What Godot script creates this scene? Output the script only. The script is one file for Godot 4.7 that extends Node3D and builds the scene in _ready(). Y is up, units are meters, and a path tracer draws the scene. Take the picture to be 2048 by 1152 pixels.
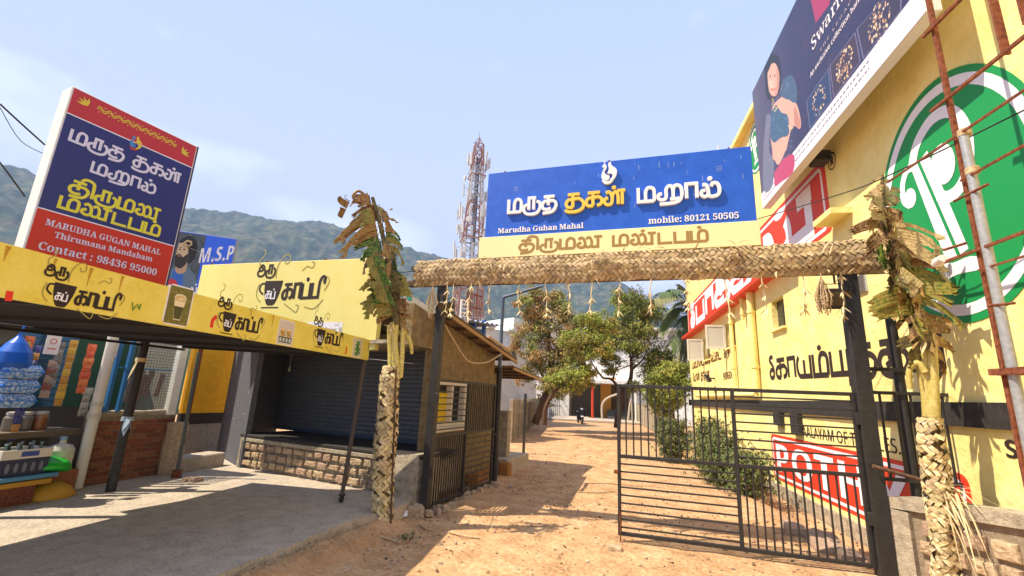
extends Node3D
# ---------------------------------------------------------------- camera maths
const FPX := 900.0
const GY := -0.2            # level of the dirt yard; the concrete forecourt is level 0
var cam_r: Vector3
var cam_u: Vector3
var cam_d: Vector3
var cam_o := Vector3(0, 1.6, 0)
var rng := RandomNumberGenerator.new()
var M := {}
var taken := {}

func setup_camera_axes():
	var p := deg_to_rad(13.3)
	var r := deg_to_rad(2.6)
	var y := deg_to_rad(10.0)
	var d := Vector3(0, sin(p), -cos(p))
	var u0 := Vector3(0, cos(p), sin(p))
	var r0 := Vector3(1, 0, 0)
	cam_r = (r0 * cos(r) + u0 * sin(r)).rotated(Vector3.UP, y)
	cam_u = (-r0 * sin(r) + u0 * cos(r)).rotated(Vector3.UP, y)
	cam_d = d.rotated(Vector3.UP, y)

func ray(px: float, py: float) -> Vector3:
	return cam_r * ((px - 1024.0) / FPX) + cam_u * ((576.0 - py) / FPX) + cam_d

func on_y(px: float, py: float, h := 0.0) -> Vector3:
	var d := ray(px, py)
	return cam_o + d * ((h - cam_o.y) / d.y)

func at_depth(px: float, py: float, dist: float) -> Vector3:   # dist: horizontal metres from the camera
	var d := ray(px, py)
	return cam_o + d * (dist / Vector2(d.x, d.z).length())

# a frame: x along a wall (to the right as one faces it), y up, z out of the wall
func frame(a: Vector3, b: Vector3) -> Transform3D:
	var t := b - a
	t.y = 0
	t = t.normalized()
	return Transform3D(Basis(t, Vector3.UP, t.cross(Vector3.UP)), a)

func hit(fr: Transform3D, px: float, py: float, off := 0.0) -> Vector3:   # local coordinates on the frame's plane
	var d := ray(px, py)
	var n := fr.basis.z
	var o := fr.origin + n * off
	var w := cam_o + d * ((o - cam_o).dot(n) / d.dot(n))
	return fr.affine_inverse() * w

func uv(fr: Transform3D, px: float, py: float, off := 0.0) -> Vector2:
	var h := hit(fr, px, py, off)
	return Vector2(h.x, h.y)

func uvs(fr: Transform3D, a: Array, off := 0.0) -> PackedVector2Array:
	var o := PackedVector2Array()
	for i in range(0, a.size(), 2):
		o.append(uv(fr, a[i], a[i + 1], off))
	return o

func moved(fr: Transform3D, x := 0.0, y := 0.0, z := 0.0) -> Transform3D:
	return Transform3D(fr.basis, fr * Vector3(x, y, z))

# ---------------------------------------------------------------- shapes
func mb() -> SurfaceTool:
	var st := SurfaceTool.new()
	st.begin(Mesh.PRIMITIVE_TRIANGLES)
	return st

func tri(st: SurfaceTool, a: Vector3, b: Vector3, c: Vector3):
	var n := (c - a).cross(b - a)
	if n.length_squared() < 1e-16: return
	n = n.normalized()
	for p in [a, b, c]:
		st.set_normal(n); st.add_vertex(p)

func quad(st: SurfaceTool, a: Vector3, b: Vector3, c: Vector3, d: Vector3):
	tri(st, a, b, c); tri(st, a, c, d)

# hexahedron from bottom ring p[0..3] and top ring p[4..7] (rings counter-clockwise from above)
func hexa(st: SurfaceTool, p: Array):
	quad(st, p[0], p[1], p[2], p[3])
	quad(st, p[7], p[6], p[5], p[4])
	for i in 4:
		var j := (i + 1) % 4
		quad(st, p[i], p[i + 4], p[j + 4], p[j])

func box(st: SurfaceTool, c: Vector3, s: Vector3, b := Basis.IDENTITY):
	var h := s * 0.5
	var x := b.x * h.x
	var y := b.y * h.y
	var z := b.z * h.z
	hexa(st, [c - x - y + z, c + x - y + z, c + x - y - z, c - x - y - z, c - x + y + z, c + x + y + z, c + x + y - z, c - x + y - z])

# box with chamfered edges
func cbox(st: SurfaceTool, c: Vector3, s: Vector3, ch := 0.01, b := Basis.IDENTITY):
	var h := s * 0.5
	ch = min(ch, min(h.x, min(h.y, h.z)) * 0.8)
	var P := func(sx, sy, sz, ax):
		var v := Vector3(sx * h.x, sy * h.y, sz * h.z)
		if ax != 0: v.x -= sx * ch
		if ax != 1: v.y -= sy * ch
		if ax != 2: v.z -= sz * ch
		return c + b * v
	var out := func(a, b2, c2, d, n):
		if (c2 - a).cross(b2 - a).dot(n) < 0: quad(st, a, d, c2, b2)
		else: quad(st, a, b2, c2, d)
	for s1 in [-1, 1]:
		out.call(P.call(s1, -1, -1, 0), P.call(s1, 1, -1, 0), P.call(s1, 1, 1, 0), P.call(s1, -1, 1, 0), b.x * s1)
		out.call(P.call(-1, s1, -1, 1), P.call(1, s1, -1, 1), P.call(1, s1, 1, 1), P.call(-1, s1, 1, 1), b.y * s1)
		out.call(P.call(-1, -1, s1, 2), P.call(1, -1, s1, 2), P.call(1, 1, s1, 2), P.call(-1, 1, s1, 2), b.z * s1)
	for s1 in [-1, 1]:
		for s2 in [-1, 1]:
			out.call(P.call(s1, s2, -1, 0), P.call(s1, s2, 1, 0), P.call(s1, s2, 1, 1), P.call(s1, s2, -1, 1), b.x * s1 + b.y * s2)
			out.call(P.call(s1, -1, s2, 0), P.call(s1, 1, s2, 0), P.call(s1, 1, s2, 2), P.call(s1, -1, s2, 2), b.x * s1 + b.z * s2)
			out.call(P.call(-1, s1, s2, 1), P.call(1, s1, s2, 1), P.call(1, s1, s2, 2), P.call(-1, s1, s2, 2), b.y * s1 + b.z * s2)
	for s1 in [-1, 1]:
		for s2 in [-1, 1]:
			for s3 in [-1, 1]:
				var a: Vector3 = P.call(s1, s2, s3, 0)
				var b2: Vector3 = P.call(s1, s2, s3, 1)
				var c2: Vector3 = P.call(s1, s2, s3, 2)
				if (c2 - a).cross(b2 - a).dot(b * Vector3(s1, s2, s3)) < 0: tri(st, a, c2, b2)
				else: tri(st, a, b2, c2)

func look(d: Vector3, hint := Vector3.UP) -> Basis:   # basis whose z runs along d
	var z := d.normalized()
	if abs(z.dot(hint)) > 0.98: hint = Vector3(1, 0, 0) if abs(z.x) < 0.9 else Vector3(0, 0, 1)
	var x := hint.cross(z).normalized()
	return Basis(x, z.cross(x), z)

func bar(st: SurfaceTool, a: Vector3, b: Vector3, w: float, h := -1.0, hint := Vector3.UP):
	if h < 0: h = w
	box(st, (a + b) * 0.5, Vector3(w, h, a.distance_to(b)), look(b - a, hint))

func tube(st: SurfaceTool, pts: Array, radii, n := 10, cap := true):
	var rings := []
	var norms := []
	var prev := Vector3.UP
	for i in pts.size():
		var d: Vector3
		if i == 0: d = pts[1] - pts[0]
		elif i == pts.size() - 1: d = pts[i] - pts[i - 1]
		else: d = (pts[i + 1] - pts[i]).normalized() + (pts[i] - pts[i - 1]).normalized()
		var B := look(d, prev) if i > 0 else look(d)
		if i > 0:
			var zz := d.normalized()
			var xx := (prev - zz * prev.dot(zz)).normalized()
			B = Basis(xx, zz.cross(xx), zz)
		prev = B.x
		var r: float = radii[i] if radii is Array else radii
		var ring := []
		var nr := []
		for k in n:
			var a := TAU * k / n
			var v: Vector3 = B.x * cos(a) + B.y * sin(a)
			nr.append(v); ring.append(pts[i] + v * r)
		rings.append(ring); norms.append(nr)
	for i in rings.size() - 1:
		for k in n:
			var j := (k + 1) % n
			var q := [[i, k], [i, j], [i + 1, j], [i, k], [i + 1, j], [i + 1, k]]
			for e in [q[0], q[2], q[1], q[3], q[5], q[4]]:
				st.set_normal(norms[e[0]][e[1]]); st.add_vertex(rings[e[0]][e[1]])
	if cap:
		for k in range(1, n - 1):
			tri(st, rings[0][0], rings[0][k], rings[0][k + 1])
			var l: Array = rings[-1]
			tri(st, l[0], l[k + 1], l[k])

func lathe(st: SurfaceTool, base: Vector3, prof: Array, n := 16, b := Basis.IDENTITY):   # prof: [radius, height] pairs
	var pts := []
	for i in prof.size():
		var ring := []
		for k in n + 1:
			var a := TAU * k / n
			ring.append(base + b * Vector3(cos(a) * prof[i][0], prof[i][1], sin(a) * prof[i][0]))
		pts.append(ring)
	for i in prof.size() - 1:
		var dr: float = prof[i + 1][0] - prof[i][0]
		var dh: float = prof[i + 1][1] - prof[i][1]
		for k in n:
			var N := []
			for a in [TAU * k / n, TAU * (k + 1) / n]:
				N.append((b * Vector3(cos(a) * dh, -dr, sin(a) * dh)).normalized())
			for e in [[i, k, 0], [i + 1, k + 1, 1], [i + 1, k, 0], [i, k, 0], [i, k + 1, 1], [i + 1, k + 1, 1]]:
				st.set_normal(N[e[2]]); st.add_vertex(pts[e[0]][e[1]])

# a flat outline in x,y between z0 and z1
func prism(st: SurfaceTool, poly: PackedVector2Array, z0: float, z1: float):
	if Geometry2D.is_polygon_clockwise(poly): poly.reverse()
	var ix := Geometry2D.triangulate_polygon(poly)
	for i in range(0, ix.size(), 3):
		var a := poly[ix[i]]
		var b := poly[ix[i + 1]]
		var c := poly[ix[i + 2]]
		if (b - a).cross(c - a) < 0:
			var q := b
			b = c; c = q
		tri(st, Vector3(a.x, a.y, z1), Vector3(c.x, c.y, z1), Vector3(b.x, b.y, z1))
		if z1 - z0 > 0.001: tri(st, Vector3(a.x, a.y, z0), Vector3(b.x, b.y, z0), Vector3(c.x, c.y, z0))
	if z1 - z0 > 0.001:
		for i in poly.size():
			var a := poly[i]
			var b := poly[(i + 1) % poly.size()]
			quad(st, Vector3(a.x, a.y, z0), Vector3(a.x, a.y, z1), Vector3(b.x, b.y, z1), Vector3(b.x, b.y, z0))

func sheet(st: SurfaceTool, poly: PackedVector2Array, z: float):   # single painted face
	prism(st, poly, z, z)

func ellipse(c: Vector2, rx: float, ry: float, n := 40) -> PackedVector2Array:
	var o := PackedVector2Array()
	for k in n: o.append(c + Vector2(cos(TAU * k / n) * rx, sin(TAU * k / n) * ry))
	return o

func rect(x0, y0, x1, y1) -> PackedVector2Array:
	return PackedVector2Array([Vector2(x0, y0), Vector2(x1, y0), Vector2(x1, y1), Vector2(x0, y1)])

func smooth2(pts: PackedVector2Array, sub := 5) -> PackedVector2Array:
	var o := PackedVector2Array()
	var n := pts.size()
	for i in n - 1:
		var p0 := pts[max(i - 1, 0)]
		var p3 := pts[min(i + 2, n - 1)]
		for k in sub: o.append(pts[i].cubic_interpolate(pts[i + 1], p0, p3, float(k) / sub))
	o.append(pts[n - 1])
	return o

func smooth3(pts: Array, sub := 4) -> Array:
	var o := []
	var n := pts.size()
	for i in n - 1:
		for k in sub: o.append(pts[i].cubic_interpolate(pts[i + 1], pts[max(i - 1, 0)], pts[min(i + 2, n - 1)], float(k) / sub))
	o.append(pts[n - 1])
	return o

# a pen stroke: a ribbon of even width along a line, flat (z0 == z1) or raised
func stroke(st: SurfaceTool, pts: PackedVector2Array, w: float, z0: float, z1: float, closed := false):
	var n := pts.size()
	var L := []
	var R := []
	for i in n:
		var a := pts[i - 1] if i > 0 else (pts[n - 2] if closed else pts[0])
		var c := pts[i + 1] if i < n - 1 else (pts[1] if closed else pts[n - 1])
		var d1 := (pts[i] - a).normalized()
		var d2 := (c - pts[i]).normalized()
		if d1.length() < 0.5: d1 = d2
		if d2.length() < 0.5: d2 = d1
		var nn := (Vector2(-d1.y, d1.x) + Vector2(-d2.y, d2.x))
		if nn.length() < 0.01: nn = Vector2(-d1.y, d1.x)
		nn = nn.normalized()
		var k: float = 1.0 / max(0.55, nn.dot(Vector2(-d1.y, d1.x)))
		L.append(pts[i] + nn * w * 0.5 * k)
		R.append(pts[i] - nn * w * 0.5 * k)
	for i in n - 1:
		var a := Vector3(L[i].x, L[i].y, z1)
		var b := Vector3(L[i + 1].x, L[i + 1].y, z1)
		var c := Vector3(R[i + 1].x, R[i + 1].y, z1)
		var d := Vector3(R[i].x, R[i].y, z1)
		quad(st, a, b, c, d)
		if z1 - z0 > 0.001:
			var dz := Vector3(0, 0, z0 - z1)
			quad(st, a + dz, b + dz, b, a); quad(st, d, c, c + dz, d + dz)
			if i == 0: quad(st, a + dz, a, d, d + dz)
			if i == n - 2: quad(st, b, b + dz, c + dz, c)

# ---------------------------------------------------------------- things and parts
func numbered(called: String) -> String:
	if not taken.has(called):
		taken[called] = 0
		return called
	taken[called] += 1
	return "%s_%03d" % [called, taken[called]]

func thing(called: String, label: String, category: String, xf := Transform3D.IDENTITY, group := "") -> Node3D:
	var o := Node3D.new()
	o.name = numbered(called)
	add_child(o)
	o.transform = xf
	o.set_meta("label", label); o.set_meta("category", category)
	if group: o.set_meta("group", group)
	return o

func part(parent: Node, called: String, st, m: Material, xf := Transform3D.IDENTITY) -> MeshInstance3D:
	var o := MeshInstance3D.new()
	o.name = called
	if st is SurfaceTool:
		o.mesh = st.commit()
	else:
		o.mesh = st
	o.material_override = m
	o.transform = xf
	parent.add_child(o, true)
	return o

func solo(called: String, st, m: Material, label: String, category: String, xf := Transform3D.IDENTITY, group := "") -> MeshInstance3D:
	var o := MeshInstance3D.new()
	o.name = numbered(called)
	o.mesh = st.commit() if st is SurfaceTool else st
	o.material_override = m
	o.transform = xf
	add_child(o)
	o.set_meta("label", label); o.set_meta("category", category)
	if group: o.set_meta("group", group)
	return o

func setting(called: String, st, m: Material) -> MeshInstance3D:
	var o := MeshInstance3D.new()
	o.name = numbered(called)
	o.mesh = st.commit() if st is SurfaceTool else st
	o.material_override = m
	add_child(o)
	o.set_meta("kind", "structure")
	return o

func many(parent: Node, called: String, mesh: Mesh, m: Material, xfs: Array, cols = null) -> MultiMeshInstance3D:
	var mm := MultiMesh.new()
	mm.transform_format = MultiMesh.TRANSFORM_3D
	mm.use_colors = cols != null
	mm.mesh = mesh
	mm.instance_count = xfs.size()
	for i in xfs.size():
		mm.set_instance_transform(i, xfs[i])
		if cols != null: mm.set_instance_color(i, cols[i])
	var o := MultiMeshInstance3D.new()
	o.name = called if parent != self else numbered(called)
	o.multimesh = mm
	o.material_override = m
	parent.add_child(o, true)
	o.set_meta("kind", "stuff")
	return o

func copy(o: Node3D, label := "", group := "") -> Node3D:
	var c: Node3D = o.duplicate()
	var nm := String(o.name)
	if nm.length() > 4 and nm[-4] == "_" and nm.right(3).is_valid_int(): nm = nm.left(-4)
	c.name = numbered(nm)
	add_child(c)
	if label: c.set_meta("label", label)
	if group: c.set_meta("group", group)
	return c

# ---------------------------------------------------------------- materials
var noise_cache := {}
func noise_bytes(sz: int, freq: float, oct: int, sd: int, kind := 0) -> PackedByteArray:
	var key := "%d_%f_%d_%d_%d" % [sz, freq, oct, sd, kind]
	if not noise_cache.has(key):
		var n := FastNoiseLite.new()
		n.seed = sd
		n.frequency = freq
		n.noise_type = FastNoiseLite.TYPE_SIMPLEX_SMOOTH if kind == 0 else FastNoiseLite.TYPE_CELLULAR
		n.fractal_type = FastNoiseLite.FRACTAL_FBM
		n.fractal_octaves = oct
		n.fractal_gain = 0.55
		var im := n.get_seamless_image(sz, sz)
		im.convert(Image.FORMAT_L8)
		noise_cache[key] = im.get_data()
	return noise_cache[key]

func mat(c: Color, rough := 0.8, metal := 0.0) -> StandardMaterial3D:
	var m := StandardMaterial3D.new()
	m.albedo_color = c
	m.roughness = rough
	m.metallic = metal
	return m

# two to four tones mixed by coarse and fine noise, laid over the surface from three sides
var grit_cache := {}
func grit(tones: Array, metres: float, rough := 0.85, bump := 0.0, contrast := 1.6, sd := 1, fine := 0.35) -> StandardMaterial3D:
	var key := str([tones, metres, rough, bump, contrast, sd, fine])
	if grit_cache.has(key): return grit_cache[key]
	var sz := 512
	var a := noise_bytes(sz, 0.012, 5, sd % 9)
	var b := noise_bytes(sz, 0.08, 3, sd % 5 + 40)
	var lut := []
	for i in 256:
		var t: float = clampf((i / 255.0 - 0.5) * contrast + 0.5, 0, 0.9999) * (tones.size() - 1)
		var k := int(t)
		lut.append((tones[k] as Color).lerp(tones[k + 1], t - k))
	var out := PackedByteArray()
	out.resize(sz * sz * 3)
	var fi := 1.0 - fine
	for i in sz * sz:
		var c: Color = lut[int(a[i] * fi + b[i] * fine)]
		out[i * 3] = c.r8
		out[i * 3 + 1] = c.g8
		out[i * 3 + 2] = c.b8
	var m := StandardMaterial3D.new()
	m.albedo_texture = ImageTexture.create_from_image(Image.create_from_data(sz, sz, false, Image.FORMAT_RGB8, out))
	m.roughness = rough
	m.uv1_triplanar = true
	m.uv1_world_triplanar = true
	m.uv1_scale = Vector3.ONE / metres
	if bump > 0:
		m.normal_enabled = true
		m.normal_scale = bump
		m.normal_texture = bump_tex()
	grit_cache[key] = m
	return m

var bump_cache: Texture2D
func bump_tex() -> Texture2D:
	if bump_cache == null:
		var d := noise_bytes(512, 0.05, 5, 77)
		var im := Image.create_from_data(512, 512, false, Image.FORMAT_L8, d)
		im.convert(Image.FORMAT_RGBA8)
		im.bump_map_to_normal_map(6.0)
		bump_cache = ImageTexture.create_from_image(im)
	return bump_cache

func hexc(s: String) -> Color: return Color.html(s)
func two(s: String, f := 0.12) -> Array:
	var c := Color.html(s)
	return [c.darkened(f), c, c.lightened(f * 0.6)]

# ---------------------------------------------------------------- lettering
# Tamil letters as pen strokes on a body ten units high: [advance, [curved, x, y, x, y ...], ...]
var TA := {
	"ma": [11, [0, 0, 10, 0, 0, 9, 0], [1, 4.2, 0, 4.2, 6.5, 5.4, 9.4, 7.4, 9.6, 9, 7.5, 9, 0]],
	"pa": [9.5, [0, 0, 10, 0, 0, 7.5, 0, 7.5, 10]],
	"pi": [12.5, [0, 0, 10, 0, 0, 6.4, 0, 6.4, 7], [1, 6.4, 6.4, 6.8, 11, 9, 13.8, 11.4, 12.8, 11, 9]],
	"aa": [8, [0, 0.4, 0, 0.4, 10, 6, 10, 6, 0]],
	"ra": [9, [0, 0.4, 0, 0.4, 10, 7, 10, 7, 0.5, 4.6, -3]],
	"ru": [13, [1, 3, 5, 0.6, 4, 0, 1.5, 1.5, -1.6, 5.5, -2.6, 9.5, -1.6, 11.5, 2, 11, 6, 9, 7], [0, 3.6, 1, 3.6, 10, 8.4, 10], [0, 7, 10, 7, 1]],
	"tha": [11, [0, 1, 10, 8.4, 10], [0, 4.2, 10, 4.2, 3.5], [1, 4.2, 6.4, 1.6, 6.4, 0, 4, 0.8, 1, 3.4, 0.2, 6, 1], [1, 4.2, 6.4, 7.5, 6.6, 9.5, 4.5, 9, 1, 6.5, -1.8, 0.5, -2.6]],
	"thi": [14, [0, 1, 10, 8, 10], [0, 4.2, 10, 4.2, 3.5], [1, 4.2, 6.4, 1.6, 6.4, 0, 4, 0.8, 1, 3.4, 0.2, 6, 1], [1, 4.2, 6.4, 7.5, 6.6, 9.5, 4.5, 9, 1, 6.5, -1.8, 0.5, -2.6], [1, 5, 11.4, 7, 13.8, 10.5, 13.4, 12, 10.5, 12, 0]],
	"thu": [13, [0, 1, 10, 8.4, 10], [0, 4.2, 10, 4.2, 4], [1, 4.2, 6.6, 1.4, 6.4, 0, 3, 1.4, -0.6, 5, -1.6, 9, 0, 10.4, 3.4, 9, 6.6, 6, 6.8], [1, 2.6, 1.6, 5, 3, 7.4, 1.6]],
	"ka": [11, [0, 1, 10, 8.4, 10], [0, 4.2, 10, 4.2, 0.4], [1, 4.2, 6, 1.6, 6, 0, 3.6, 0.8, 0.8, 3, 0.2, 4.2, 0.4], [1, 4.2, 6.2, 7.5, 6.6, 9.6, 4.6, 9, 1.4, 6.6, 0.4]],
	"ku": [12.5, [0, 1, 10, 8.4, 10], [0, 4.2, 10, 4.2, 0.4], [1, 4.2, 6, 1.6, 6, 0, 3.6, 0.8, 0.8, 3, 0.2, 4.2, 0.4], [1, 4.2, 6.2, 8, 6.6, 10.8, 3.4, 10.4, -0.6, 6.8, -2.9, 1.5, -2.9, -0.6, -1.4]],
	"na": [13.5, [1, 2.4, 5.2, 0.6, 4.4, 0.2, 2, 1.8, 0.2, 4, 0.6, 4.8, 3, 4.6, 6.5, 3.2, 9.4, 1, 9], [1, 4.8, 3, 5.2, 7, 6.6, 9.2, 8, 8, 8.4, 4, 8.4, 0.2], [0, 8, 10, 12.6, 10], [0, 10.8, 10, 10.8, 0]],
	"nna": [17, [1, 2.4, 4.6, 0.6, 4, 0.2, 1.8, 1.8, 0.2, 4, 0.6, 4.8, 3, 4.4, 7, 2.6, 9.6, 0.6, 8], [1, 4.8, 3, 5.4, 0.8, 7, 0.2, 8.6, 1.6, 9, 4.4, 8.4, 8, 7, 9.6, 5.4, 8], [0, 8.8, 0.3, 12.8, 0.3, 12.8, 10], [0, 10.4, 10, 15.4, 10]],
	"ta": [9.5, [0, 0, 10, 0, 0, 8, 0]],
	"la": [12, [1, 2.6, 4.4, 0.8, 4.2, 0.2, 2, 1.6, 0.2, 3.6, 1, 4, 4, 3.2, 8, 1.2, 8.6], [1, 4, 3, 4.6, 0.4, 7, 0, 9.4, 1.4, 10, 5, 9, 8.6, 6.6, 9.2, 5.8, 7]],
	"ha": [15.5, [1, 2.4, 4.6, 0.6, 4, 0.2, 1.8, 1.8, 0.2, 4, 0.6, 4.8, 3, 4.8, 7.5, 6.6, 9.8, 8.4, 8, 8.6, 0.4], [1, 8.6, 5, 9.2, 9, 11.2, 9.8, 13, 8, 13.4, 3, 12, -1, 8, -2.6, 1, -2.8], [0, 6.8, 0.3, 12.6, 0.3]],
	"o": [11, [1, 5.2, 6.8, 3.6, 8.6, 1.6, 7.6, 1.6, 5.2, 3.8, 4.4, 6, 5.4, 7.6, 8, 5.4, 10.2, 2.6, 10], [1, 1.6, 5.2, 0, 2.6, 1.4, -0.4, 5, -1, 8.4, 0.4, 9.4, 3.6, 8, 6.4]],
	"ya": [12, [1, 1.6, 10, 0.2, 7, 0.2, 3, 1.6, 0.3, 4, 0.1], [0, 3.6, 0, 10, 0, 10, 10], [0, 5.4, 8, 5.4, 0]],
	"ee": [7.5, [1, 4.6, 4.6, 2.6, 5, 1, 3.2, 1.6, 0.6, 3.6, 0.2, 5, 2, 4.8, 6, 3, 8.6, 1.4, 10.5, 2.4, 12.4, 4.8, 12.2]],
	"pu": [12, [0, 0, 10, 0, 0, 9.4, 0], [0, 6, 10, 6, 0], [0, 9.4, 10, 9.4, -5]],
	"sa": [16, [1, 2.6, 4.4, 0.8, 4.2, 0.2, 2, 1.6, 0.2, 3.6, 1, 4, 4, 3.2, 8, 1.2, 8.6], [1, 4, 3, 4.6, 0.4, 7, 0, 8.8, 2, 9, 6, 8.4, 9], [0, 8.8, 0.3, 14, 0.3, 14, 10], [0, 11.6, 10, 15, 10]],
	"-": [6],
	".": [0],
}

func tamil_width(keys: Array) -> float:
	var w := 0.0
	for k in keys: w += TA[k][0]
	return w

# a line of letters from p0 to p1 (baseline); per_letter makes each letter a part of its own
func tamil(parent: Node, m: Material, keys: Array, p0: Vector2, p1: Vector2, h: float, z0: float, z1: float, pen := 1.6, per_letter := false, called := "lettering"):
	var W := tamil_width(keys)
	var sx := p0.distance_to(p1) / W
	var sy := h / 10.0
	var dirx := (p1 - p0).normalized()
	var diry := Vector2(0, 1)
	var pos := 0.0
	var st := mb()
	var zi := 0
	var last_start := 0.0
	for k in keys:
		var g: Array = TA[k]
		var cx := pos
		if k == ".":
			var c := p0 + dirx * (last_start * sx) + diry * (12.6 * sy)
			prism(st, ellipse(c, 0.95 * sx * pen / 1.6 * 1.15, 0.95 * sy * pen / 1.6 * 1.15, 12), z0, z1 + 0.0002)
			if per_letter:
				part(parent, "letter_dot", st, m)
				st = mb()
		for s in range(1, g.size()):
			var a: Array = g[s]
			var pts := PackedVector2Array()
			for i in range(1, a.size(), 2):
				pts.append(p0 + dirx * ((cx + a[i]) * sx) + diry * (a[i + 1] * sy))
			if a[0] == 1: pts = smooth2(pts, 4)
			zi += 1
			stroke(st, pts, pen * (sx + sy) * 0.5, z0, z1 + 0.0004 * (zi % 6))
		pos += g[0]
		if g[0] > 0: last_start = pos - g[0] * 0.56
		if per_letter and g.size() > 1:
			var o := part(parent, "letter", st, m)
			st = mb()
	if not per_letter:
		part(parent, called, st, m)

func latin(parent: Node, m: Material, text: String, p0: Vector2, p1: Vector2, h: float, z: float, depth := 0.004, serif := false, bold := true, called := "lettering") -> MeshInstance3D:
	var t := TextMesh.new()
	var f := SystemFont.new()
	f.font_names = PackedStringArray(["Droid Serif" if serif else "Droid Sans"])
	f.font_weight = 700 if bold else 400
	t.font = f
	t.text = text
	t.font_size = 48
	t.pixel_size = 0.01
	t.curve_step = 2.0
	t.depth = 0.05
	t.horizontal_alignment = HORIZONTAL_ALIGNMENT_LEFT
	var bb := t.get_aabb()
	var cap := 0.34   # height of a capital at this size
	var sx := p0.distance_to(p1) / maxf(bb.size.x, 0.01)
	var sy := h / cap
	var d := (p1 - p0).normalized()
	var o := MeshInstance3D.new()
	o.name = called
	o.mesh = t
	o.material_override = m
	var low := 0.0
	var sz := depth / 0.05
	o.transform = Transform3D(Basis(Vector3(d.x, d.y, 0) * sx, Vector3(0, sy, 0), Vector3(0, 0, sz)), Vector3(p0.x, p0.y, z + depth * 0.5) - Vector3(d.x, d.y, 0) * sx * bb.position.x - Vector3(0, sy, 0) * text_base(t))
	parent.add_child(o, true)
	return o

var base_cache := {}
func text_base(t: TextMesh) -> float:   # where the baseline lies in the mesh, found from the letter H
	var key: String = t.font.font_names[0] + str(t.font.font_weight)
	if not base_cache.has(key):
		var q: TextMesh = t.duplicate()
		q.text = "H"
		base_cache[key] = q.get_aabb().position.y
	return base_cache[key]

# ---------------------------------------------------------------- pictures printed on panels
func cv_poly(im: Image, pts: PackedVector2Array, c: Color):
	var y0 := 1e9
	var y1 := -1e9
	for p in pts:
		y0 = min(y0, p.y); y1 = max(y1, p.y)
	for y in range(max(0, int(y0)), min(im.get_height() - 1, int(y1)) + 1):
		var xs := []
		for i in pts.size():
			var a := pts[i]
			var b := pts[(i + 1) % pts.size()]
			if (a.y <= y + 0.5) != (b.y <= y + 0.5): xs.append(a.x + (y + 0.5 - a.y) / (b.y - a.y) * (b.x - a.x))
		xs.sort()
		for i in range(0, xs.size() - 1, 2):
			var xa: int = max(0, int(round(xs[i])))
			var xb: int = min(im.get_width(), int(round(xs[i + 1])))
			if xb > xa: im.fill_rect(Rect2i(xa, y, xb - xa, 1), c)

func cv(im: Image, a: Array, c: Color, smooth := false):   # closed outline in pixels
	var p := PackedVector2Array()
	for i in range(0, a.size(), 2): p.append(Vector2(a[i], a[i + 1]))
	if smooth:
		p.append(p[0])
		p = smooth2(p, 5)
	cv_poly(im, p, c)

func cv_dot(im: Image, x: float, y: float, r: float, c: Color, ry := -1.0):
	cv_poly(im, ellipse(Vector2(x, y), r, ry if ry > 0 else r, 20), c)

func cv_line(im: Image, a: Array, w: float, c: Color, smooth := false):
	var p := PackedVector2Array()
	for i in range(0, a.size(), 2): p.append(Vector2(a[i], a[i + 1]))
	if smooth: p = smooth2(p, 5)
	for i in p.size() - 1:
		var n := (p[i + 1] - p[i]).normalized().orthogonal() * w * 0.5
		cv_poly(im, PackedVector2Array([p[i] + n, p[i + 1] + n, p[i + 1] - n, p[i] - n]), c)
		cv_dot(im, p[i + 1].x, p[i + 1].y, w * 0.5, c)

func picture(parent: Node, called: String, im: Image, p: PackedVector2Array, z: float, rough := 0.5) -> MeshInstance3D:   # p: corners bl, br, tr, tl
	var st := mb()
	var v := [Vector2(0, 1), Vector2(1, 1), Vector2(1, 0), Vector2(0, 0)]
	for i in [0, 2, 1, 0, 3, 2]:
		st.set_normal(Vector3(0, 0, 1)); st.set_uv(v[i]); st.add_vertex(Vector3(p[i].x, p[i].y, z))
	var m := StandardMaterial3D.new()
	m.albedo_texture = ImageTexture.create_from_image(im)
	m.roughness = rough
	return part(parent, called, st, m)

func corners(fr: Transform3D, a: Array, off := 0.0) -> PackedVector2Array: return uvs(fr, a, off)

# ---------------------------------------------------------------- the scene
var GATE: Transform3D
var WALL: Transform3D
var SHOP: Transform3D
var LEAF: Transform3D
var FASC: Transform3D
var KIR: Transform3D

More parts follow.
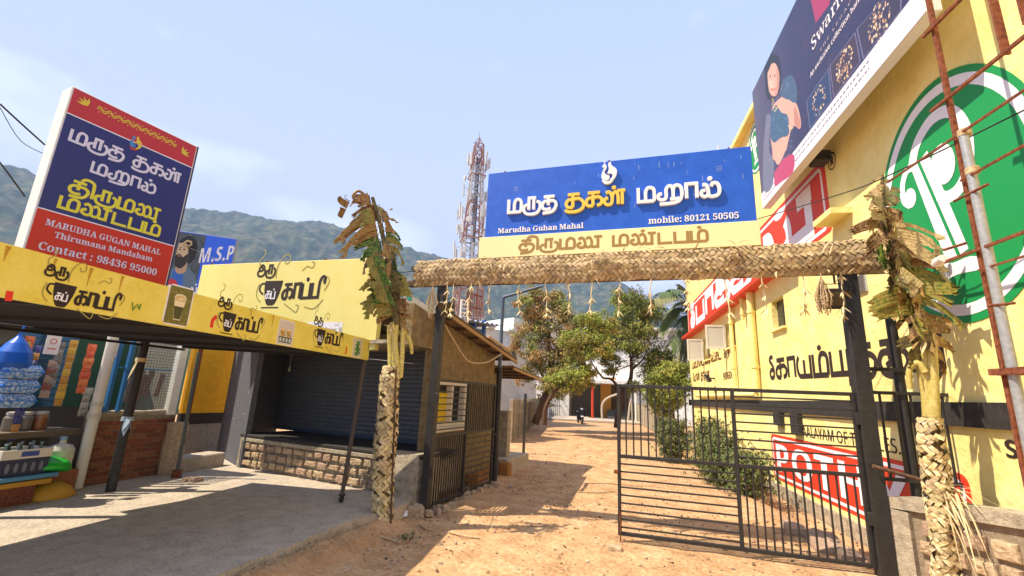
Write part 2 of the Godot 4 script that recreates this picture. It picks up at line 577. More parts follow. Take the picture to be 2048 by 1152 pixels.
func _ready():
	rng.seed = 4711
	setup_camera_axes()
	# camera
	var cam := Camera3D.new()
	cam.name = "camera"
	add_child(cam)
	cam.transform = Transform3D(Basis(cam_r, cam_u, -cam_d), cam_o)
	cam.fov = rad_to_deg(2.0 * atan(576.0 / FPX))
	cam.near = 0.05
	cam.far = 6000.0
	cam.current = true
	# sky, air, exposure
	var env := Environment.new()
	env.background_mode = Environment.BG_SKY
	var sm := ProceduralSkyMaterial.new()
	sm.sky_top_color = Color(0.545, 0.615, 0.755)
	sm.sky_horizon_color = Color(0.715, 0.73, 0.755)
	sm.sky_curve = 0.42
	sm.ground_bottom_color = Color(0.45, 0.38, 0.30)
	sm.ground_horizon_color = Color(0.80, 0.82, 0.85)
	sm.sky_energy_multiplier = 1.0
	sm.sun_angle_max = 1.0
	sm.sky_cover = wisps()
	sm.sky_cover_modulate = Color(1, 1, 1, 0.2)
	var sky := Sky.new()
	sky.sky_material = sm
	env.sky = sky
	env.background_energy_multiplier = 1.0
	env.tonemap_mode = Environment.TONE_MAPPER_LINEAR
	env.tonemap_exposure = 2.2
	env.fog_enabled = true
	env.fog_density = 0.00038
	env.fog_light_color = Color(0.50, 0.62, 0.84)
	env.sdfgi_enabled = true
	env.ssao_enabled = true
	env.ssil_enabled = true
	var we := WorldEnvironment.new()
	we.name = "world_environment"
	we.environment = env
	add_child(we)
	# the sun: from the left, high
	var sun := DirectionalLight3D.new()
	sun.name = "sun"
	add_child(sun)
	sun.look_at_from_position(Vector3.ZERO, Vector3(0.63, -1.0, -0.25), Vector3.UP)
	sun.light_energy = 1.25
	sun.light_color = Color(1.0, 0.94, 0.84)
	sun.light_angular_distance = 0.5
	sun.shadow_enabled = true
	# planes read from the photograph
	GATE = frame(on_y(848, 1030, GY), on_y(1752, 1152, GY))
	WALL = frame(on_y(1534, 976, -0.4), on_y(1738, 1089, -0.4))
	SHOP = frame(on_y(474, 933, 0), on_y(677, 970, 0))
	LEAF = frame(on_y(848, 1028, GY), on_y(990, 968, GY))
	FASC = frame(Vector3(-3.4, 0, 0), Vector3(-3.4, 0, -1))
	KIR = frame(on_y(0, 1000, 0), on_y(340, 945, 0))
	materials()
	ground()
	hills()
	yellow_building()
	stall()
	corner_shop()
	far_buildings()
	gateway()
	awning()
	signs()
	bananas()
	background_trees()
	small_things()

func wisps() -> Texture2D:   # thin streaks of cloud over the whole sky
	var n := FastNoiseLite.new()
	n.seed = 5
	n.frequency = 0.010
	n.fractal_octaves = 5
	var im := Image.create(1024, 512, false, Image.FORMAT_RGBA8)
	for y in 512:
		for x in 1024:
			var a := TAU * x / 1024.0
			var e := PI * (0.5 - y / 512.0)
			if e < 0: continue
			var d := Vector3(cos(a) * cos(e), sin(e) * 2.2, sin(a) * cos(e)) * 160.0
			var v := clampf((n.get_noise_3dv(d) - 0.18) * 2.2, 0, 1)
			if v > 0: im.set_pixel(x, y, Color(1, 1, 1, v))
	return ImageTexture.create_from_image(im)

func materials():
	M.dirt = grit([hexc("93704c"), hexc("b08860"), hexc("bf9a72"), hexc("cdac86")], 3.4, 0.95, 0.6, 1.6, 3, 0.45)
	M.concrete = grit([hexc("93877a"), hexc("aa9e8f"), hexc("b8ac9c"), hexc("c4b9a8")], 1.9, 0.85, 0.4, 1.5, 11, 0.55)
	M.plaster = grit([hexc("6f6658"), hexc("958a78"), hexc("ada18c"), hexc("bdb29c")], 1.1, 0.9, 0.6, 1.7, 12, 0.4)
	M.yellow = grit([hexc("e6d285"), hexc("eedc8c"), hexc("f2e298"), hexc("f5e8a4")], 5.0, 0.75, 0.2, 1.6, 13, 0.25)
	M.deepyellow = grit([hexc("d79a08"), hexc("e6ab10"), hexc("eeb820")], 1.2, 0.7, 0.2, 1.3, 14)
	M.black = grit([hexc("1b1a1a"), hexc("262524"), hexc("34312f")], 0.6, 0.55, 0.1, 1.4, 15)
	M.blackpaint = grit([hexc("201d1b"), hexc("2c2826"), hexc("3a3632")], 1.0, 0.8, 0.1, 1.4, 16)
	M.shutter = grit([hexc("4e545d"), hexc("5a616b"), hexc("666d77")], 0.8, 0.5, 0.1, 1.5, 17)
	M.brownwall = grit([hexc("665536"), hexc("7a6848"), hexc("8a7856"), hexc("978664")], 1.2, 0.85, 0.5, 1.6, 18)
	M.rust = grit([hexc("4d2515"), hexc("6f3a22"), hexc("8a4a2b"), hexc("7d5a40")], 0.4, 0.9, 0.5, 1.8, 19)
	M.galv = grit([hexc("8d9093"), hexc("a3a6a8"), hexc("b4b6b6")], 0.4, 0.45, 0.1, 1.5, 20)
	M.galv.metallic = 0.3
	M.stone = [grit([hexc("84705a"), hexc("a0896c"), hexc("b59d80"), hexc("c2ae94")], 0.35, 0.95, 1.0, 1.7, 21), grit([hexc("7d6552"), hexc("987e68"), hexc("ae9580"), hexc("baa48f")], 0.35, 0.95, 1.0, 1.7, 22), grit([hexc("8e7a5e"), hexc("ac9474"), hexc("bea88a"), hexc("cab89c")], 0.4, 0.95, 1.0, 1.7, 23)]
	M.brick = [grit([hexc("6e3a24"), hexc("8a4c31"), hexc("9a5a3c")], 0.3, 0.95, 0.8, 1.7, 24), grit([hexc("7a4a30"), hexc("935c3e"), hexc("a36c4c")], 0.3, 0.95, 0.8, 1.7, 25), grit([hexc("5c3323"), hexc("7a4630"), hexc("8b5740")], 0.3, 0.95, 0.8, 1.7, 26)]
	M.mortar = grit([hexc("6f6250"), hexc("8b7c67"), hexc("a0917a")], 0.5, 0.95, 0.8, 1.6, 27)
	M.white = grit([hexc("d6d3cc"), hexc("e4e2dc"), hexc("ecebe6")], 1.0, 0.7, 0.05, 1.3, 28)
	M.whitewall = grit([hexc("c9c7c2"), hexc("e6e5e1"), hexc("f0efec")], 4.0, 0.85, 0.2, 1.6, 29)
	M.pvc = mat(hexc("dcd8cf"), 0.4)
	M.palm = [grit([hexc("8a7352"), hexc("b09670"), hexc("c8b08a"), hexc("d6c4a2")], 0.25, 0.8, 0.2, 1.8, 30), grit([hexc("9c8460"), hexc("bda47e"), hexc("d2bd98")], 0.25, 0.8, 0.2, 1.8, 31)]
	M.palmpale = grit([hexc("b09a66"), hexc("cdb98a"), hexc("e0d0a6"), hexc("ead9b4")], 0.3, 0.8, 0.2, 1.7, 32)
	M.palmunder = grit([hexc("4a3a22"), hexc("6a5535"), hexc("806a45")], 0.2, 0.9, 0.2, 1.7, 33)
	M.bark = grit([hexc("3c2c20"), hexc("5b4432"), hexc("7a5d44")], 0.6, 0.95, 0.8, 1.6, 34)
	M.blue = mat(hexc("1f55a5"), 0.5)
	M.steelblue = mat(hexc("4a5c72"), 0.5)
	M.asbestos = grit([hexc("5a4a38"), hexc("7e6a50"), hexc("97826a")], 0.8, 0.9, 0.3, 1.6, 35)
	M.glassdark = mat(hexc("1b2026"), 0.12)
	M.red = mat(hexc("d63a1c"), 0.6)
	M.paintwhite = mat(hexc("eceaf2"), 0.6)
	M.ink = mat(hexc("2a1c16"), 0.7)
	M.wire = mat(hexc("25201e"), 0.6)

# ---------------------------------------------------------------- ground
func ground():
	# one sheet of dirt to the horizon, finely cut near the gate
	var hn := FastNoiseLite.new()
	hn.seed = 8
	hn.frequency = 0.55
	hn.fractal_octaves = 4
	var hgt := func(x: float, z: float) -> float:
		var far := clampf((18.0 - Vector2(x, z + 8).length()) / 6.0, 0, 1)
		var bump := hn.get_noise_2d(x, z) * 0.022 + hn.get_noise_2d(x * 6.0, z * 6.0) * 0.0035
		# the spoil heaped beside the forecourt kerb and along the left gate
		var ridge := (0.15 + 0.06 * hn.get_noise_2d(z * 3.0, 7.0)) * exp(-pow((x + 2.84 + 0.123 * (z + 5.0)) / 0.2, 2)) * clampf((z + 6.6) / 0.5, 0, 1)
		ridge += 0.05 * exp(-pow((x + 1.95) / 0.25, 2)) * clampf((-z - 6.8) / 0.5, 0, 1) * clampf((z + 11) / 0.5, 0, 1)
		# wheel ruts worn along the drive, wandering a little
		var wx := x + 0.15 * sin(z * 0.35)
		bump -= 0.014 * (exp(-pow((wx + 0.35) / 0.16, 2)) + exp(-pow((wx - 1.15) / 0.16, 2))) * (0.7 + 0.6 * hn.get_noise_2d(x * 2.0, z))
		var drain := -0.22 * smoothstep(3.1, 3.9, x) * smoothstep(-5.6, -7.0, z)
		return GY + far * (bump + ridge + drain)
	var st := mb()
	var xs := [-2500.0, -600.0, -150.0, -40.0, -12.0]
	var zs := [-3500.0, -900.0, -250.0, -90.0, -40.0, -24.0]
	var x := -10.0
	while x < 6.05:
		xs.append(x); x += 0.1
	for q in [8.0, 14.0, 40.0, 150.0, 600.0, 2500.0]: xs.append(q)
	var z := -20.0
	while z < 0.05:
		zs.append(z); z += 0.1
	for q in [3.0, 12.0, 60.0, 300.0]: zs.append(q)
	for a in xs.size():
		for b in zs.size():
			st.set_uv(Vector2(xs[a], zs[b]))
			st.add_vertex(Vector3(xs[a], hgt.call(xs[a], zs[b]), zs[b]))
	var nz := zs.size()
	for a in xs.size() - 1:
		for b in nz - 1:
			for q in [a * nz + b, (a + 1) * nz + b, (a + 1) * nz + b + 1, a * nz + b, (a + 1) * nz + b + 1, a * nz + b + 1]: st.add_index(q)
	st.generate_normals()
	setting("ground", st, M.dirt)
	# the concrete forecourt: a slab with a worn broken edge
	var edge := []
	for q in [[440, 1148], [520, 1115], [600, 1083], [660, 1058], [720, 1035]]: edge.append(on_y(q[0], q[1], 0))
	var first: Vector3 = edge[0] + (edge[0] - edge[3]) * 2.2
	edge.push_front(first)
	edge = smooth3(edge, 6)
	var out := PackedVector2Array()
	for i in edge.size():
		var e: Vector3 = edge[i]
		out.append(Vector2(e.x + hn.get_noise_2d(i * 3.1, 0) * 0.05, e.z))
	out.append(Vector2(-2.62, -6.3)); out.append(Vector2(-2.6, -7.4))
	out.append(Vector2(-6.9, -9.2)); out.append(Vector2(-8.2, -9.6)); out.append(Vector2(-7.3, -7.4)); out.append(Vector2(-7.45, -5.0)); out.append(Vector2(-7.7, 1.5)); out.append(Vector2(first.x, 1.5))
	var slab := mb()
	var top := PackedVector2Array()
	for q in out: top.append(Vector2(q.x, -q.y))
	prism(slab, top, -0.34, 0.0)
	var so := setting("forecourt", slab, M.concrete)
	so.rotation.x = -PI / 2
	# earth between the forecourt and the little shop on the left
	var soil := mb()
	hexa(soil, [Vector3(-12, -0.34, 1.4), Vector3(-7.62, -0.34, 1.4), Vector3(-7.3, -0.34, -7.3), Vector3(-12, -0.34, -7.3), Vector3(-12, -0.05, 1.4), Vector3(-7.6, -0.05, 1.4), Vector3(-7.32, -0.05, -7.3), Vector3(-12, -0.05, -7.3)])
	setting("shop_verge", soil, M.dirt)

func hills():
	# forested ridges; the skyline is read from the photograph, the distance is that of hills 300 to 450 m high
	var line := [[-700, 330], [-300, 330], [0, 345], [40, 355], [110, 385], [220, 405], [370, 432], [450, 444], [560, 452], [640, 458], [690, 470], [760, 492], [850, 515], [930, 535], [1010, 556], [1110, 562], [1215, 572], [1270, 585], [1330, 622], [1400, 655], [1520, 700], [1700, 745], [2048, 770]]
	var az := []
	var el := []
	for q in line:
		var d := ray(q[0], q[1])
		az.append(atan2(d.x, -d.z)); el.append(d.y / Vector2(d.x, d.z).length())
	var n := FastNoiseLite.new()
	n.seed = 21
	n.frequency = 0.004
	n.fractal_octaves = 5
	var n2 := FastNoiseLite.new()
	n2.seed = 33
	n2.frequency = 0.045
	n2.fractal_octaves = 3
	var A := 560
	var D := 90
	var st := mb()
	for i in A + 1:
		var a: float = lerp(float(az[0]), float(az[-1]), i / float(A))
		var k := 0
		while k < az.size() - 2 and az[k + 1] < a: k += 1
		var e: float = lerp(float(el[k]), float(el[k + 1]), clampf((a - az[k]) / (az[k + 1] - az[k]), 0, 1))
		for j in D + 1:
			var s := j / float(D)
			var d: float = lerp(260.0, 1500.0, s)
			var p := Vector3(sin(a) * d, 0, -cos(a) * d)
			var crest := 1150.0
			var rise := smoothstep(0.0, 1.0, clampf((d - 260.0) / (crest - 260.0), 0, 1))
			var y: float = e * crest * pow(rise, 1.15)
			if d > crest: y = e * crest * (1.0 - (d - crest) / 500.0)
			var rough := clampf(rise * 4.0, 0, 1) * clampf(1.0 - absf(d - crest) / 120.0, 0, 1)
			y += (n.get_noise_2d(p.x, p.z) * 30.0 * (1.0 - rough) + n2.get_noise_2d(p.x, p.z) * 5.0 - 13.0 * rough) * clampf(rise * 5.0, 0, 1)
			p.y = y + GY - 1.0
			var f := n2.get_noise_2d(p.x * 0.7 + 90.0, p.z * 0.7) + 0.6 * n.get_noise_2d(p.x * 5.0, p.z * 5.0)
			var c := Color(0.050, 0.100, 0.036).lerp(Color(0.20, 0.20, 0.10), clampf(f * 1.6 + 0.42, 0, 1))
			st.set_color(c)
			st.add_vertex(p)
	for i in A:
		for j in D:
			var q := i * (D + 1) + j
			for w in [q, q + 1, q + D + 2, q, q + D + 2, q + D + 1]: st.add_index(w)
	st.generate_normals()
	var m: StandardMaterial3D = grit([hexc("6a6a5a"), hexc("b0b0a0"), hexc("ffffff")], 90.0, 1.0, 0.0, 2.2, 4, 0.5).duplicate()
	m.vertex_color_use_as_albedo = true
	setting("hills", st, m)

# ---------------------------------------------------------------- the yellow building on the right
func yellow_building():
	var F := WALL
	var b := thing("yellow_building", "long yellow painted building with shop lettering, green oval and red banners", "building", F)
	var floor_y := GY - 0.35
	var o := -F.origin.y           # local height of world level zero
	var U := func(px, py): return uv(F, px, py)
	var uF: float = U.call(1377, 669).x
	var top: float = U.call(1500, 255).y
	var uN := 12.0
	var low := floor_y + o - 0.3
	# wall with real window openings cut through its outer leaf
	var wins := []
	for q in [[1409, 672, 1418, 722], [1454, 640, 1468, 698], [1547, 590, 1566, 662]]:
		var a: Vector2 = U.call(q[0], q[3])
		var c: Vector2 = U.call(q[2], q[1])
		wins.append([a.x, a.y, c.x, c.y])
	var st := mb()
	box(st, Vector3((uF + uN) / 2, (low + top) / 2, -4.15), Vector3(uN - uF, top - low, 8.0))
	var us := [uF]
	for w in wins:
		us.append(w[0]); us.append(w[2])
	us.append(uN)
	for i in us.size() - 1:
		if i % 2 == 0: box(st, Vector3((us[i] + us[i + 1]) / 2, (low + top) / 2, -0.075), Vector3(us[i + 1] - us[i], top - low, 0.15))
		else:
			var w: Array = wins[i / 2]
			box(st, Vector3((w[0] + w[2]) / 2, (low + w[1]) / 2, -0.075), Vector3(w[2] - w[0], w[1] - low, 0.15))
			box(st, Vector3((w[0] + w[2]) / 2, (top + w[3]) / 2, -0.075), Vector3(w[2] - w[0], top - w[3], 0.15))
	part(b, "wall", st, M.yellow)
	st = mb()
	box(st, Vector3((uF + uN) / 2, top + 0.07, -4.0), Vector3(uN - uF + 0.3, 0.14, 8.4))
	part(b, "roof_coping", st, M.yellow)
	var fm := mat(hexc("e9e4d4"), 0.5)
	var pane := mat(hexc("d9d6c8"), 0.25)
	for i in wins.size():
		var w: Array = wins[i]
		st = mb()
		box(st, Vector3((w[0] + w[2]) / 2, (w[1] + w[3]) / 2, -0.135), Vector3(w[2] - w[0] - 0.01, w[3] - w[1] - 0.01, 0.02))
		var win := part(b, "window", st, M.glassdark)
		st = mb()
		box(st, Vector3((w[0] + w[2]) / 2, w[1] - 0.02, 0.03), Vector3(w[2] - w[0] + 0.1, 0.05, 0.1))
		part(win, "sill", st, M.yellow)
		if i < 2:   # a casement standing open at right angles to the wall
			var hgt: float = w[3] - w[1]
			st = mb()
			var zc := 0.34
			box(st, Vector3(w[0] + 0.02, w[1] + hgt / 2, zc), Vector3(0.012, hgt - 0.1, 0.52))
			var ps := part(win, "pane", st, pane)
			st = mb()
			for e in [[Vector3(w[0] + 0.02, w[1] + 0.03, zc), Vector3(0.04, 0.06, 0.62)], [Vector3(w[0] + 0.02, w[3] - 0.03, zc), Vector3(0.04, 0.06, 0.62)], [Vector3(w[0] + 0.02, w[1] + hgt / 2, 0.06), Vector3(0.038, hgt - 0.12, 0.06)], [Vector3(w[0] + 0.02, w[1] + hgt / 2, 0.62), Vector3(0.038, hgt - 0.12, 0.06)]]: box(st, e[0], e[1])
			part(win, "casement_frame", st, fm)
	# grey louvre high beside the banana leaves
	var lv: Vector2 = U.call(1712, 592)
	var lv2: Vector2 = U.call(1732, 545)
	var lou := part(b, "louvre_frame", mb_box(Vector3((lv.x + lv2.x) / 2, (lv.y + lv2.y) / 2, 0.012), Vector3(lv2.x - lv.x, lv2.y - lv.y, 0.024)), mat(hexc("b9bcc0"), 0.5))
	for k in 8:
		st = mb()
		box(st, Vector3((lv.x + lv2.x) / 2, lerp(lv.y, lv2.y, (k + 0.5) / 8.0), 0.034), Vector3(lv2.x - lv.x - 0.02, 0.02, 0.02), Basis(Vector3.RIGHT, 0.5))
		part(lou, "slat", st, M.galv)
	# painted band, plinth and banners
	var vb0: float = U.call(2037, 866).y + 0.02
	var vb1: float = U.call(1459, 800).y
	st = mb()
	box(st, Vector3((U.call(1380, 800).x + uN) / 2, (vb0 + vb1) / 2, 0.03), Vector3(uN - U.call(1380, 800).x, vb1 - vb0, 0.06))
	part(b, "painted_band", st, M.blackpaint)
	st = mb()
	box(st, Vector3((uF + uN) / 2, GY + o - 0.2, 0.04), Vector3(uN - uF, 0.5, 0.08))
	part(b, "plinth", st, M.plaster)
	for q in [[1592, 1608, 868], [1556, 1570, 850]]:
		st = mb()
		var s0: Vector2 = U.call(q[0], q[2])
		var s1: Vector2 = U.call(q[1], q[2])
		box(st, Vector3((s0.x + s1.x) / 2, (s0.y + vb0) / 2 - 0.005, 0.05), Vector3(s1.x - s0.x, vb0 - s0.y - 0.01, 0.09))
		part(b, "bracket", st, M.blackpaint)
	# ledge (sunshade) under the upper banner: painted red, it throws its shade on the wall
	var r0: Vector2 = U.call(1377, 669)
	var r1: Vector2 = U.call(1376, 612)
	var r2: Vector2 = U.call(1648, 325)
	var r3: Vector2 = U.call(1664, 478)
	var bot := (r0.y + r3.y) / 2
	var bt := (r1.y + r2.y) / 2
	st = mb()
	box(st, Vector3((uF + 3.2) / 2 + 0.0, bot - 0.05, 0.16), Vector3(3.2 - uF, 0.1, 0.32))
	part(b, "ledge", st, M.red)
	st = mb()
	box(st, Vector3((r3.x + 0.1 + U.call(1712, 470).x) / 2, bot + 0.1, 0.16), Vector3(U.call(1712, 470).x - r3.x - 0.1, 0.1, 0.32))
	part(b, "ledge", st, M.yellow)
	# upper banner
	st = mb()
	prism(st, round_rect(uF + 0.06, bot + 0.01, r2.x, bt, 0.1), 0.0, 0.008)
	var ban := part(b, "upper_banner", st, M.red)
	st = mb()
	stroke(st, closed(round_rect(uF + 0.2, bot + 0.12, r2.x - 0.16, bt - 0.13, 0.1)), 0.07, 0.01, 0.01, true)
	part(ban, "white_border", st, M.paintwhite)
	tamil(ban, M.paintwhite, ["ee", "pa", "aa", "tha", ".", "thi", "sa", "."], Vector2(uF + 0.7, bot + 0.38), Vector2(r2.x - 0.4, bot + 0.30), (bt - bot) * 0.52, 0.0125, 0.0125, 2.3)
	# lower banner
	var l0: Vector2 = U.call(1542, 867)
	var l1: Vector2 = U.call(1942, 985)
	var l2: Vector2 = U.call(1736, 1042)
	st = mb()
	prism(st, round_rect(l0.x, l2.y, l1.x, l0.y, 0.13), 0.0, 0.008)
	var lb := part(b, "lower_banner", st, M.red)
	st = mb()
	stroke(st, closed(round_rect(l0.x + 0.1, l2.y + 0.09, l1.x - 0.1, l0.y - 0.09, 0.1)), 0.055, 0.01, 0.01, true)
	part(lb, "white_border", st, M.paintwhite)
	latin(lb, M.paintwhite, "POTHYS", Vector2(l0.x + 0.3, l2.y + 0.2), Vector2(l1.x - 0.3, l2.y + 0.2), (l0.y - l2.y) - 0.42, 0.0125, 0.003)
	# black painted words
	latin(b, M.ink, "AALAYAM OF TEXTILES...", U.call(1606, 872), Vector2(U.call(1818, 906).x, U.call(1606, 872).y), 0.2, 0.004, 0.003, false, false)
	var kb: Vector2 = U.call(1540, 757)
	tamil(b, M.ink, ["ee", "ka", "aa", "ya", "ma", ".", "pu", "tha", ".", "thu", "ra", "."], Vector2(kb.x, kb.y), Vector2(U.call(1905, 740).x, kb.y - 0.12), U.call(1545, 722).y - kb.y, 0.005, 0.005, 1.9)
	var c0: Vector2 = U.call(2015, 915)
	latin(b, M.ink, "SARE", c0, c0 + Vector2(0.75, 0), 0.17, 0.004, 0.003)
	for q in [["pa", "la", "pa", "aa", "na", "ta", ".", "-", "ka", "ra", "aa", "sa", ".", "ka", "ta", ".", "-", "ee", "ra", "aa", "ta", 1385, 1472, 737], ["ee", "pa", "aa", "na", ".", "-", "tha", "ra", "ma", "na", 1387, 1420, 762]]:
		var n: int = q.size()
		var pa: Vector2 = U.call(q[n - 3], q[n - 1])
		var pb := Vector2(U.call(q[n - 2], q[n - 1] - 8).x, pa.y)
		tamil(b, mat(hexc("6b4a1c"), 0.7), q.slice(0, n - 3), pa, pb, 0.26, 0.005, 0.005, 2.2)
	var ph: Vector2 = U.call(1447, 760)
	latin(b, mat(hexc("6b4a1c"), 0.7), "90606.", ph, Vector2(U.call(1470, 757).x, ph.y), 0.24, 0.004, 0.003)
	# the green oval with its white letter
	var et: Vector2 = U.call(1925, 108)
	var eb: Vector2 = U.call(1925, 640)
	var elx: float = U.call(1754, 365).x
	var cy := (et.y + eb.y) / 2 - 0.02
	var ry := (et.y - eb.y) / 2 + 0.03
	var rx := ry * 0.86
	emblem(b, Vector2(elx + rx, cy), rx, ry)
	var e2: Vector2 = U.call(1497, 310)
	emblem(b, Vector2(e2.x + 0.62, e2.y - 0.12), 0.62, 0.72)
	var rg: Vector2 = U.call(1664, 322)
	st = mb()
	stroke(st, closed(ellipse(rg, 0.13, 0.15, 28)), 0.024, 0.005, 0.005, true)
	part(b, "registered_ring", st, M.ink)
	latin(b, M.ink, "R", rg + Vector2(-0.05, -0.075), rg + Vector2(0.06, -0.075), 0.15, 0.004, 0.003)
	# drain pipes down the wall
	for q in [[1478, 772, 1462, 640, 0.06], [1523, 778, 1503, 575, 0.09], [1494, 640, 1482, 560, 0.05]]:
		var a: Vector2 = U.call(q[0], q[1])
		var c: Vector2 = U.call(q[0], q[3])
		st = mb()
		tube(st, [Vector3(a.x, a.y, 0.11), Vector3(a.x, bot - 0.1, 0.11)], q[4], 10)
		for v in [0.2, 0.75]: tube(st, [Vector3(a.x, lerp(a.y, bot, v), 0.11), Vector3(a.x, lerp(a.y, bot, v) + 0.08, 0.11)], q[4] + 0.018, 10)
		part(b, "drain_pipe", st, M.yellow)
	var hp: Vector2 = U.call(1400, 797)
	var hq: Vector2 = U.call(1522, 782)
	st = mb()
	tube(st, [Vector3(hp.x, vb1 + 0.16, 0.12), Vector3(hq.x, vb1 + 0.14, 0.12)], 0.07, 10)
	part(b, "drain_pipe", st, M.yellow)
	# flood lamp on the wall
	var fl: Vector2 = U.call(1430, 757)
	var lampbox := thing("wall_floodlight", "small black floodlight fixed to the yellow wall below the painted address", "floodlight", F * Transform3D(Basis.IDENTITY, Vector3(fl.x, fl.y, 0.25)))
	st = mb()
	cbox(st, Vector3(0, 0, 0), Vector3(0.34, 0.30, 0.12), 0.02, Basis(Vector3.RIGHT, 0.5))
	part(lampbox, "housing", st, M.black)
	st = mb()
	box(st, Vector3(0, -0.035, 0.07), Vector3(0.28, 0.22, 0.01), Basis(Vector3.RIGHT, 0.5))
	part(lampbox, "lens", st, mat(hexc("b9b7a8"), 0.2))
	st = mb()
	bar(st, Vector3(0, 0, -0.25), Vector3(0, 0, 0), 0.05)
	part(lampbox, "arm", st, M.black)
	billboard()
	scaffold()

func mb_box(c: Vector3, s: Vector3) -> SurfaceTool:
	var st := mb()
	box(st, c, s)
	return st

func closed(p: PackedVector2Array) -> PackedVector2Array:
	p.append(p[0])
	return p

func round_rect(x0: float, y0: float, x1: float, y1: float, r: float) -> PackedVector2Array:
	var o := PackedVector2Array()
	for q in [[x1 - r, y0 + r, -PI / 2], [x1 - r, y1 - r, 0.0], [x0 + r, y1 - r, PI / 2], [x0 + r, y0 + r, PI]]:
		for k in 6: o.append(Vector2(q[0], q[1]) + Vector2.from_angle(q[2] + PI / 2 * k / 5.0) * r)
	return o

func emblem(b: Node, c: Vector2, rx: float, ry: float):
	var green := mat(hexc("08904a"), 0.6)
	var st := mb()
	prism(st, ellipse(c, rx, ry, 64), 0.0, 0.008)
	var e := part(b, "green_oval", st, green)
	st = mb()
	stroke(st, closed(ellipse(c, rx * 0.9, ry * 0.9, 64)), ry * 0.085, 0.011, 0.011, true)
	part(e, "white_ring", st, M.paintwhite)
	# the letter: stem with foot, bowl and curled flag
	var P := func(a: Array) -> PackedVector2Array:
		var o := PackedVector2Array()
		for i in range(0, a.size(), 2): o.append(c + Vector2((a[i] - 0.05) * rx, (a[i + 1] + 0.08) * ry))
		return o
	st = mb()
	sheet(st, P.call([-0.36, 0.36, -0.26, 0.36, 0.02, -0.56, -0.12, -0.56]), 0.011)
	sheet(st, P.call([-0.22, 0.36, -0.10, 0.40, 0.16, -0.54, 0.06, -0.56]), 0.0114)
	sheet(st, smooth2(P.call([-0.16, -0.56, -0.04, -0.60, 0.16, -0.60, 0.3, -0.66, 0.26, -0.72, -0.02, -0.70, -0.24, -0.72, -0.2, -0.62, -0.16, -0.56]), 3), 0.0118)
	stroke(st, smooth2(P.call([-0.34, 0.36, -0.22, 0.52, 0.02, 0.62, 0.26, 0.56, 0.38, 0.34, 0.34, 0.08, 0.2, -0.06, 0.04, -0.08, -0.06, -0.02]), 5), ry * 0.1, 0.0122, 0.0122)
	stroke(st, smooth2(P.call([-0.3, 0.34, -0.42, 0.36, -0.52, 0.26, -0.54, 0.12, -0.46, 0.04]), 4), ry * 0.07, 0.0126, 0.0126)
	sheet(st, ellipse(c + Vector2(-0.49 * rx, 0.18 * ry), rx * 0.09, ry * 0.09, 18), 0.013)
	sheet(st, ellipse(c + Vector2(0.01 * rx, 0.28 * ry), rx * 0.15, ry * 0.17, 18), 0.0134)
	part(e, "letter", st, M.paintwhite)

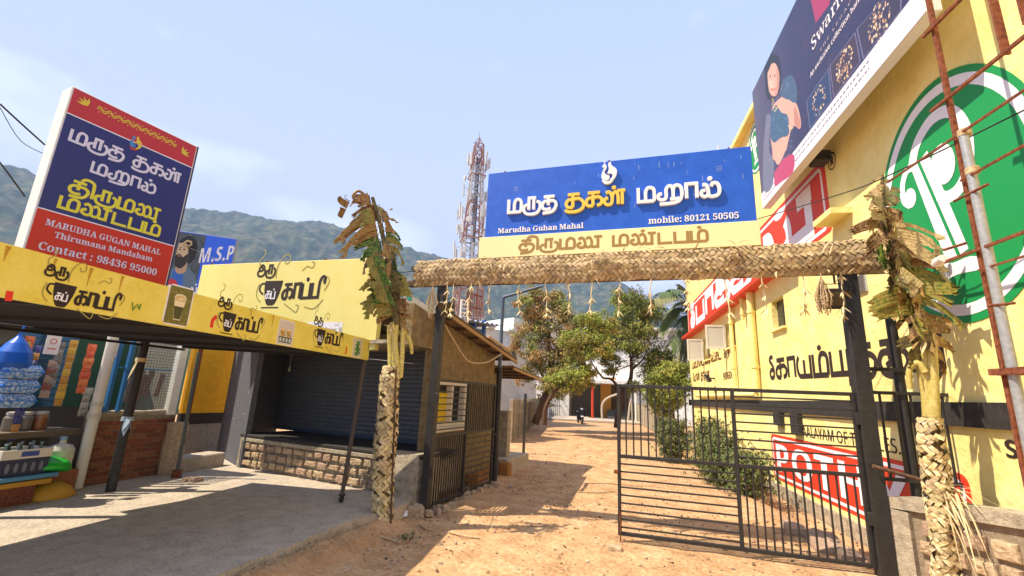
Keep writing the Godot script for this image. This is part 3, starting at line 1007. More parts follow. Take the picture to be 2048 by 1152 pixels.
# hoarding with printed flex, standing off the wall above the banner
func billboard():
	var F := moved(WALL, 0, 0, 0.55)
	var bl := uv(F, 1525, 412)
	var br := uv(F, 1855, 35)
	var tl := uv(F, 1503, 188)
	var x0 := bl.x
	var x1 := br.x
	var y0 := (bl.y + br.y) / 2
	var y1 := tl.y
	var th := 0.16
	var b := thing("billboard", "jewellery advertising hoarding with a woman in a jewelled dress, on the yellow wall", "billboard", F)
	var st := mb()
	cbox(st, Vector3((x0 + x1) / 2, (y0 + y1) / 2, -th / 2), Vector3(x1 - x0, y1 - y0, th), 0.01)
	part(b, "panel_box", st, mat(hexc("dedbe0"), 0.5))
	# brackets to the wall
	for k in 4:
		var x: float = lerp(x0 + 0.4, x1 - 0.3, k / 3.0)
		for y in [y1 - 0.4]:
			st = mb()
			box(st, Vector3(x, y, -0.36), Vector3(0.05, 0.05, 0.39))
			part(b, "bracket", st, M.black)
	st = mb()
	var bx := lerpf(x0, x1, 0.36)
	cbox(st, Vector3(bx, y0 + 0.13, -0.36), Vector3(0.3, 0.2, 0.26), 0.02)
	part(b, "control_box", st, M.black)
	# the print, painted in the photograph's outline of it
	var IW := 1000
	var IH := int(IW * (y1 - y0) / (x1 - x0))
	var im := Image.create(IW, IH, false, Image.FORMAT_RGB8)
	var Q := func(px, py) -> Vector2:
		var p := uv(F, px, py)
		return Vector2((p.x - x0) / (x1 - x0) * IW, (y1 - p.y) / (y1 - y0) * IH)
	var QA := func(a: Array) -> Array:
		var o := []
		for i in range(0, a.size(), 2):
			var p: Vector2 = Q.call(a[i], a[i + 1])
			o.append(p.x); o.append(p.y)
		return o
	var n := noise_bytes(512, 0.012, 5, 40)
	for y in IH:
		for x in IW:
			var v := n[(y * 512 / IH) * 512 + (x * 511 / IW)] / 255.0
			var t := clampf(x / (IW * 0.42), 0, 1)
			im.set_pixel(x, y, hexc("565066").lerp(hexc("28264f"), t).lerp(hexc("4a2d4e"), clampf((v - 0.5) * 1.4, 0, 0.7)))
	var white := hexc("e4e1ea")
	im.fill_rect(Rect2i(0, int(IH * 0.885), IW, IH), white)
	cv(im, [0, IH * 0.88, IW, IH * 0.885, IW, IH, 0, IH], white)
	for k in 150: cv_dot(im, rng.randf() * IW, rng.randf() * IH * 0.88, rng.randf_range(0.8, 1.8), hexc("8d7aa8"))
	# small print on the white strip
	for r in 2:
		var x := 30.0
		while x < IW * 0.8:
			var w := rng.randf_range(5, 16)
			im.fill_rect(Rect2i(int(x), int(IH * (0.91 + 0.035 * r)), int(w), 6), hexc("7a7484"))
			x += w + rng.randf_range(3, 6)
	# woman: hair, skin, blouse, skirt
	var skin := hexc("d8a490")
	cv(im, QA.call([1546, 112, 1532, 125, 1532, 170, 1545, 205, 1556, 160, 1558, 130]), hexc("15121c"), true)
	cv(im, QA.call([1541, 106, 1530, 120, 1531, 176, 1538, 200, 1549, 196, 1560, 180, 1563, 140, 1556, 112]), hexc("120e14"), true)
	cv(im, QA.call([1556, 200, 1572, 190, 1592, 205, 1602, 240, 1600, 258, 1588, 252, 1582, 262, 1572, 300, 1556, 330, 1545, 300, 1540, 250, 1545, 215]), skin, true)
	cv(im, QA.call([1552, 122, 1537, 135, 1536, 165, 1541, 188, 1552, 192, 1558, 175, 1559, 140]), skin, true)
	cv(im, QA.call([1557, 130, 1559, 165, 1555, 188, 1550, 190, 1554, 165, 1553, 138]), hexc("c08872"), true)
	cv(im, QA.call([1538, 162, 1546, 160, 1548, 172, 1541, 176]), hexc("e6b8a4"), true)
	cv(im, QA.call([1590, 210, 1601, 242, 1599, 256, 1590, 250, 1588, 225]), hexc("b8806c"), true)
	cv(im, QA.call([1560, 185, 1568, 160, 1583, 150, 1594, 175, 1592, 205, 1578, 200, 1566, 195]), hexc("3d5675"), true)
	cv(im, QA.call([1542, 225, 1552, 210, 1563, 225, 1576, 232, 1578, 268, 1562, 276, 1547, 285, 1540, 262]), hexc("345878"), true)
	cv(im, QA.call([1533, 230, 1542, 235, 1538, 300, 1548, 320, 1545, 372, 1528, 380, 1527, 300]), hexc("6d6f86"), true)
	cv(im, QA.call([1549, 345, 1568, 318, 1588, 310, 1586, 345, 1562, 365, 1550, 372]), hexc("b83a62"), true)
	cv(im, QA.call([1545, 300, 1556, 288, 1574, 278, 1573, 300, 1558, 315, 1547, 320]), skin, true)
	for k in 160:
		var p: Vector2 = Q.call(rng.randf_range(1535, 1590), rng.randf_range(160, 330))
		var c0 := im.get_pixel(clampi(int(p.x), 0, IW - 1), clampi(int(p.y), 0, IH - 1))
		if c0.b > c0.r: cv_dot(im, p.x, p.y, 2.2, hexc("a9c0cf") if k % 2 else hexc("9a3d55"))
	cv_line(im, QA.call([1546, 195, 1551, 215, 1560, 212]), 4, hexc("d9b26a"), true)
	cv(im, QA.call([1548, 112, 1537, 122, 1534, 145, 1538, 140, 1544, 126, 1552, 128, 1558, 142, 1560, 160, 1562, 140, 1557, 118]), hexc("120e14"), true)
	for q in [[1541, 152, 3.4], [1550, 151, 3.4]]:
		var p: Vector2 = Q.call(q[0], q[1])
		cv_dot(im, p.x, p.y, q[2] * 2.2, hexc("2a1c24"), q[2])
	cv_line(im, QA.call([1542, 177, 1546, 180, 1552, 177]), 4, hexc("b34a50"), true)
	cv_line(im, QA.call([1547, 158, 1545, 166, 1548, 168]), 2, hexc("b98472"), true)
	# jewellery panels
	var pnl := [[1613, 202, 1658, 136, 1664, 200, 1620, 258], [1660, 132, 1711, 64, 1722, 122, 1668, 196], [1714, 58, 1804, -40, 1804, 20, 1727, 118]]
	var pc := [hexc("24355f"), hexc("3b2a3f"), hexc("352c48")]
	for k in 3:
		cv(im, QA.call(pnl[k]), hexc("8a86a6"))
		var a: Array = QA.call(pnl[k])
		var cx: float = (a[0] + a[2] + a[4] + a[6]) / 4
		var cyy: float = (a[1] + a[3] + a[5] + a[7]) / 4
		var inner := []
		for i in range(0, 8, 2):
			inner.append(cx + (a[i] - cx) * 0.96); inner.append(cyy + (a[i + 1] - cyy) * 0.96)
		cv(im, inner, pc[k])
		for j in 90:
			var g := rng.randf() * TAU
			var rr := sqrt(rng.randf())
			var gx := cx + cos(g) * rr * IW * 0.045
			var gy := cyy + sin(g) * rr * IH * 0.085
			if k == 0 and absf(rr - 0.75) > 0.2: continue
			cv_dot(im, gx, gy, rng.randf_range(1.5, 4.0), [hexc("d8b98a"), hexc("b98a58"), hexc("e6d3b3")][j % 3])
	cv(im, QA.call([1622, 0, 1632, 46, 1660, 8, 1660, -60, 1618, -60]), hexc("a02a58"))
	im.resize(IW / 3, IH / 3, Image.INTERPOLATE_LANCZOS)
	im.resize(IW, IH, Image.INTERPOLATE_CUBIC)
	cv_line(im, QA.call([1544, 196, 1549, 222, 1556, 214]), 3, hexc("e6c88a"), true)
	cv_line(im, QA.call([1577, 250, 1581, 258, 1587, 254]), 4, hexc("e6c88a"), true)
	for k in 3: cv_line(im, QA.call([1553 + k, 300 + k * 2, 1558 + k, 312 + k]), 2, hexc("e6c88a"))
	for k in 120:
		var p: Vector2 = Q.call(rng.randf_range(1532, 1592), rng.randf_range(155, 330))
		var c0 := im.get_pixel(clampi(int(p.x), 0, IW - 1), clampi(int(p.y), 0, IH - 1))
		if c0.b > c0.r * 1.15 and c0.b < 0.6: cv_dot(im, p.x, p.y, 1.3, hexc("c3d2dc") if k % 2 else hexc("c06a80"))
	picture(b, "print", im, rect(x0 + 0.004, y0 + 0.004, x1 - 0.004, y1 - 0.004), 0.004, 0.35)
	var gold := mat(hexc("e9e4ee"), 0.5)
	latin(b, gold, "Swarnam", uv(F, 1626, 102), uv(F, 1626, 102) + Vector2(1.55, 0), 0.22, 0.006, 0.003, true, false)
	latin(b, mat(hexc("b8b3c8"), 0.5), "T H E   L E G A C Y   I S", uv(F, 1641, 100) + Vector2(0, -0.04), uv(F, 1641, 100) + Vector2(1.3, -0.04), 0.045, 0.006, 0.003, true, false)
	latin(b, gold, "An exclusive collection handcrafted", uv(F, 1622, 156), uv(F, 1622, 156) + Vector2(2.0, 0), 0.085, 0.006, 0.003, false, false)

# rusty frame of a street hoarding in front of the yellow wall
func scaffold():
	var F := moved(WALL, 0, 0, 0.75)
	var s := thing("hoarding_frame", "rusty steel hoarding frame with a grey pipe, in front of the green oval", "frame", F)
	var H := func(px, py): return hit(F, px, py)
	var v3 := func(p: Vector2, z := 0.0): return Vector3(p.x, p.y, z)
	var P := func(px, py): return uv(F, px, py)
	var base := GY - F.origin.y
	var a: Vector2 = P.call(1945, 430)
	var st := mb()
	bar(st, Vector3(a.x, base - 0.3, 0), Vector3(a.x, P.call(1868, 0).y + 1.6, 0), 0.036, 0.036)
	part(s, "post", st, M.rust)
	st = mb()
	var g: Vector2 = P.call(1985, 520)
	tube(st, [Vector3(g.x, base - 0.3, 0.02), Vector3(g.x, P.call(1920, 275).y, 0.02)], 0.036, 12)
	part(s, "grey_pipe", st, M.galv)
	for v in [[1919, 275], [1934, 350]]:
		st = mb()
		var c: Vector2 = P.call(v[0], v[1])
		tube(st, [Vector3(g.x, c.y - 0.03, 0.01), Vector3(g.x, c.y + 0.03, 0.01)], 0.05, 10)
		part(s, "rope_tie", st, M.palm[0])
	var rails := [[1855, 73, 1939, 0, 0.03], [1871, 222, 2048, 97, 0.026], [1782, 365, 2048, 212, 0.018], [1932, 361, 2048, 303, 0.018], [1870, 535, 2048, 473, 0.024], [1969, 540, 2048, 519, 0.016]]
	for q in rails:
		st = mb()
		var p0: Vector2 = P.call(q[0], q[1])
		var p1: Vector2 = P.call(q[2], q[3])
		p1 += (p1 - p0).normalized() * 1.5
		p1.y = p0.y + (p1.y - p0.y) * 0.5
		bar(st, Vector3(p0.x, p0.y, 0.04), Vector3(p1.x, p1.y, 0.04), q[4])
		part(s, "rail", st, M.rust)
	for q in [[1990, 40, 124, 0.06], [2041, 20, 55, 0.05]]:
		st = mb()
		var p0: Vector2 = P.call(q[0], q[1])
		bar(st, Vector3(p0.x, P.call(q[0], q[2]).y, -0.02), Vector3(p0.x, p0.y + 1.6, -0.02), q[3], 0.02)
		part(s, "upright", st, M.rust)
	for q in [[1921, 402, 1990, 368], [1899, 500, 1945, 486], [1990, 612, 2044, 606]]:
		st = mb()
		var p0: Vector2 = P.call(q[0], q[1])
		var p1: Vector2 = P.call(q[2], q[3])
		tube(st, [v3.call(p0, 0.05), v3.call(p1, 0.05)], 0.012, 6)
		part(s, "rod", st, M.rust)
	st = mb()
	var tr: Vector2 = P.call(2004, 745)
	box(st, Vector3(tr.x + 0.4, tr.y, 0.0), Vector3(0.85, 0.05, 0.16))
	part(s, "foot_plate", st, M.rust)
	st = mb()
	var ins: Vector2 = P.call(1893, 524)
	tube(st, [Vector3(ins.x - 0.07, ins.y - 0.01, 0.06), Vector3(ins.x - 0.02, ins.y, 0.06), Vector3(ins.x + 0.06, ins.y + 0.02, 0.06)], [0.025, 0.05, 0.04], 10)
	part(s, "insulator", st, M.pvc)

# ---------------------------------------------------------------- woven palm leaf
# tiles of a 2/2 twill laid at 45 degrees over a W x H patch; where(x, y, lift) puts each point in space
func weave(st: SurfaceTool, W: float, H: float, s: float, where: Callable, rough := 1.0, skip := 0.0):
	var k := sqrt(0.5)
	var N := int((W + H) / (s * k * 2.0)) + 4
	for i in range(-N, N):
		for j in range(-N, N):
			var m := posmod(i + j, 4)
			var across := m == 0
			var along := m == 2
			if not across and not along: continue
			# a float two cells long along one diagonal
			var cx := (i - j) * s * k
			var cy := (i + j) * s * k
			if across:
				cx += s * k * 0.5; cy += s * k * 0.5
			else:
				cx -= s * k * 0.5; cy += s * k * 0.5
			if cx < 0 or cx > W or cy < 0 or cy > H: continue
			if skip > 0 and rng.randf() < skip: continue
			var d := Vector2(k, k) if across else Vector2(-k, k)
			d = d.rotated(rng.randf_range(-0.1, 0.1) * rough)
			var nn := Vector2(-d.y, d.x)
			var L := s * rng.randf_range(1.1, 1.3)
			var w := s * rng.randf_range(0.38, 0.5)
			var t := rng.randf_range(0.55, 1.15)
			st.set_color(Color(t, t * rng.randf_range(0.94, 1.02), t * rng.randf_range(0.82, 1.0)))
			var lift := s * 0.22
			var jj := s * 0.12 * rough
			var P := []
			for e in [-1.0, -0.35, 0.35, 1.0]:
				var h: float = (lift if absf(e) < 0.5 else -lift * 0.2) + rng.randf_range(0, jj)
				for sd in [-1.0, 1.0]:
					var q: Vector2 = Vector2(cx, cy) + d * L * e + nn * w * sd
					P.append(where.call(clampf(q.x, -0.01, W + 0.01), clampf(q.y, -0.012, H + 0.012), h + (0.12 * s if sd > 0 else 0.0)))
			for e in 3: quad(st, P[e * 2 + 1], P[e * 2 + 3], P[e * 2 + 2], P[e * 2])

func tinted(m: StandardMaterial3D) -> StandardMaterial3D:
	var c: StandardMaterial3D = m.duplicate()
	c.vertex_color_use_as_albedo = true
	return c

# ---------------------------------------------------------------- gate posts, leaves, beam and sign
func gateway():
	var F := GATE
	var o := -F.origin.y
	var U := func(px, py, off := 0.0): return uv(F, px, py, off)
	var yv := func(px, py): return uv(F, px, py).y
	# posts
	for q in [[0.0, 3.34, 0.13, "black square steel gate post beside the roadside stall", 0.0], [5.74, 3.34, 0.17, "thick black steel gate post carrying the closed gate leaf", 0.0], [6.86, 2.05, 0.12, "short black steel post at the end of the side panel", -0.1]]:
		var t := thing("gate_post", q[3], "post", moved(F, q[0], 0, q[4]))
		var st := mb()
		cbox(st, Vector3(0, (q[1] + o - 0.2) / 2, 0), Vector3(q[2], q[1] + o + 0.2, q[2]), 0.008)
		part(t, "shaft", st, M.black)
		st = mb()
		for v in [0.4, 1.5]: cbox(st, Vector3(-q[2] / 2 - 0.015 if q[0] > 1 else q[2] / 2 + 0.015, v + o, q[2] * 0.3), Vector3(0.05, 0.14, 0.05), 0.006)
		part(t, "hinge", st, M.black)
	var pole := thing("tall_pole", "round black pole behind the banana plant at the stone wall", "pole", moved(F, 6.2, 0, -0.15))
	var ps := mb()
	tube(ps, [Vector3(0, -0.1, 0), Vector3(0, 2.9 + o, 0)], 0.055, 12)
	part(pole, "shaft", ps, M.black)
	ps = mb()
	tube(ps, [Vector3(0, 2.9 + o, 0), Vector3(0, 2.95 + o, 0)], [0.06, 0.03], 12)
	part(pole, "cap", ps, M.black)
	# leaves: closed on the right, swung in on the left
	gate_leaf("gate_leaf", "black barred steel gate leaf standing closed across the drive", F, 2.84, 5.63, uv(F, 1240, 1070).y, uv(F, 1237, 768).y, uv(F, 1240, 912).y, 4.29, true)
	gate_leaf("gate_leaf", "black barred steel gate leaf swung open along the stall's side wall", LEAF, 0.08, uv(LEAF, 985, 965).x - 0.12, 0.06, uv(LEAF, 990, 768).y, uv(LEAF, 985, 858).y, uv(LEAF, 931, 870).x, false)
	# narrow railing between thick post and end post
	var rl := thing("side_railing", "narrow black railing panel above the stone wall beside the gate post", "railing", moved(F, 0, 0, -0.1))
	for v in [yv.call(1850, 788), yv.call(1850, 966)]:
		var st := mb()
		bar(st, Vector3(5.84, v, 0), Vector3(6.8, v, 0), 0.04)
		part(rl, "rail", st, M.black)
	for k in 6:
		var st := mb()
		var x := 5.95 + k * 0.155
		bar(st, Vector3(x, yv.call(1850, 966) + 0.02, 0), Vector3(x, yv.call(1850, 788) - 0.02, 0), 0.022)
		part(rl, "bar", st, M.black)
	var st := mb()
	var hb: Vector2 = U.call(1800, 748)
	bar(st, Vector3(5.8, hb.y + 0.06, 0.02), Vector3(8.0, hb.y + 0.02, 0.02), 0.045)
	part(rl, "long_bar", st, M.black)
	# the beam
	var b := thing("gate_beam", "gateway beam wrapped in woven dry palm leaf, carried by the gate posts", "beam", moved(F, 0, 0, 0))
	var v0: float = (yv.call(830, 575) + yv.call(1740, 545)) / 2
	var v1: float = (yv.call(840, 527) + yv.call(1740, 490)) / 2
	var xl: float = U.call(838, 550).x
	var xr := 6.35
	st = mb()
	cbox(st, Vector3((xl - 0.12 + xr) / 2, v0 + 0.05, 0.0), Vector3(xr - xl + 0.2, 0.1, 0.12), 0.006)
	part(b, "steel_tube", st, mat(hexc("4b3a28"), 0.7))
	st = mb()
	cbox(st, Vector3((xl + xr) / 2, v1 - 0.06, -0.02), Vector3(xr - xl + 0.3, 0.06, 0.1), 0.006)
	part(b, "steel_tube", st, mat(hexc("4b3a28"), 0.7))
	var pm := tinted(M.palm[1])
	var cuts := [xl - 0.02, U.call(972, 540).x, U.call(1193, 530).x, U.call(1462, 520).x, xr - 0.15]
	var sag := FastNoiseLite.new()
	sag.seed = 3
	sag.frequency = 1.3
	for k in 4:
		var x0: float = cuts[k]
		var x1: float = cuts[k + 1] + 0.03
		var hh := v1 - v0 + 0.0
		var tilt: float = [0.01, 0.0, 0.015, -0.01][k]
		var full := hh + 0.34        # front, then over the top to the back
		var zk: float = 0.085 + 0.006 * (k % 2)
		var where := func(x: float, y: float, lift: float) -> Vector3:
			var bul := sag.get_noise_2d((x + x0) * 1.5, y * 2.0) * 0.035
			var low := v0 - 0.015 + sag.get_noise_1d((x + x0) * 2.0) * 0.03 + tilt * sin(x * 3.0)
			if y < hh: return Vector3(x0 + x, low + y, zk + 0.05 * sin(PI * y / hh) + bul + lift)
			var a := minf((y - hh) / 0.34, 1.0) * PI
			return Vector3(x0 + x, low + hh + sin(a) * (0.05 + lift), zk + 0.0 - (1.0 - cos(a)) * 0.105 + bul * cos(a) + lift * cos(a))
		st = mb()
		weave(st, x1 - x0, full, 0.056, where, 1.3)
		var wv := part(b, "woven_mat", st, pm)
		wv.set_meta("kind", "stuff")
		# the under-layer seen through the gaps
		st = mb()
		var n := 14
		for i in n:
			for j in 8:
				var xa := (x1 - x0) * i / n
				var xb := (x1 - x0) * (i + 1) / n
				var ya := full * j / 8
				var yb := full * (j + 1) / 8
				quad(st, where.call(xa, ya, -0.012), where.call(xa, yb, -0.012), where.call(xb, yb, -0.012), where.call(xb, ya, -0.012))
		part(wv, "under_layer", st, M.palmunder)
	# loose ends at the mat's joints
	for k in 110:
		st = mb()
		var x: float = cuts[rng.randi() % 4 + (1 if k % 5 else 0)] if k % 2 else rng.randf_range(xl, xr - 0.2)
		x = clampf(x + rng.randf_range(-0.12, 0.12), xl, xr)
		var p := Vector3(x, rng.randf_range(v0 + 0.25, v1 + 0.05) if k % 3 else v0 + 0.02, 0.17)
		blade(st, p, Vector3(rng.randf_range(-1, 1), rng.randf_range(-0.6, 0.6), 0.35), rng.randf_range(0.08, 0.2), rng.randf_range(0.012, 0.03), 0.4)
		part(b, "loose_strip", st, M.palm[k % 2])
	main_sign(F)
	# strings of folded palm-leaf ornaments
	var tops := [[893, 583, 1.0], [905, 592, 0.9], [941, 583, 1.05], [981, 572, 0.9], [1040, 566, 0.95], [1093, 562, 0.95], [1137, 560, 0.85], [1182, 557, 0.85], [1238, 556, 0.95], [1301, 556, 0.95], [1373, 556, 0.8], [1452, 555, 1.0], [1523, 552, 0.95], [1604, 552, 0.95], [1680, 548, 1.1]]
	for i in tops.size():
		var q: Array = tops[i]
		var p: Vector2 = U.call(q[0], q[1], 0.1)
		var xf := F * Transform3D(Basis(Vector3.UP, rng.randf_range(-0.5, 0.5)).scaled(Vector3(1, q[2] * rng.randf_range(0.85, 1.12), 1)), Vector3(p.x, v0 + 0.02, 0.1))
		streamer(xf, i)
	# two dry flower bunches
	for q in [[866, 585, 0.62, "dry twig bunch hanging at the stall end of the woven beam"], [1641, 560, 0.6, "dry grain bunch hanging beside the floodlight on the beam"]]:
		var p: Vector2 = U.call(q[0], q[1], 0.1)
		var t := thing("dry_bunch", q[3], "bunch", moved(F, p.x, v0 + 0.03, 0.12))
		var first: bool = q[0] < 1000
		st = mb()
		tube(st, [Vector3(0, 0.03, 0), Vector3(0.005, -0.12, 0)], 0.008, 6)
		part(t, "stalk", st, M.palm[0])
		for k in 16:
			st = mb()
			var a := rng.randf() * TAU
			var r := rng.randf_range(0.02, 0.07)
			var e := Vector3(cos(a) * r, -q[2] * rng.randf_range(0.8, 1.0), sin(a) * r * 0.6)
			var mid := Vector3(cos(a) * r * 1.5, -q[2] * 0.55, sin(a) * r)
			if first: mid *= Vector3(1.2, 1, 1); e.x *= 0.3
			tube(st, [Vector3(0, -0.08, 0), mid, e], [0.004, 0.007, 0.003], 5)
			if not first:
				for g in 14:
					var f := rng.randf_range(0.3, 1.0)
					var c: Vector3 = mid.lerp(e, (f - 0.3) / 0.7) + Vector3(rng.randf_range(-1, 1), 0, rng.randf_range(-1, 1)) * 0.012
					cbox(st, c, Vector3(0.013, 0.022, 0.013), 0.005)
			part(t, "sprig", st, M.palm[k % 2])
	# floodlights under the beam
	for q in [[893, 616, 0.2, "black floodlight under the woven beam at the stall post"], [1672, 598, 0.26, "black floodlight on a bracket under the woven beam, by the thick post"]]:
		var p: Vector2 = U.call(q[0], q[1], 0.0)
		var t := thing("floodlight", q[3], "floodlight", moved(F, p.x, p.y, 0.02))
		var B := Basis(Vector3.RIGHT, 0.25)
		st = mb()
		cbox(st, Vector3.ZERO, Vector3(q[2] * 1.4, q[2] * 1.02, 0.1), 0.015, B)
		part(t, "housing", st, M.black)
		st = mb()
		box(st, B * Vector3(0, 0, 0.053), Vector3(q[2] * 1.1, q[2] * 0.7, 0.006), B)
		part(t, "lens", st, mat(hexc("5a5038"), 0.2))
		st = mb()
		for sx in [-1, 1]: bar(st, Vector3(sx * q[2] * 0.73, 0, 0), Vector3(sx * q[2] * 0.66, q[2] * 0.75, 0), 0.02, 0.008)
		bar(st, Vector3(-q[2] * 0.66, q[2] * 0.75, 0), Vector3(q[2] * 0.66, q[2] * 0.75, 0), 0.02, 0.008)
		bar(st, Vector3(0, q[2] * 0.75, 0), Vector3(0, v0 - p.y, 0), 0.02)
		part(t, "bracket", st, M.black)

func blade(st: SurfaceTool, p: Vector3, d: Vector3, L: float, w: float, droop := 0.5):   # a narrow pointed leaf strip
	d = d.normalized()
	var side := d.cross(Vector3(rng.randf_range(-0.3, 0.3), 1, rng.randf_range(-0.3, 0.3))).normalized()
	var prev := []
	for k in 5:
		var f := k / 4.0
		var c := p + d * L * f + Vector3(0, -droop * L * f * f, 0)
		var ww := w * 0.5 * (1.0 - pow(absf(f - 0.35) / 0.66, 2.2))
		ww = maxf(ww, 0.0015)
		var up := side.cross(d).normalized() * w * 0.18
		var cur := [c - side * ww, c + up * (1.0 - f), c + side * ww]
		if k > 0:
			quad(st, prev[0], cur[0], cur[1], prev[1])
			quad(st, prev[1], cur[1], cur[2], prev[2])
		prev = cur

func streamer(xf: Transform3D, sd: int) -> Node3D:
	var t := thing("palm_streamer", "string of folded dry palm-leaf ornaments hanging from the woven beam", "streamer", xf, "palm-leaf strings under the gate beam")
	var st := mb()
	var pts := []
	for k in 7: pts.append(Vector3(rng.randf_range(-0.012, 0.012) + sin(sd + k * 0.5) * 0.015, -0.09 * k, rng.randf_range(-0.01, 0.01)))
	pts[0] = Vector3(0, 0.02, 0)
	tube(st, smooth3(pts, 3), 0.0085, 6)
	part(t, "string", st, M.palmpale)
	for k in [[2, 4, 6], [3, 5, 6], [1, 3, 5, 6], [4, 6]][sd % 4]:
		st = mb()
		var p: Vector3 = pts[k]
		for j in 5 + sd % 3:
			var a := TAU * j / 6.0 + rng.randf()
			blade(st, p + Vector3(0, 0.03, 0), Vector3(cos(a), -0.75, sin(a) * 0.7), rng.randf_range(0.075, 0.12), 0.022, 0.15)
		blade(st, p + Vector3(0, 0.03, 0), Vector3(0.05, -1, 0), 0.1, 0.02, 0)
		part(t, "ornament", st, M.palmpale)
	return t

func gate_leaf(called: String, label: String, F: Transform3D, x0: float, x1: float, y0: float, y1: float, ym: float, xm: float, right: bool):
	var t := thing(called, label, "gate", moved(F, 0, 0, 0.0))
	var fw := 0.045
	for q in [[x0, y0, x0, y1], [x1, y0, x1, y1], [xm, y0, xm, y1]]:
		var st := mb()
		cbox(st, Vector3(q[0], (y0 + y1) / 2, 0), Vector3(fw, y1 - y0, fw), 0.004)
		part(t, "stile", st, M.black)
	for y in [y0 + fw / 2, ym, y1 - fw / 2]:
		for e in [[x0, xm], [xm, x1]]:
			var st := mb()
			cbox(st, Vector3((e[0] + e[1]) / 2, y, 0.001), Vector3(e[1] - e[0] - fw, fw, fw - 0.004), 0.004)
			part(t, "rail", st, M.black)
	var cells := [[x0, xm, ym, y1, right], [xm, x1, ym, y1, not right], [x0, xm, y0, ym, not right], [xm, x1, y0, ym, right]]
	for c in cells:
		var upright: bool = c[4]
		var n: int = (14 if upright else (8 if c[2] > y0 else 9))
		for k in n:
			var f := (k + 1.0) / (n + 1.0)
			var st := mb()
			if upright:
				var x: float = lerp(c[0], c[1], f)
				cbox(st, Vector3(x, (c[2] + c[3]) / 2, 0), Vector3(0.02, c[3] - c[2] - fw * 0.6, 0.02), 0.003)
			else:
				var y: float = lerp(c[2], c[3], f)
				cbox(st, Vector3((c[0] + c[1]) / 2, y, 0), Vector3(c[1] - c[0] - fw * 0.6, 0.02, 0.02), 0.003)
			part(t, "bar", st, M.black)
	var st := mb()
	if right:
		cbox(st, Vector3(x0 - 0.04, ym - 0.2, 0.02), Vector3(0.06, 0.05, 0.05), 0.008)
		tube(st, [Vector3(x0 + 0.01, y0 - 0.09, 0.045), Vector3(x0 + 0.01, y0 + 0.3, 0.045)], 0.009, 6)
		part(t, "drop_bolt", st, M.rust)
	else:
		cbox(st, Vector3(x1 + 0.03, ym - 0.1, 0.02), Vector3(0.05, 0.05, 0.05), 0.008)
		part(t, "latch", st, M.black)

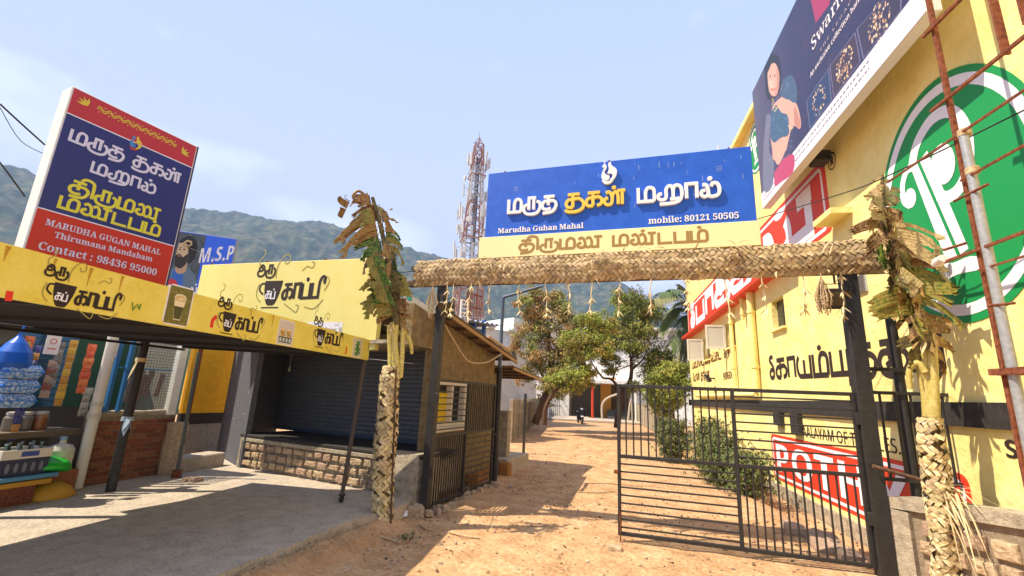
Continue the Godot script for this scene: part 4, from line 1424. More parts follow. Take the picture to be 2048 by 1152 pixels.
func main_sign(F: Transform3D):
	var z := 0.05
	var G := moved(F, 0, 0, z)
	var U := func(px, py): return uv(G, px, py)
	var x0: float = U.call(974, 400).x
	var x1: float = U.call(1508, 370).x
	var yb: float = (U.call(970, 475).y + U.call(1512, 443).y) / 2
	var yt: float = (U.call(978, 347).y + U.call(1505, 292).y) / 2
	var yc: float = (U.call(958, 517).y + U.call(1522, 492).y) / 2
	var t := thing("gate_sign", "big blue signboard with raised white Tamil letters above the gateway beam", "sign", G)
	var st := mb()
	cbox(st, Vector3((x0 + x1) / 2, (yb + yt) / 2, -0.05), Vector3(x1 - x0, yt - yb, 0.1), 0.006)
	var blue := grit([hexc("1650bc"), hexc("1b59c8"), hexc("2262d0")], 1.6, 0.42, 0.03, 1.4, 50)
	part(t, "blue_panel", st, blue)
	st = mb()
	cbox(st, Vector3((U.call(958, 517).x + U.call(1522, 492).x) / 2, (yb + yc) / 2 - 0.004, -0.03), Vector3(U.call(1522, 492).x - U.call(958, 517).x, yb - yc, 0.13), 0.006)
	part(t, "cream_panel", st, mat(hexc("ece2a8"), 0.5))
	var tx0: float = U.call(1015, 428).x
	var sc := func(px): return U.call(px, 400).x
	# raised letters
	var w := mat(hexc("ece8ea"), 0.45)
	var gd := mat(hexc("e8c44c"), 0.4)
	var base: float = U.call(1022, 428).y
	var base2: float = U.call(1290, 405).y
	var hh := 0.225
	tamil(t, w, ["ma", "ru", "tha"], U.call(1018, 427), Vector2(U.call(1117, 417).x, U.call(1018, 427).y + 0.0), hh, 0.001, 0.045, 2.0, true)
	tamil(t, gd, ["ku", "ka", "na", "."], Vector2(U.call(1133, 420).x, base + 0.01), Vector2(U.call(1254, 408).x, base + 0.01), hh, 0.001, 0.045, 2.0, true)
	tamil(t, w, ["ma", "ha", "aa", "la", "."], Vector2(U.call(1277, 408).x, base + 0.02), Vector2(U.call(1447, 395).x, base + 0.02), hh, 0.001, 0.045, 2.0, true)
	var a: Vector2 = U.call(996, 467)
	latin(t, w, "Marudha Guhan Mahal", a, Vector2(U.call(1167, 456).x, a.y), 0.085, 0.001, 0.008, true)
	a = U.call(1297, 448)
	latin(t, w, "mobile: 80121 50505", a, Vector2(U.call(1478, 438).x, a.y), 0.095, 0.001, 0.008, true)
	var br := mat(hexc("9a7a3c"), 0.5)
	a = U.call(1040, 503)
	tamil(t, br, ["thi", "ru", "ma", "nna"], Vector2(a.x, a.y + 0.0), Vector2(U.call(1210, 492).x, a.y + 0.0), 0.165, 0.0365, 0.0365, 2.1)
	tamil(t, br, ["ma", "nna", ".", "ta", "pa", "ma", "."], Vector2(U.call(1227, 490).x, a.y + 0.005), Vector2(U.call(1421, 484).x, a.y + 0.005), 0.165, 0.0365, 0.0365, 2.1)
	# bird emblem
	var ec: Vector2 = U.call(1217, 346)
	bird(t, ec, 0.175, w, null, 0.001, 0.045)
	# small scratches and rain streaks in the paint
	st = mb()
	for k in 26:
		var p := Vector2(rng.randf_range(x0 + 0.1, x1 - 0.1), rng.randf_range(yb + 0.3, yt - 0.1))
		if k % 3: p.x = lerpf(p.x, x1 - 0.2, 0.6)
		sheet(st, rect(p.x, p.y, p.x + rng.randf_range(0.004, 0.009), p.y + rng.randf_range(0.02, 0.1)), 0.0015)
	for q in [[1027, 376], [1432, 335]]:
		for r in 3:
			var p: Vector2 = U.call(q[0], q[1])
			sheet(st, PackedVector2Array([p + Vector2(0, -0.03 * r), p + Vector2(0.08, -0.03 * r + 0.012), p + Vector2(0.08, -0.03 * r + 0.02), p + Vector2(0, -0.03 * r + 0.006)]), 0.0015)
	part(t, "scratches", st, mat(hexc("8fa4cf"), 0.7))
	# feet behind, on the beam
	for q in [0.12, 0.36, 0.64, 0.9]:
		st = mb()
		var x: float = lerp(x0, x1, q)
		bar(st, Vector3(x, 3.6 - F.origin.y - 0.1, -0.16), Vector3(x, yt - 0.2, -0.13), 0.045)
		part(t, "strut", st, mat(hexc("b49a4a"), 0.6))
	for q in [0.07, 0.5, 0.93]:
		st = mb()
		cbox(st, Vector3(lerp(x0, x1, q), yt + 0.015, -0.05), Vector3(0.03, 0.04, 0.05), 0.006)
		part(t, "clip", st, M.rust)
	st = mb()
	tube(st, [Vector3(x1 - 0.42, yt, -0.06), Vector3(x1 - 0.42, yt + 0.1, -0.06)], 0.012, 6)
	part(t, "lug", st, M.pvc)

# a bird with raised tail, as on the hall's signs: c centre, s half height
func bird(t: Node, c: Vector2, s: float, m1: Material, m2, z0: float, z1: float):
	var P := func(a: Array) -> PackedVector2Array:
		var o := PackedVector2Array()
		for i in range(0, a.size(), 2): o.append(c + Vector2(a[i], a[i + 1]) * s)
		return smooth2(closed(o), 4)
	var st := mb()
	prism(st, P.call([-0.1, -0.15, 0.05, 0.25, 0.0, 0.75, 0.2, 0.95, 0.3, 0.6, 0.7, 0.2, 0.72, -0.3, 0.45, -0.75, 0.1, -0.85, 0.35, -0.5, 0.3, -0.2]), z0, z1)
	var e := part(t, "emblem", st, m1 if m2 == null else m2[0])
	st = mb()
	prism(st, P.call([-0.55, 0.55, -0.35, 0.8, -0.15, 0.6, -0.2, 0.3, -0.35, 0.05, -0.15, -0.3, 0.1, -0.4, 0.0, -0.75, -0.35, -0.8, -0.6, -0.5, -0.55, -0.05, -0.4, 0.3, -0.42, 0.5]), z0, z1 + 0.001)
	part(e, "body", st, m1 if m2 == null else m2[1])
	st = mb()
	prism(st, P.call([-0.6, -0.75, -0.2, -0.88, 0.2, -0.9, 0.55, -0.6, 0.2, -1.1, -0.3, -1.15]), z0, z1 + 0.002)
	prism(st, ellipse(c + Vector2(-0.32, 0.98) * s, 0.06 * s, 0.08 * s, 10), z0, z1)
	part(e, "crest", st, m1 if m2 == null else m2[2])

# ---------------------------------------------------------------- stones, bricks
var stone_bank := []
func stone_mesh(k: int) -> Mesh:   # unit block, rough and pillow-faced: x,y in -0.5..0.5, z 0..1
	if stone_bank.is_empty():
		for v in 8:
			var r := RandomNumberGenerator.new()
			r.seed = 100 + v
			var st := mb()
			var n := 12
			var rings := []
			var off := []
			for i in n: off.append(r.randf_range(0.88, 1.03))
			for lv in [[1.0, 0.0], [0.98, 0.6], [0.88, 0.95], [0.45, 1.08]]:
				var ring := []
				for i in n:
					var a := TAU * (i + 0.5) / n
					var c := Vector2(cos(a), sin(a))
					var sq: float = 0.5 / maxf(absf(c.x), absf(c.y))
					var rad: float = lerpf(0.5, sq, 0.9) * off[i] * lv[0]
					ring.append(Vector3(c.x * rad, c.y * rad, lv[1] * r.randf_range(0.85, 1.1)))
				rings.append(ring)
			for l in 3:
				for i in n:
					var j := (i + 1) % n
					quad(st, rings[l][i], rings[l + 1][i], rings[l + 1][j], rings[l][j])
			for i in range(1, n - 1): tri(st, rings[3][0], rings[3][i + 1], rings[3][i])
			stone_bank.append(st.commit())
	return stone_bank[k % 8]

# rubble stones set in a rectangle of a wall (local x,y), standing proud of z
func stones(parent: Node, x0: float, x1: float, y0: float, y1: float, z: float, rows: int, avg: float, depth := 0.03, gap := 0.03):
	var rh := (y1 - y0) / rows
	for r in rows:
		var x := x0 + (rng.randf() * 0.3 * avg if r % 2 else 0.0)
		while x < x1 - avg * 0.4:
			var w := minf(avg * rng.randf_range(0.6, 1.4), x1 - x)
			var h := rh * rng.randf_range(0.8, 1.08)
			var xf := Transform3D(Basis(Vector3.BACK, rng.randf_range(-0.08, 0.08)).scaled(Vector3(w - gap, h - gap, depth * rng.randf_range(0.7, 1.3))), Vector3(x + w / 2, y0 + rh * (r + 0.5) + rng.randf_range(-0.01, 0.01), z))
			part(parent, "stone", stone_mesh(rng.randi()), M.stone[rng.randi() % 3], xf)
			x += w

func corrugated(st: SurfaceTool, a: Vector3, b: Vector3, across: Vector3, W: float, pitch := 0.075, amp := 0.018):   # ribs run a -> b, waves go across
	var n := int(W / pitch * 6)
	var up := across.cross(b - a).normalized()
	if up.y < 0: up = -up
	for i in n:
		var f0 := W * i / n
		var f1 := W * (i + 1) / n
		var h0 := up * sin(f0 / pitch * TAU) * amp
		var h1 := up * sin(f1 / pitch * TAU) * amp
		quad(st, a + across * f0 + h0, b + across * f0 + h0, b + across * f1 + h1, a + across * f1 + h1)
		var t := up * -0.006
		quad(st, a + across * f1 + h1 + t, b + across * f1 + h1 + t, b + across * f0 + h0 + t, a + across * f0 + h0 + t)

# ---------------------------------------------------------------- the coffee stall
func coffee_logo(t: Node, p: Vector2, w: float, z: float, m: Material, slope := 0.0):
	var d := Vector2(1, slope).normalized()
	var Q := func(x: float, y: float) -> Vector2: return p + d * x * w + Vector2(0, y * w)
	var pale := mat(hexc("a79a4e"), 0.6)
	tamil(t, m, ["o", "ru"], Q.call(0.0, 0.40), Q.call(0.26, 0.40), 0.12 * w, z, z, 2.2)
	tamil(t, m, ["ka", "aa", "pa", ".", "pi"], Q.call(0.40, 0.11), Q.call(0.96, 0.13), 0.17 * w, z, z, 2.3)
	var st := mb()
	sheet(st, smooth2(PackedVector2Array([Q.call(0.13, 0.33), Q.call(0.14, 0.2), Q.call(0.19, 0.06), Q.call(0.25, 0.04), Q.call(0.31, 0.06), Q.call(0.36, 0.2), Q.call(0.38, 0.33)]), 3), z)
	stroke(st, PackedVector2Array([Q.call(0.13, 0.015), Q.call(0.37, 0.015)]), 0.014 * w, z, z)
	stroke(st, smooth2(PackedVector2Array([Q.call(0.13, 0.3), Q.call(0.08, 0.29), Q.call(0.07, 0.22), Q.call(0.13, 0.17)]), 4), 0.022 * w, z, z + 0.0005)
	part(t, "cup_mark", st, m)
	tamil(t, M.paintwhite, ["ka", "pa", "."], Q.call(0.17, 0.12), Q.call(0.31, 0.12), 0.085 * w, z + 0.002, z + 0.002, 2.0)
	st = mb()
	for q in [[0.02, 0.5, 0.0, 0.58, 0.05, 0.64, 0.06, 0.70, 0.02, 0.72], [0.27, 0.36, 0.27, 0.5, 0.33, 0.62, 0.41, 0.64, 0.43, 0.56, 0.38, 0.53, 0.36, 0.58], [0.62, 0.44, 0.68, 0.49, 0.75, 0.47, 0.77, 0.53, 0.73, 0.54], [0.95, 0.2, 1.0, 0.3, 0.97, 0.36, 0.92, 0.32, 0.95, 0.27], [0.44, 0.06, 0.54, 0.0, 0.62, -0.04, 0.64, 0.03, 0.6, 0.04], [0.05, 0.3, 0.03, 0.2, 0.06, 0.12, 0.11, 0.08], [0.72, 0.02, 0.85, 0.0, 0.95, 0.1]]:
		var pts := PackedVector2Array()
		for i in range(0, q.size(), 2): pts.append(Q.call(q[i], q[i + 1]))
		stroke(st, smooth2(pts, 4), 0.013 * w, z, z + 0.0004)
	part(t, "steam_swirls", st, pale)

func stall():
	var F := SHOP
	var t := thing("coffee_stall", "closed roadside coffee stall with dark rolling shutter and stone-faced counter", "stall", F)
	var ct := 0.62
	var su0 := F.affine_inverse() * on_y(545, 857, ct)
	var su1 := F.affine_inverse() * on_y(840, 890, ct)
	var xr: float = uv(F, 840, 905).x
	var back: float = (su0.z + su1.z) / 2
	var h := 2.32
	# counter
	var st := mb()
	box(st, Vector3(xr / 2 + 0.03, ct / 2 - 0.06, back / 2 - 0.02), Vector3(xr - 0.06, ct - 0.12, -back - 0.04))
	var cn := part(t, "counter", st, M.plaster)
	st = mb()
	cbox(st, Vector3(xr / 2 + 0.01, ct - 0.03, back / 2 + 0.02), Vector3(xr + 0.06, 0.06, -back + 0.04), 0.012)
	part(cn, "counter_top", st, M.blackpaint)
	st = mb()
	cbox(st, Vector3(xr / 2, ct - 0.1, 0.012), Vector3(xr, 0.07, 0.05), 0.01)
	part(cn, "counter_edge", st, M.plaster)
	st = mb()
	cbox(st, Vector3(0.05, (ct - 0.12) / 2, 0.012), Vector3(0.07, ct - 0.14, 0.05), 0.01)
	part(cn, "counter_edge", st, M.plaster)
	stones(cn, 0.1, xr - 0.55, 0.03, ct - 0.14, 0.0, 3, 0.24, 0.03, 0.035)
	st = mb()
	var lf := [Vector3(xr - 0.5, -0.25, 0.14), Vector3(xr + 0.04, -0.25, 0.12), Vector3(xr + 0.04, -0.25, -0.5), Vector3(xr - 0.5, -0.25, -0.5)]
	var lt := [Vector3(xr - 0.47, ct - 0.03, 0.05), Vector3(xr + 0.02, ct + 0.02, 0.05), Vector3(xr + 0.02, ct + 0.02, -0.5), Vector3(xr - 0.47, ct - 0.03, -0.5)]
	hexa(st, lf + lt)
	part(t, "pier", st, M.plaster)
	# shutter: curtain of separate slats between guides
	var sx0 := su0.x + 0.02
	var sx1: float = hit(F, 848, 800, back).x
	var n := 19
	var sl := mb()
	var sh := (h - ct - 0.06) / n
	for k in 6:   # one slat: a shallow arched profile
		var a0 := PI * k / 6.0
		var a1 := PI * (k + 1) / 6.0
		var y0 := sh * (0.5 - 0.5 * cos(a0))
		var y1 := sh * (0.5 - 0.5 * cos(a1))
		quad(sl, Vector3(sx0, y0, 0.02 * sin(a0)), Vector3(sx0, y1, 0.02 * sin(a1)), Vector3(sx1, y1, 0.02 * sin(a1)), Vector3(sx1, y0, 0.02 * sin(a0)))
	var slm := sl.commit()
	st = mb()
	box(st, Vector3((sx0 + sx1) / 2, (ct + h) / 2, back - 0.03), Vector3(sx1 - sx0 + 0.2, h - ct, 0.02))
	var cur := part(t, "shutter", st, M.shutter)
	for k in n: part(cur, "slat", slm, M.shutter, Transform3D(Basis.IDENTITY, Vector3(0, ct + 0.06 + sh * k, back - 0.015)))
	st = mb()
	cbox(st, Vector3((sx0 + sx1) / 2, ct + 0.035, back + 0.0), Vector3(sx1 - sx0, 0.06, 0.05), 0.006)
	part(cur, "bottom_rail", st, mat(hexc("3d4d66"), 0.5))
	for x in [sx1 + 0.04]:
		st = mb()
		cbox(st, Vector3(x, (ct + h) / 2, back + 0.01), Vector3(0.1, h - ct, 0.08), 0.006)
		part(cur, "guide", st, mat(hexc("49617e"), 0.5))
	# black side lining, ceiling, lamp
	st = mb()
	hexa(st, [Vector3(0.02, 0, 0.0), Vector3(0.12, 0, 0.0), Vector3(sx0 + 0.03, 0, back - 0.04), Vector3(sx0 - 0.15, 0, back - 0.04), Vector3(0.02, h, 0.0), Vector3(0.12, h, 0.0), Vector3(sx0 + 0.03, h, back - 0.04), Vector3(sx0 - 0.15, h, back - 0.04)])
	part(t, "side_lining", st, grit([hexc("474a52"), hexc("52555d"), hexc("5d6066")], 1.0, 0.8, 0.2, 1.4, 60))
	st = mb()
	box(st, Vector3(xr / 2 - 0.55, h + 0.03, back / 2 + 0.1), Vector3(xr - 0.1, 0.06, -back + 0.5))
	part(t, "ceiling", st, M.plaster)
	st = mb()
	var lp := hit(F, 579, 737, back + 0.15)
	tube(st, [Vector3(lp.x, h, lp.z), Vector3(lp.x, lp.y + 0.05, lp.z)], 0.006, 6)
	tube(st, [Vector3(lp.x, lp.y + 0.05, lp.z), Vector3(lp.x, lp.y, lp.z), Vector3(lp.x, lp.y - 0.05, lp.z), Vector3(lp.x, lp.y - 0.07, lp.z)], [0.015, 0.02, 0.03, 0.012], 8)
	part(t, "bulb", st, M.pvc)
	# rear body and slate-grey outer side wall
	st = mb()
	box(st, Vector3(xr / 2 - 0.45, 1.35, back - 1.3), Vector3(xr - 0.9, 2.7, 2.5))
	part(t, "rear_wall", st, M.brownwall)
	var PL := frame(on_y(432, 908, 0), on_y(478, 935, 0))
	var pw := uv(PL, 478, 935).x
	var L := F.affine_inverse() * PL
	st = mb()
	box(st, Vector3(pw / 2 + 0.02, 1.2, -0.05), Vector3(pw + 0.04, 2.5, 0.1))
	var side := part(t, "outer_side_wall", st, grit([hexc("474a52"), hexc("52555d"), hexc("5d6066")], 1.0, 0.8, 0.2, 1.4, 60), L)
	st = mb()
	for k in 9: sheet(st, ellipse(Vector2(rng.randf_range(0.1, pw - 0.1), rng.randf_range(0.5, 2.1)), 0.014, 0.012, 8), 0.003)
	part(side, "plaster_chips", st, M.white)
	# big yellow signboard
	var tr := F * hit(F, 770, 515, 0.3)
	var tl := on_y(405, 530, tr.y)
	var B := frame(Vector3(tl.x, 0, tl.z), Vector3(tr.x, 0, tr.z))
	var bw := Vector2(tr.x - tl.x, tr.z - tl.z).length()
	var yb := uv(B, 765, 700).y
	var s := thing("stall_signboard", "large pale yellow signboard with coffee cup logo above the shutter", "sign", moved(B, 0, 0, 0))
	st = mb()
	cbox(st, Vector3(bw / 2, (yb + tr.y) / 2, -0.06), Vector3(bw, tr.y - yb, 0.12), 0.006)
	part(s, "panel", st, grit([hexc("ecdd7c"), hexc("f0e388"), hexc("f3e896")], 3.0, 0.5, 0.02, 1.2, 61))
	var lg := uv(B, 503, 618)
	coffee_logo(s, lg, uv(B, 652, 610).x - lg.x, 0.003, M.ink)
	st = mb()
	var w0 := uv(B, 612, 668)
	var w1 := uv(B, 686, 644)
	sheet(st, rect(w0.x, w0.y - 0.12, w1.x, w1.y), 0.003)
	var pb := part(s, "white_notice", st, M.paintwhite)
	latin(pb, mat(hexc("b0a878"), 0.6), "Price: 9", uv(B, 650, 664), uv(B, 682, 664), 0.08, 0.005, 0.003, false, false)
	for q in [423, 532, 647]:
		st = mb()
		cbox(st, Vector3(uv(B, q, 525).x, tr.y + 0.012, -0.03), Vector3(0.03, 0.05, 0.05), 0.006)
		part(s, "clip", st, M.rust)
	st = mb()
	for x in [0.6, bw / 2, bw - 0.6]: bar(st, Vector3(x, yb + 0.1, -0.125), Vector3(x, 2.3, -0.6), 0.04)
	part(s, "stay", st, M.rust)
	side_house()

# the brown side wall towards the drive, its window, tin roof and lean-to
func side_house():
	var F := moved(LEAF, 0, 0, -0.32)
	var o := -F.origin.y
	var t := thing("side_shed", "brown plastered shed with white barred window and sloping tin roof behind the open gate leaf", "shed", F)
	var U := func(px, py): return uv(F, px, py)
	var xa := 0.4
	var xb: float = U.call(986, 800).x
	var ya: float = U.call(838, 612).y
	var yb: float = U.call(1000, 718).y
	var slope: float = (yb - ya) / (U.call(1000, 718).x - U.call(838, 612).x)
	var topy := func(x: float) -> float: return ya + slope * (x - U.call(838, 612).x)
	var w0: Vector2 = U.call(864, 855)
	var w1: Vector2 = U.call(934, 766)
	w0.x = maxf(w0.x, 0.46)
	var st := mb()
	prism(st, PackedVector2Array([Vector2(xa, -0.2), Vector2(w0.x, -0.2), Vector2(w0.x, topy.call(w0.x)), Vector2(xa, topy.call(xa))]), -0.15, 0)
	prism(st, PackedVector2Array([Vector2(w1.x, -0.2), Vector2(xb, -0.2), Vector2(xb, topy.call(xb)), Vector2(w1.x, topy.call(w1.x))]), -0.15, 0)
	prism(st, rect(w0.x, -0.2, w1.x, w0.y), -0.15, 0)
	prism(st, PackedVector2Array([Vector2(w0.x, w1.y), Vector2(w1.x, w1.y), Vector2(w1.x, topy.call(w1.x)), Vector2(w0.x, topy.call(w0.x))]), -0.15, 0)
	prism(st, PackedVector2Array([Vector2(-0.3, 2.5), Vector2(xa, 2.5), Vector2(xa, topy.call(xa)), Vector2(-0.3, topy.call(-0.3))]), -0.15, -0.001)
	part(t, "wall", st, M.brownwall)
	st = mb()
	prism(st, PackedVector2Array([Vector2(xb - 0.12, -0.2), Vector2(xb, -0.2), Vector2(xb, topy.call(xb)), Vector2(xb - 0.12, topy.call(xb))]), -2.4, -0.155)
	part(t, "rear_wall", st, M.brownwall)
	# orange wash along the foot of the wall
	st = mb()
	cbox(st, Vector3((xa + xb) / 2 + 0.8, 0.06, 0.03), Vector3(xb - xa - 1.6, 0.4, 0.06), 0.01)
	part(t, "painted_foot", st, grit([hexc("6e5030"), hexc("94683a"), hexc("a87a48")], 0.5, 0.9, 0.6, 1.7, 63))
	for x in [U.call(935, 960).x, U.call(1000, 880).x]:
		st = mb()
		cbox(st, Vector3(x, 0.08, 0.16), Vector3(0.22, 0.42, 0.24), 0.02)
		part(t, "buttress", st, grit([hexc("7a5428"), hexc("a06c34"), hexc("b07e44")], 0.4, 0.9, 0.6, 1.7, 64))
	# window
	var wm := mat(hexc("e6dcc8"), 0.5)
	st = mb()
	box(st, Vector3((w0.x + w1.x) / 2, (w0.y + w1.y) / 2, -0.12), Vector3(w1.x - w0.x, w1.y - w0.y, 0.02))
	var win := part(t, "window", st, M.glassdark)
	st = mb()
	for q in [[w0.x, w0.y, w1.x, w0.y + 0.07], [w0.x, w1.y - 0.07, w1.x, w1.y], [w0.x, w0.y + 0.07, w0.x + 0.07, w1.y - 0.07], [w1.x - 0.09, w0.y + 0.07, w1.x, w1.y - 0.07], [lerpf(w0.x, w1.x, 0.52) - 0.03, w0.y + 0.07, lerpf(w0.x, w1.x, 0.52) + 0.03, w1.y - 0.07]]:
		box(st, Vector3((q[0] + q[2]) / 2, (q[1] + q[3]) / 2, -0.05), Vector3(q[2] - q[0], q[3] - q[1], 0.12))
	part(win, "window_frame", st, wm)
	st = mb()
	var mx := lerpf(w0.x, w1.x, 0.52)
	box(st, Vector3((w0.x + mx) / 2 + 0.02, w0.y + 0.33, -0.095), Vector3(mx - w0.x - 0.1, 0.5, 0.02))
	part(win, "yellow_curtain", st, mat(hexc("e0c020"), 0.7))
	st = mb()
	cbox(st, Vector3((w0.x + w1.x) / 2, w0.y - 0.05, 0.02), Vector3(w1.x - w0.x + 0.1, 0.09, 0.1), 0.01)
	part(win, "sill", st, wm)
	# cracks in the plaster: thin raised seams
	st = mb()
	for q in [[[885, 690], [905, 720], [930, 722], [950, 725]], [[925, 755], [930, 735], [938, 720], [943, 700]], [[948, 755], [952, 730], [958, 715]]]:
		var pts := PackedVector2Array()
		for e in q: pts.append(U.call(e[0], e[1]))
		stroke(st, smooth2(pts, 3), 0.022, -0.002, 0.004)
	part(t, "plaster_seams", st, M.mortar)
	# tin roof
	var x2: float = U.call(1003, 722).x + 0.1
	var ra := Vector3(0.42, topy.call(0.42) + 0.06, 0.34)
	var rb := Vector3(x2 + 0.1, topy.call(x2 + 0.1) + 0.06, 0.34)
	st = mb()
	corrugated(st, ra, rb, Vector3(0, 0, -1), 2.9)
	var rf := part(t, "roof", st, M.asbestos)
	for k in 6:
		st = mb()
		var x: float = lerp(0.55, x2 - 0.1, k / 5.0)
		bar(st, Vector3(x, topy.call(x) + 0.01, 0.32), Vector3(x, topy.call(x) + 0.01, -2.4), 0.05)
		part(rf, "purlin", st, M.bark)
	st = mb()
	bar(st, ra + Vector3(0.05, -0.07, -0.02), rb + Vector3(0, -0.07, -0.02), 0.04, 0.06)
	part(rf, "edge_batten", st, mat(hexc("a88a5c"), 0.8))
	# loose tiles and a pole lying along the eave
	st = mb()
	tube(st, [Vector3(1.8, topy.call(1.8) + 0.06, 0.4), Vector3(2.9, topy.call(2.9) + 0.07, 0.42)], 0.03, 7)
	part(rf, "loose_pole", st, M.palm[0])
	# hanging cable from post to lamp pole
	var wires := thing("slack_conduit", "pale conduit drooping across the brown shed wall from the gate post", "cable", F)
	st = mb()
	var cp := []
	for q in [[890, 650], [912, 688], [936, 722], [962, 726], [978, 723], [1003, 708]]: cp.append(hit(F, q[0], q[1], 0.42))
	tube(st, smooth3(cp, 3), 0.014, 6)
	part(wires, "conduit", st, M.palm[1])
	# lean-to beyond
	var L := thing("lean_to", "low board-walled lean-to with tin roof beyond the brown shed", "shed", F)
	var bx0 := xb + 0.25
	var bx1: float = U.call(1014, 900).x + 0.2
	st = mb()
	box(st, Vector3((bx0 + bx1) / 2, 1.15, -0.4), Vector3(bx1 - bx0, 2.3, 0.1))
	part(L, "wall", st, grit([hexc("6b6153"), hexc("7f7565"), hexc("8f8574")], 0.9, 0.8, 0.3, 1.5, 65))
	for v in [0.95, 1.75]:
		st = mb()
		box(st, Vector3((bx0 + bx1) / 2, v, -0.335), Vector3(bx1 - bx0, 0.045, 0.03))
		part(L, "batten", st, M.blackpaint)
	st = mb()
	cbox(st, Vector3(bx1 + 0.02, 0.65, -0.2), Vector3(0.22, 1.5, 0.3), 0.015)
	part(L, "concrete_pier", st, M.plaster)
	var e0 := Vector3(x2 - 0.1, topy.call(x2) - 0.12, 0.3)
	var e1x: float = U.call(1062, 772).x
	var e1 := Vector3(e1x, topy.call(e1x) + 0.05, 0.3)
	st = mb()
	corrugated(st, e0, e1, Vector3(0, 0, -1), 2.6)
	var lr := part(L, "roof", st, M.asbestos)
	for k in 4:
		st = mb()
		var p := e0.lerp(e1, 0.1 + k * 0.27) + Vector3(0, -0.05, 0)
		bar(st, p, p + Vector3(0, 0, -2.4), 0.05)
		part(lr, "purlin", st, M.bark)
	st = mb()
	bar(st, e0 + Vector3(0, -0.06, 0.01), e1 + Vector3(0, -0.06, 0.01), 0.05, 0.05)
	part(lr, "edge_batten", st, mat(hexc("a88a5c"), 0.8))
	st = mb()
	var pp := F.affine_inverse() * on_y(1047, 907, GY)
	bar(st, Vector3(pp.x, -0.1, pp.z), Vector3(pp.x, topy.call(pp.x) - 0.08, pp.z), 0.07)
	part(L, "post", st, M.black)
	st = mb()
	var q0 := F.affine_inverse() * on_y(1015, 950, GY)
	cbox(st, Vector3(q0.x + 0.75, 0.12, q0.z - 0.55), Vector3(1.5, 0.42, 1.1), 0.02)
	part(L, "plinth", st, M.concrete)
	# bent lamp pole at the inner end of the gate leaf
	var lp := thing("bent_lamp_pole", "blue-grey steel pole with a bent arm beside the open gate leaf", "pole", Transform3D(Basis.IDENTITY, on_y(988, 966, GY)))
	var top := 3.35
	var base := on_y(988, 966, GY)
	st = mb()
	tube(st, [Vector3(0, -0.1, 0), Vector3(0, 2.35, 0)], 0.06, 10)
	part(lp, "base_tube", st, M.black)
	st = mb()
	var hitp := at_depth(1013, 595, Vector2(base.x, base.z).length())
	tube(st, [Vector3(0, 2.35, 0), Vector3(0, hitp.y - base.y, 0)], 0.04, 10)
	part(lp, "upper_tube", st, M.steelblue)
	st = mb()
	var armp := at_depth(1085, 572, Vector2(base.x, base.z).length() - 0.2) - base
	tube(st, [Vector3(0, hitp.y - base.y, 0), armp], 0.032, 8)
	part(lp, "arm", st, M.steelblue)
	# sheet of striped plastic behind the banana plant
	var sp := thing("plastic_sheet", "white and turquoise plastic sheet propped on the shed roof", "sheet", moved(F, 0, 0, -0.6))
	var Q := moved(F, 0, 0, -0.6)
	st = mb()
	prism(st, uvs(Q, [808, 582, 870, 622, 868, 645, 806, 606]), 0, 0.01)
	part(sp, "sheet", st, M.white)
	for q in [[818, 590], [838, 618], [858, 612]]:
		st = mb()
		prism(st, ellipse(uv(Q, q[0], q[1] + 6), 0.09, 0.06, 10), 0.0, 0.014)
		part(sp, "turquoise_patch", st, mat(hexc("2cc0b4"), 0.5))

# ---------------------------------------------------------------- the small shop on the left
func brick_wall(parent: Node, x0: float, x1: float, y0: float, y1: float, z: float):
	var st := mb()
	box(st, Vector3((x0 + x1) / 2, (y0 + y1) / 2, z - 0.08), Vector3(x1 - x0, y1 - y0, 0.15))
	part(parent, "mortar_bed", st, M.mortar)
	var bms := []
	for v in 3:
		st = mb()
		cbox(st, Vector3(0, 0, 0), Vector3(0.215, 0.062, 0.05), 0.008)
		bms.append(st.commit())
	var rows := int((y1 - y0) / 0.075)
	for r in rows:
		var x := x0 + (0.0 if r % 2 else -0.11)
		while x < x1 - 0.04:
			var a := maxf(x, x0)
			var b := minf(x + 0.225, x1)
			if b - a > 0.05:
				part(parent, "brick", bms[rng.randi() % 3], M.brick[rng.randi() % 3], Transform3D(Basis(Vector3.BACK, rng.randf_range(-0.015, 0.015)).scaled(Vector3((b - a) / 0.225, 1, 1)), Vector3((a + b) / 2, y0 + 0.0375 + r * 0.075, z - 0.015 + rng.randf_range(-0.008, 0.006))))
			x += 0.225

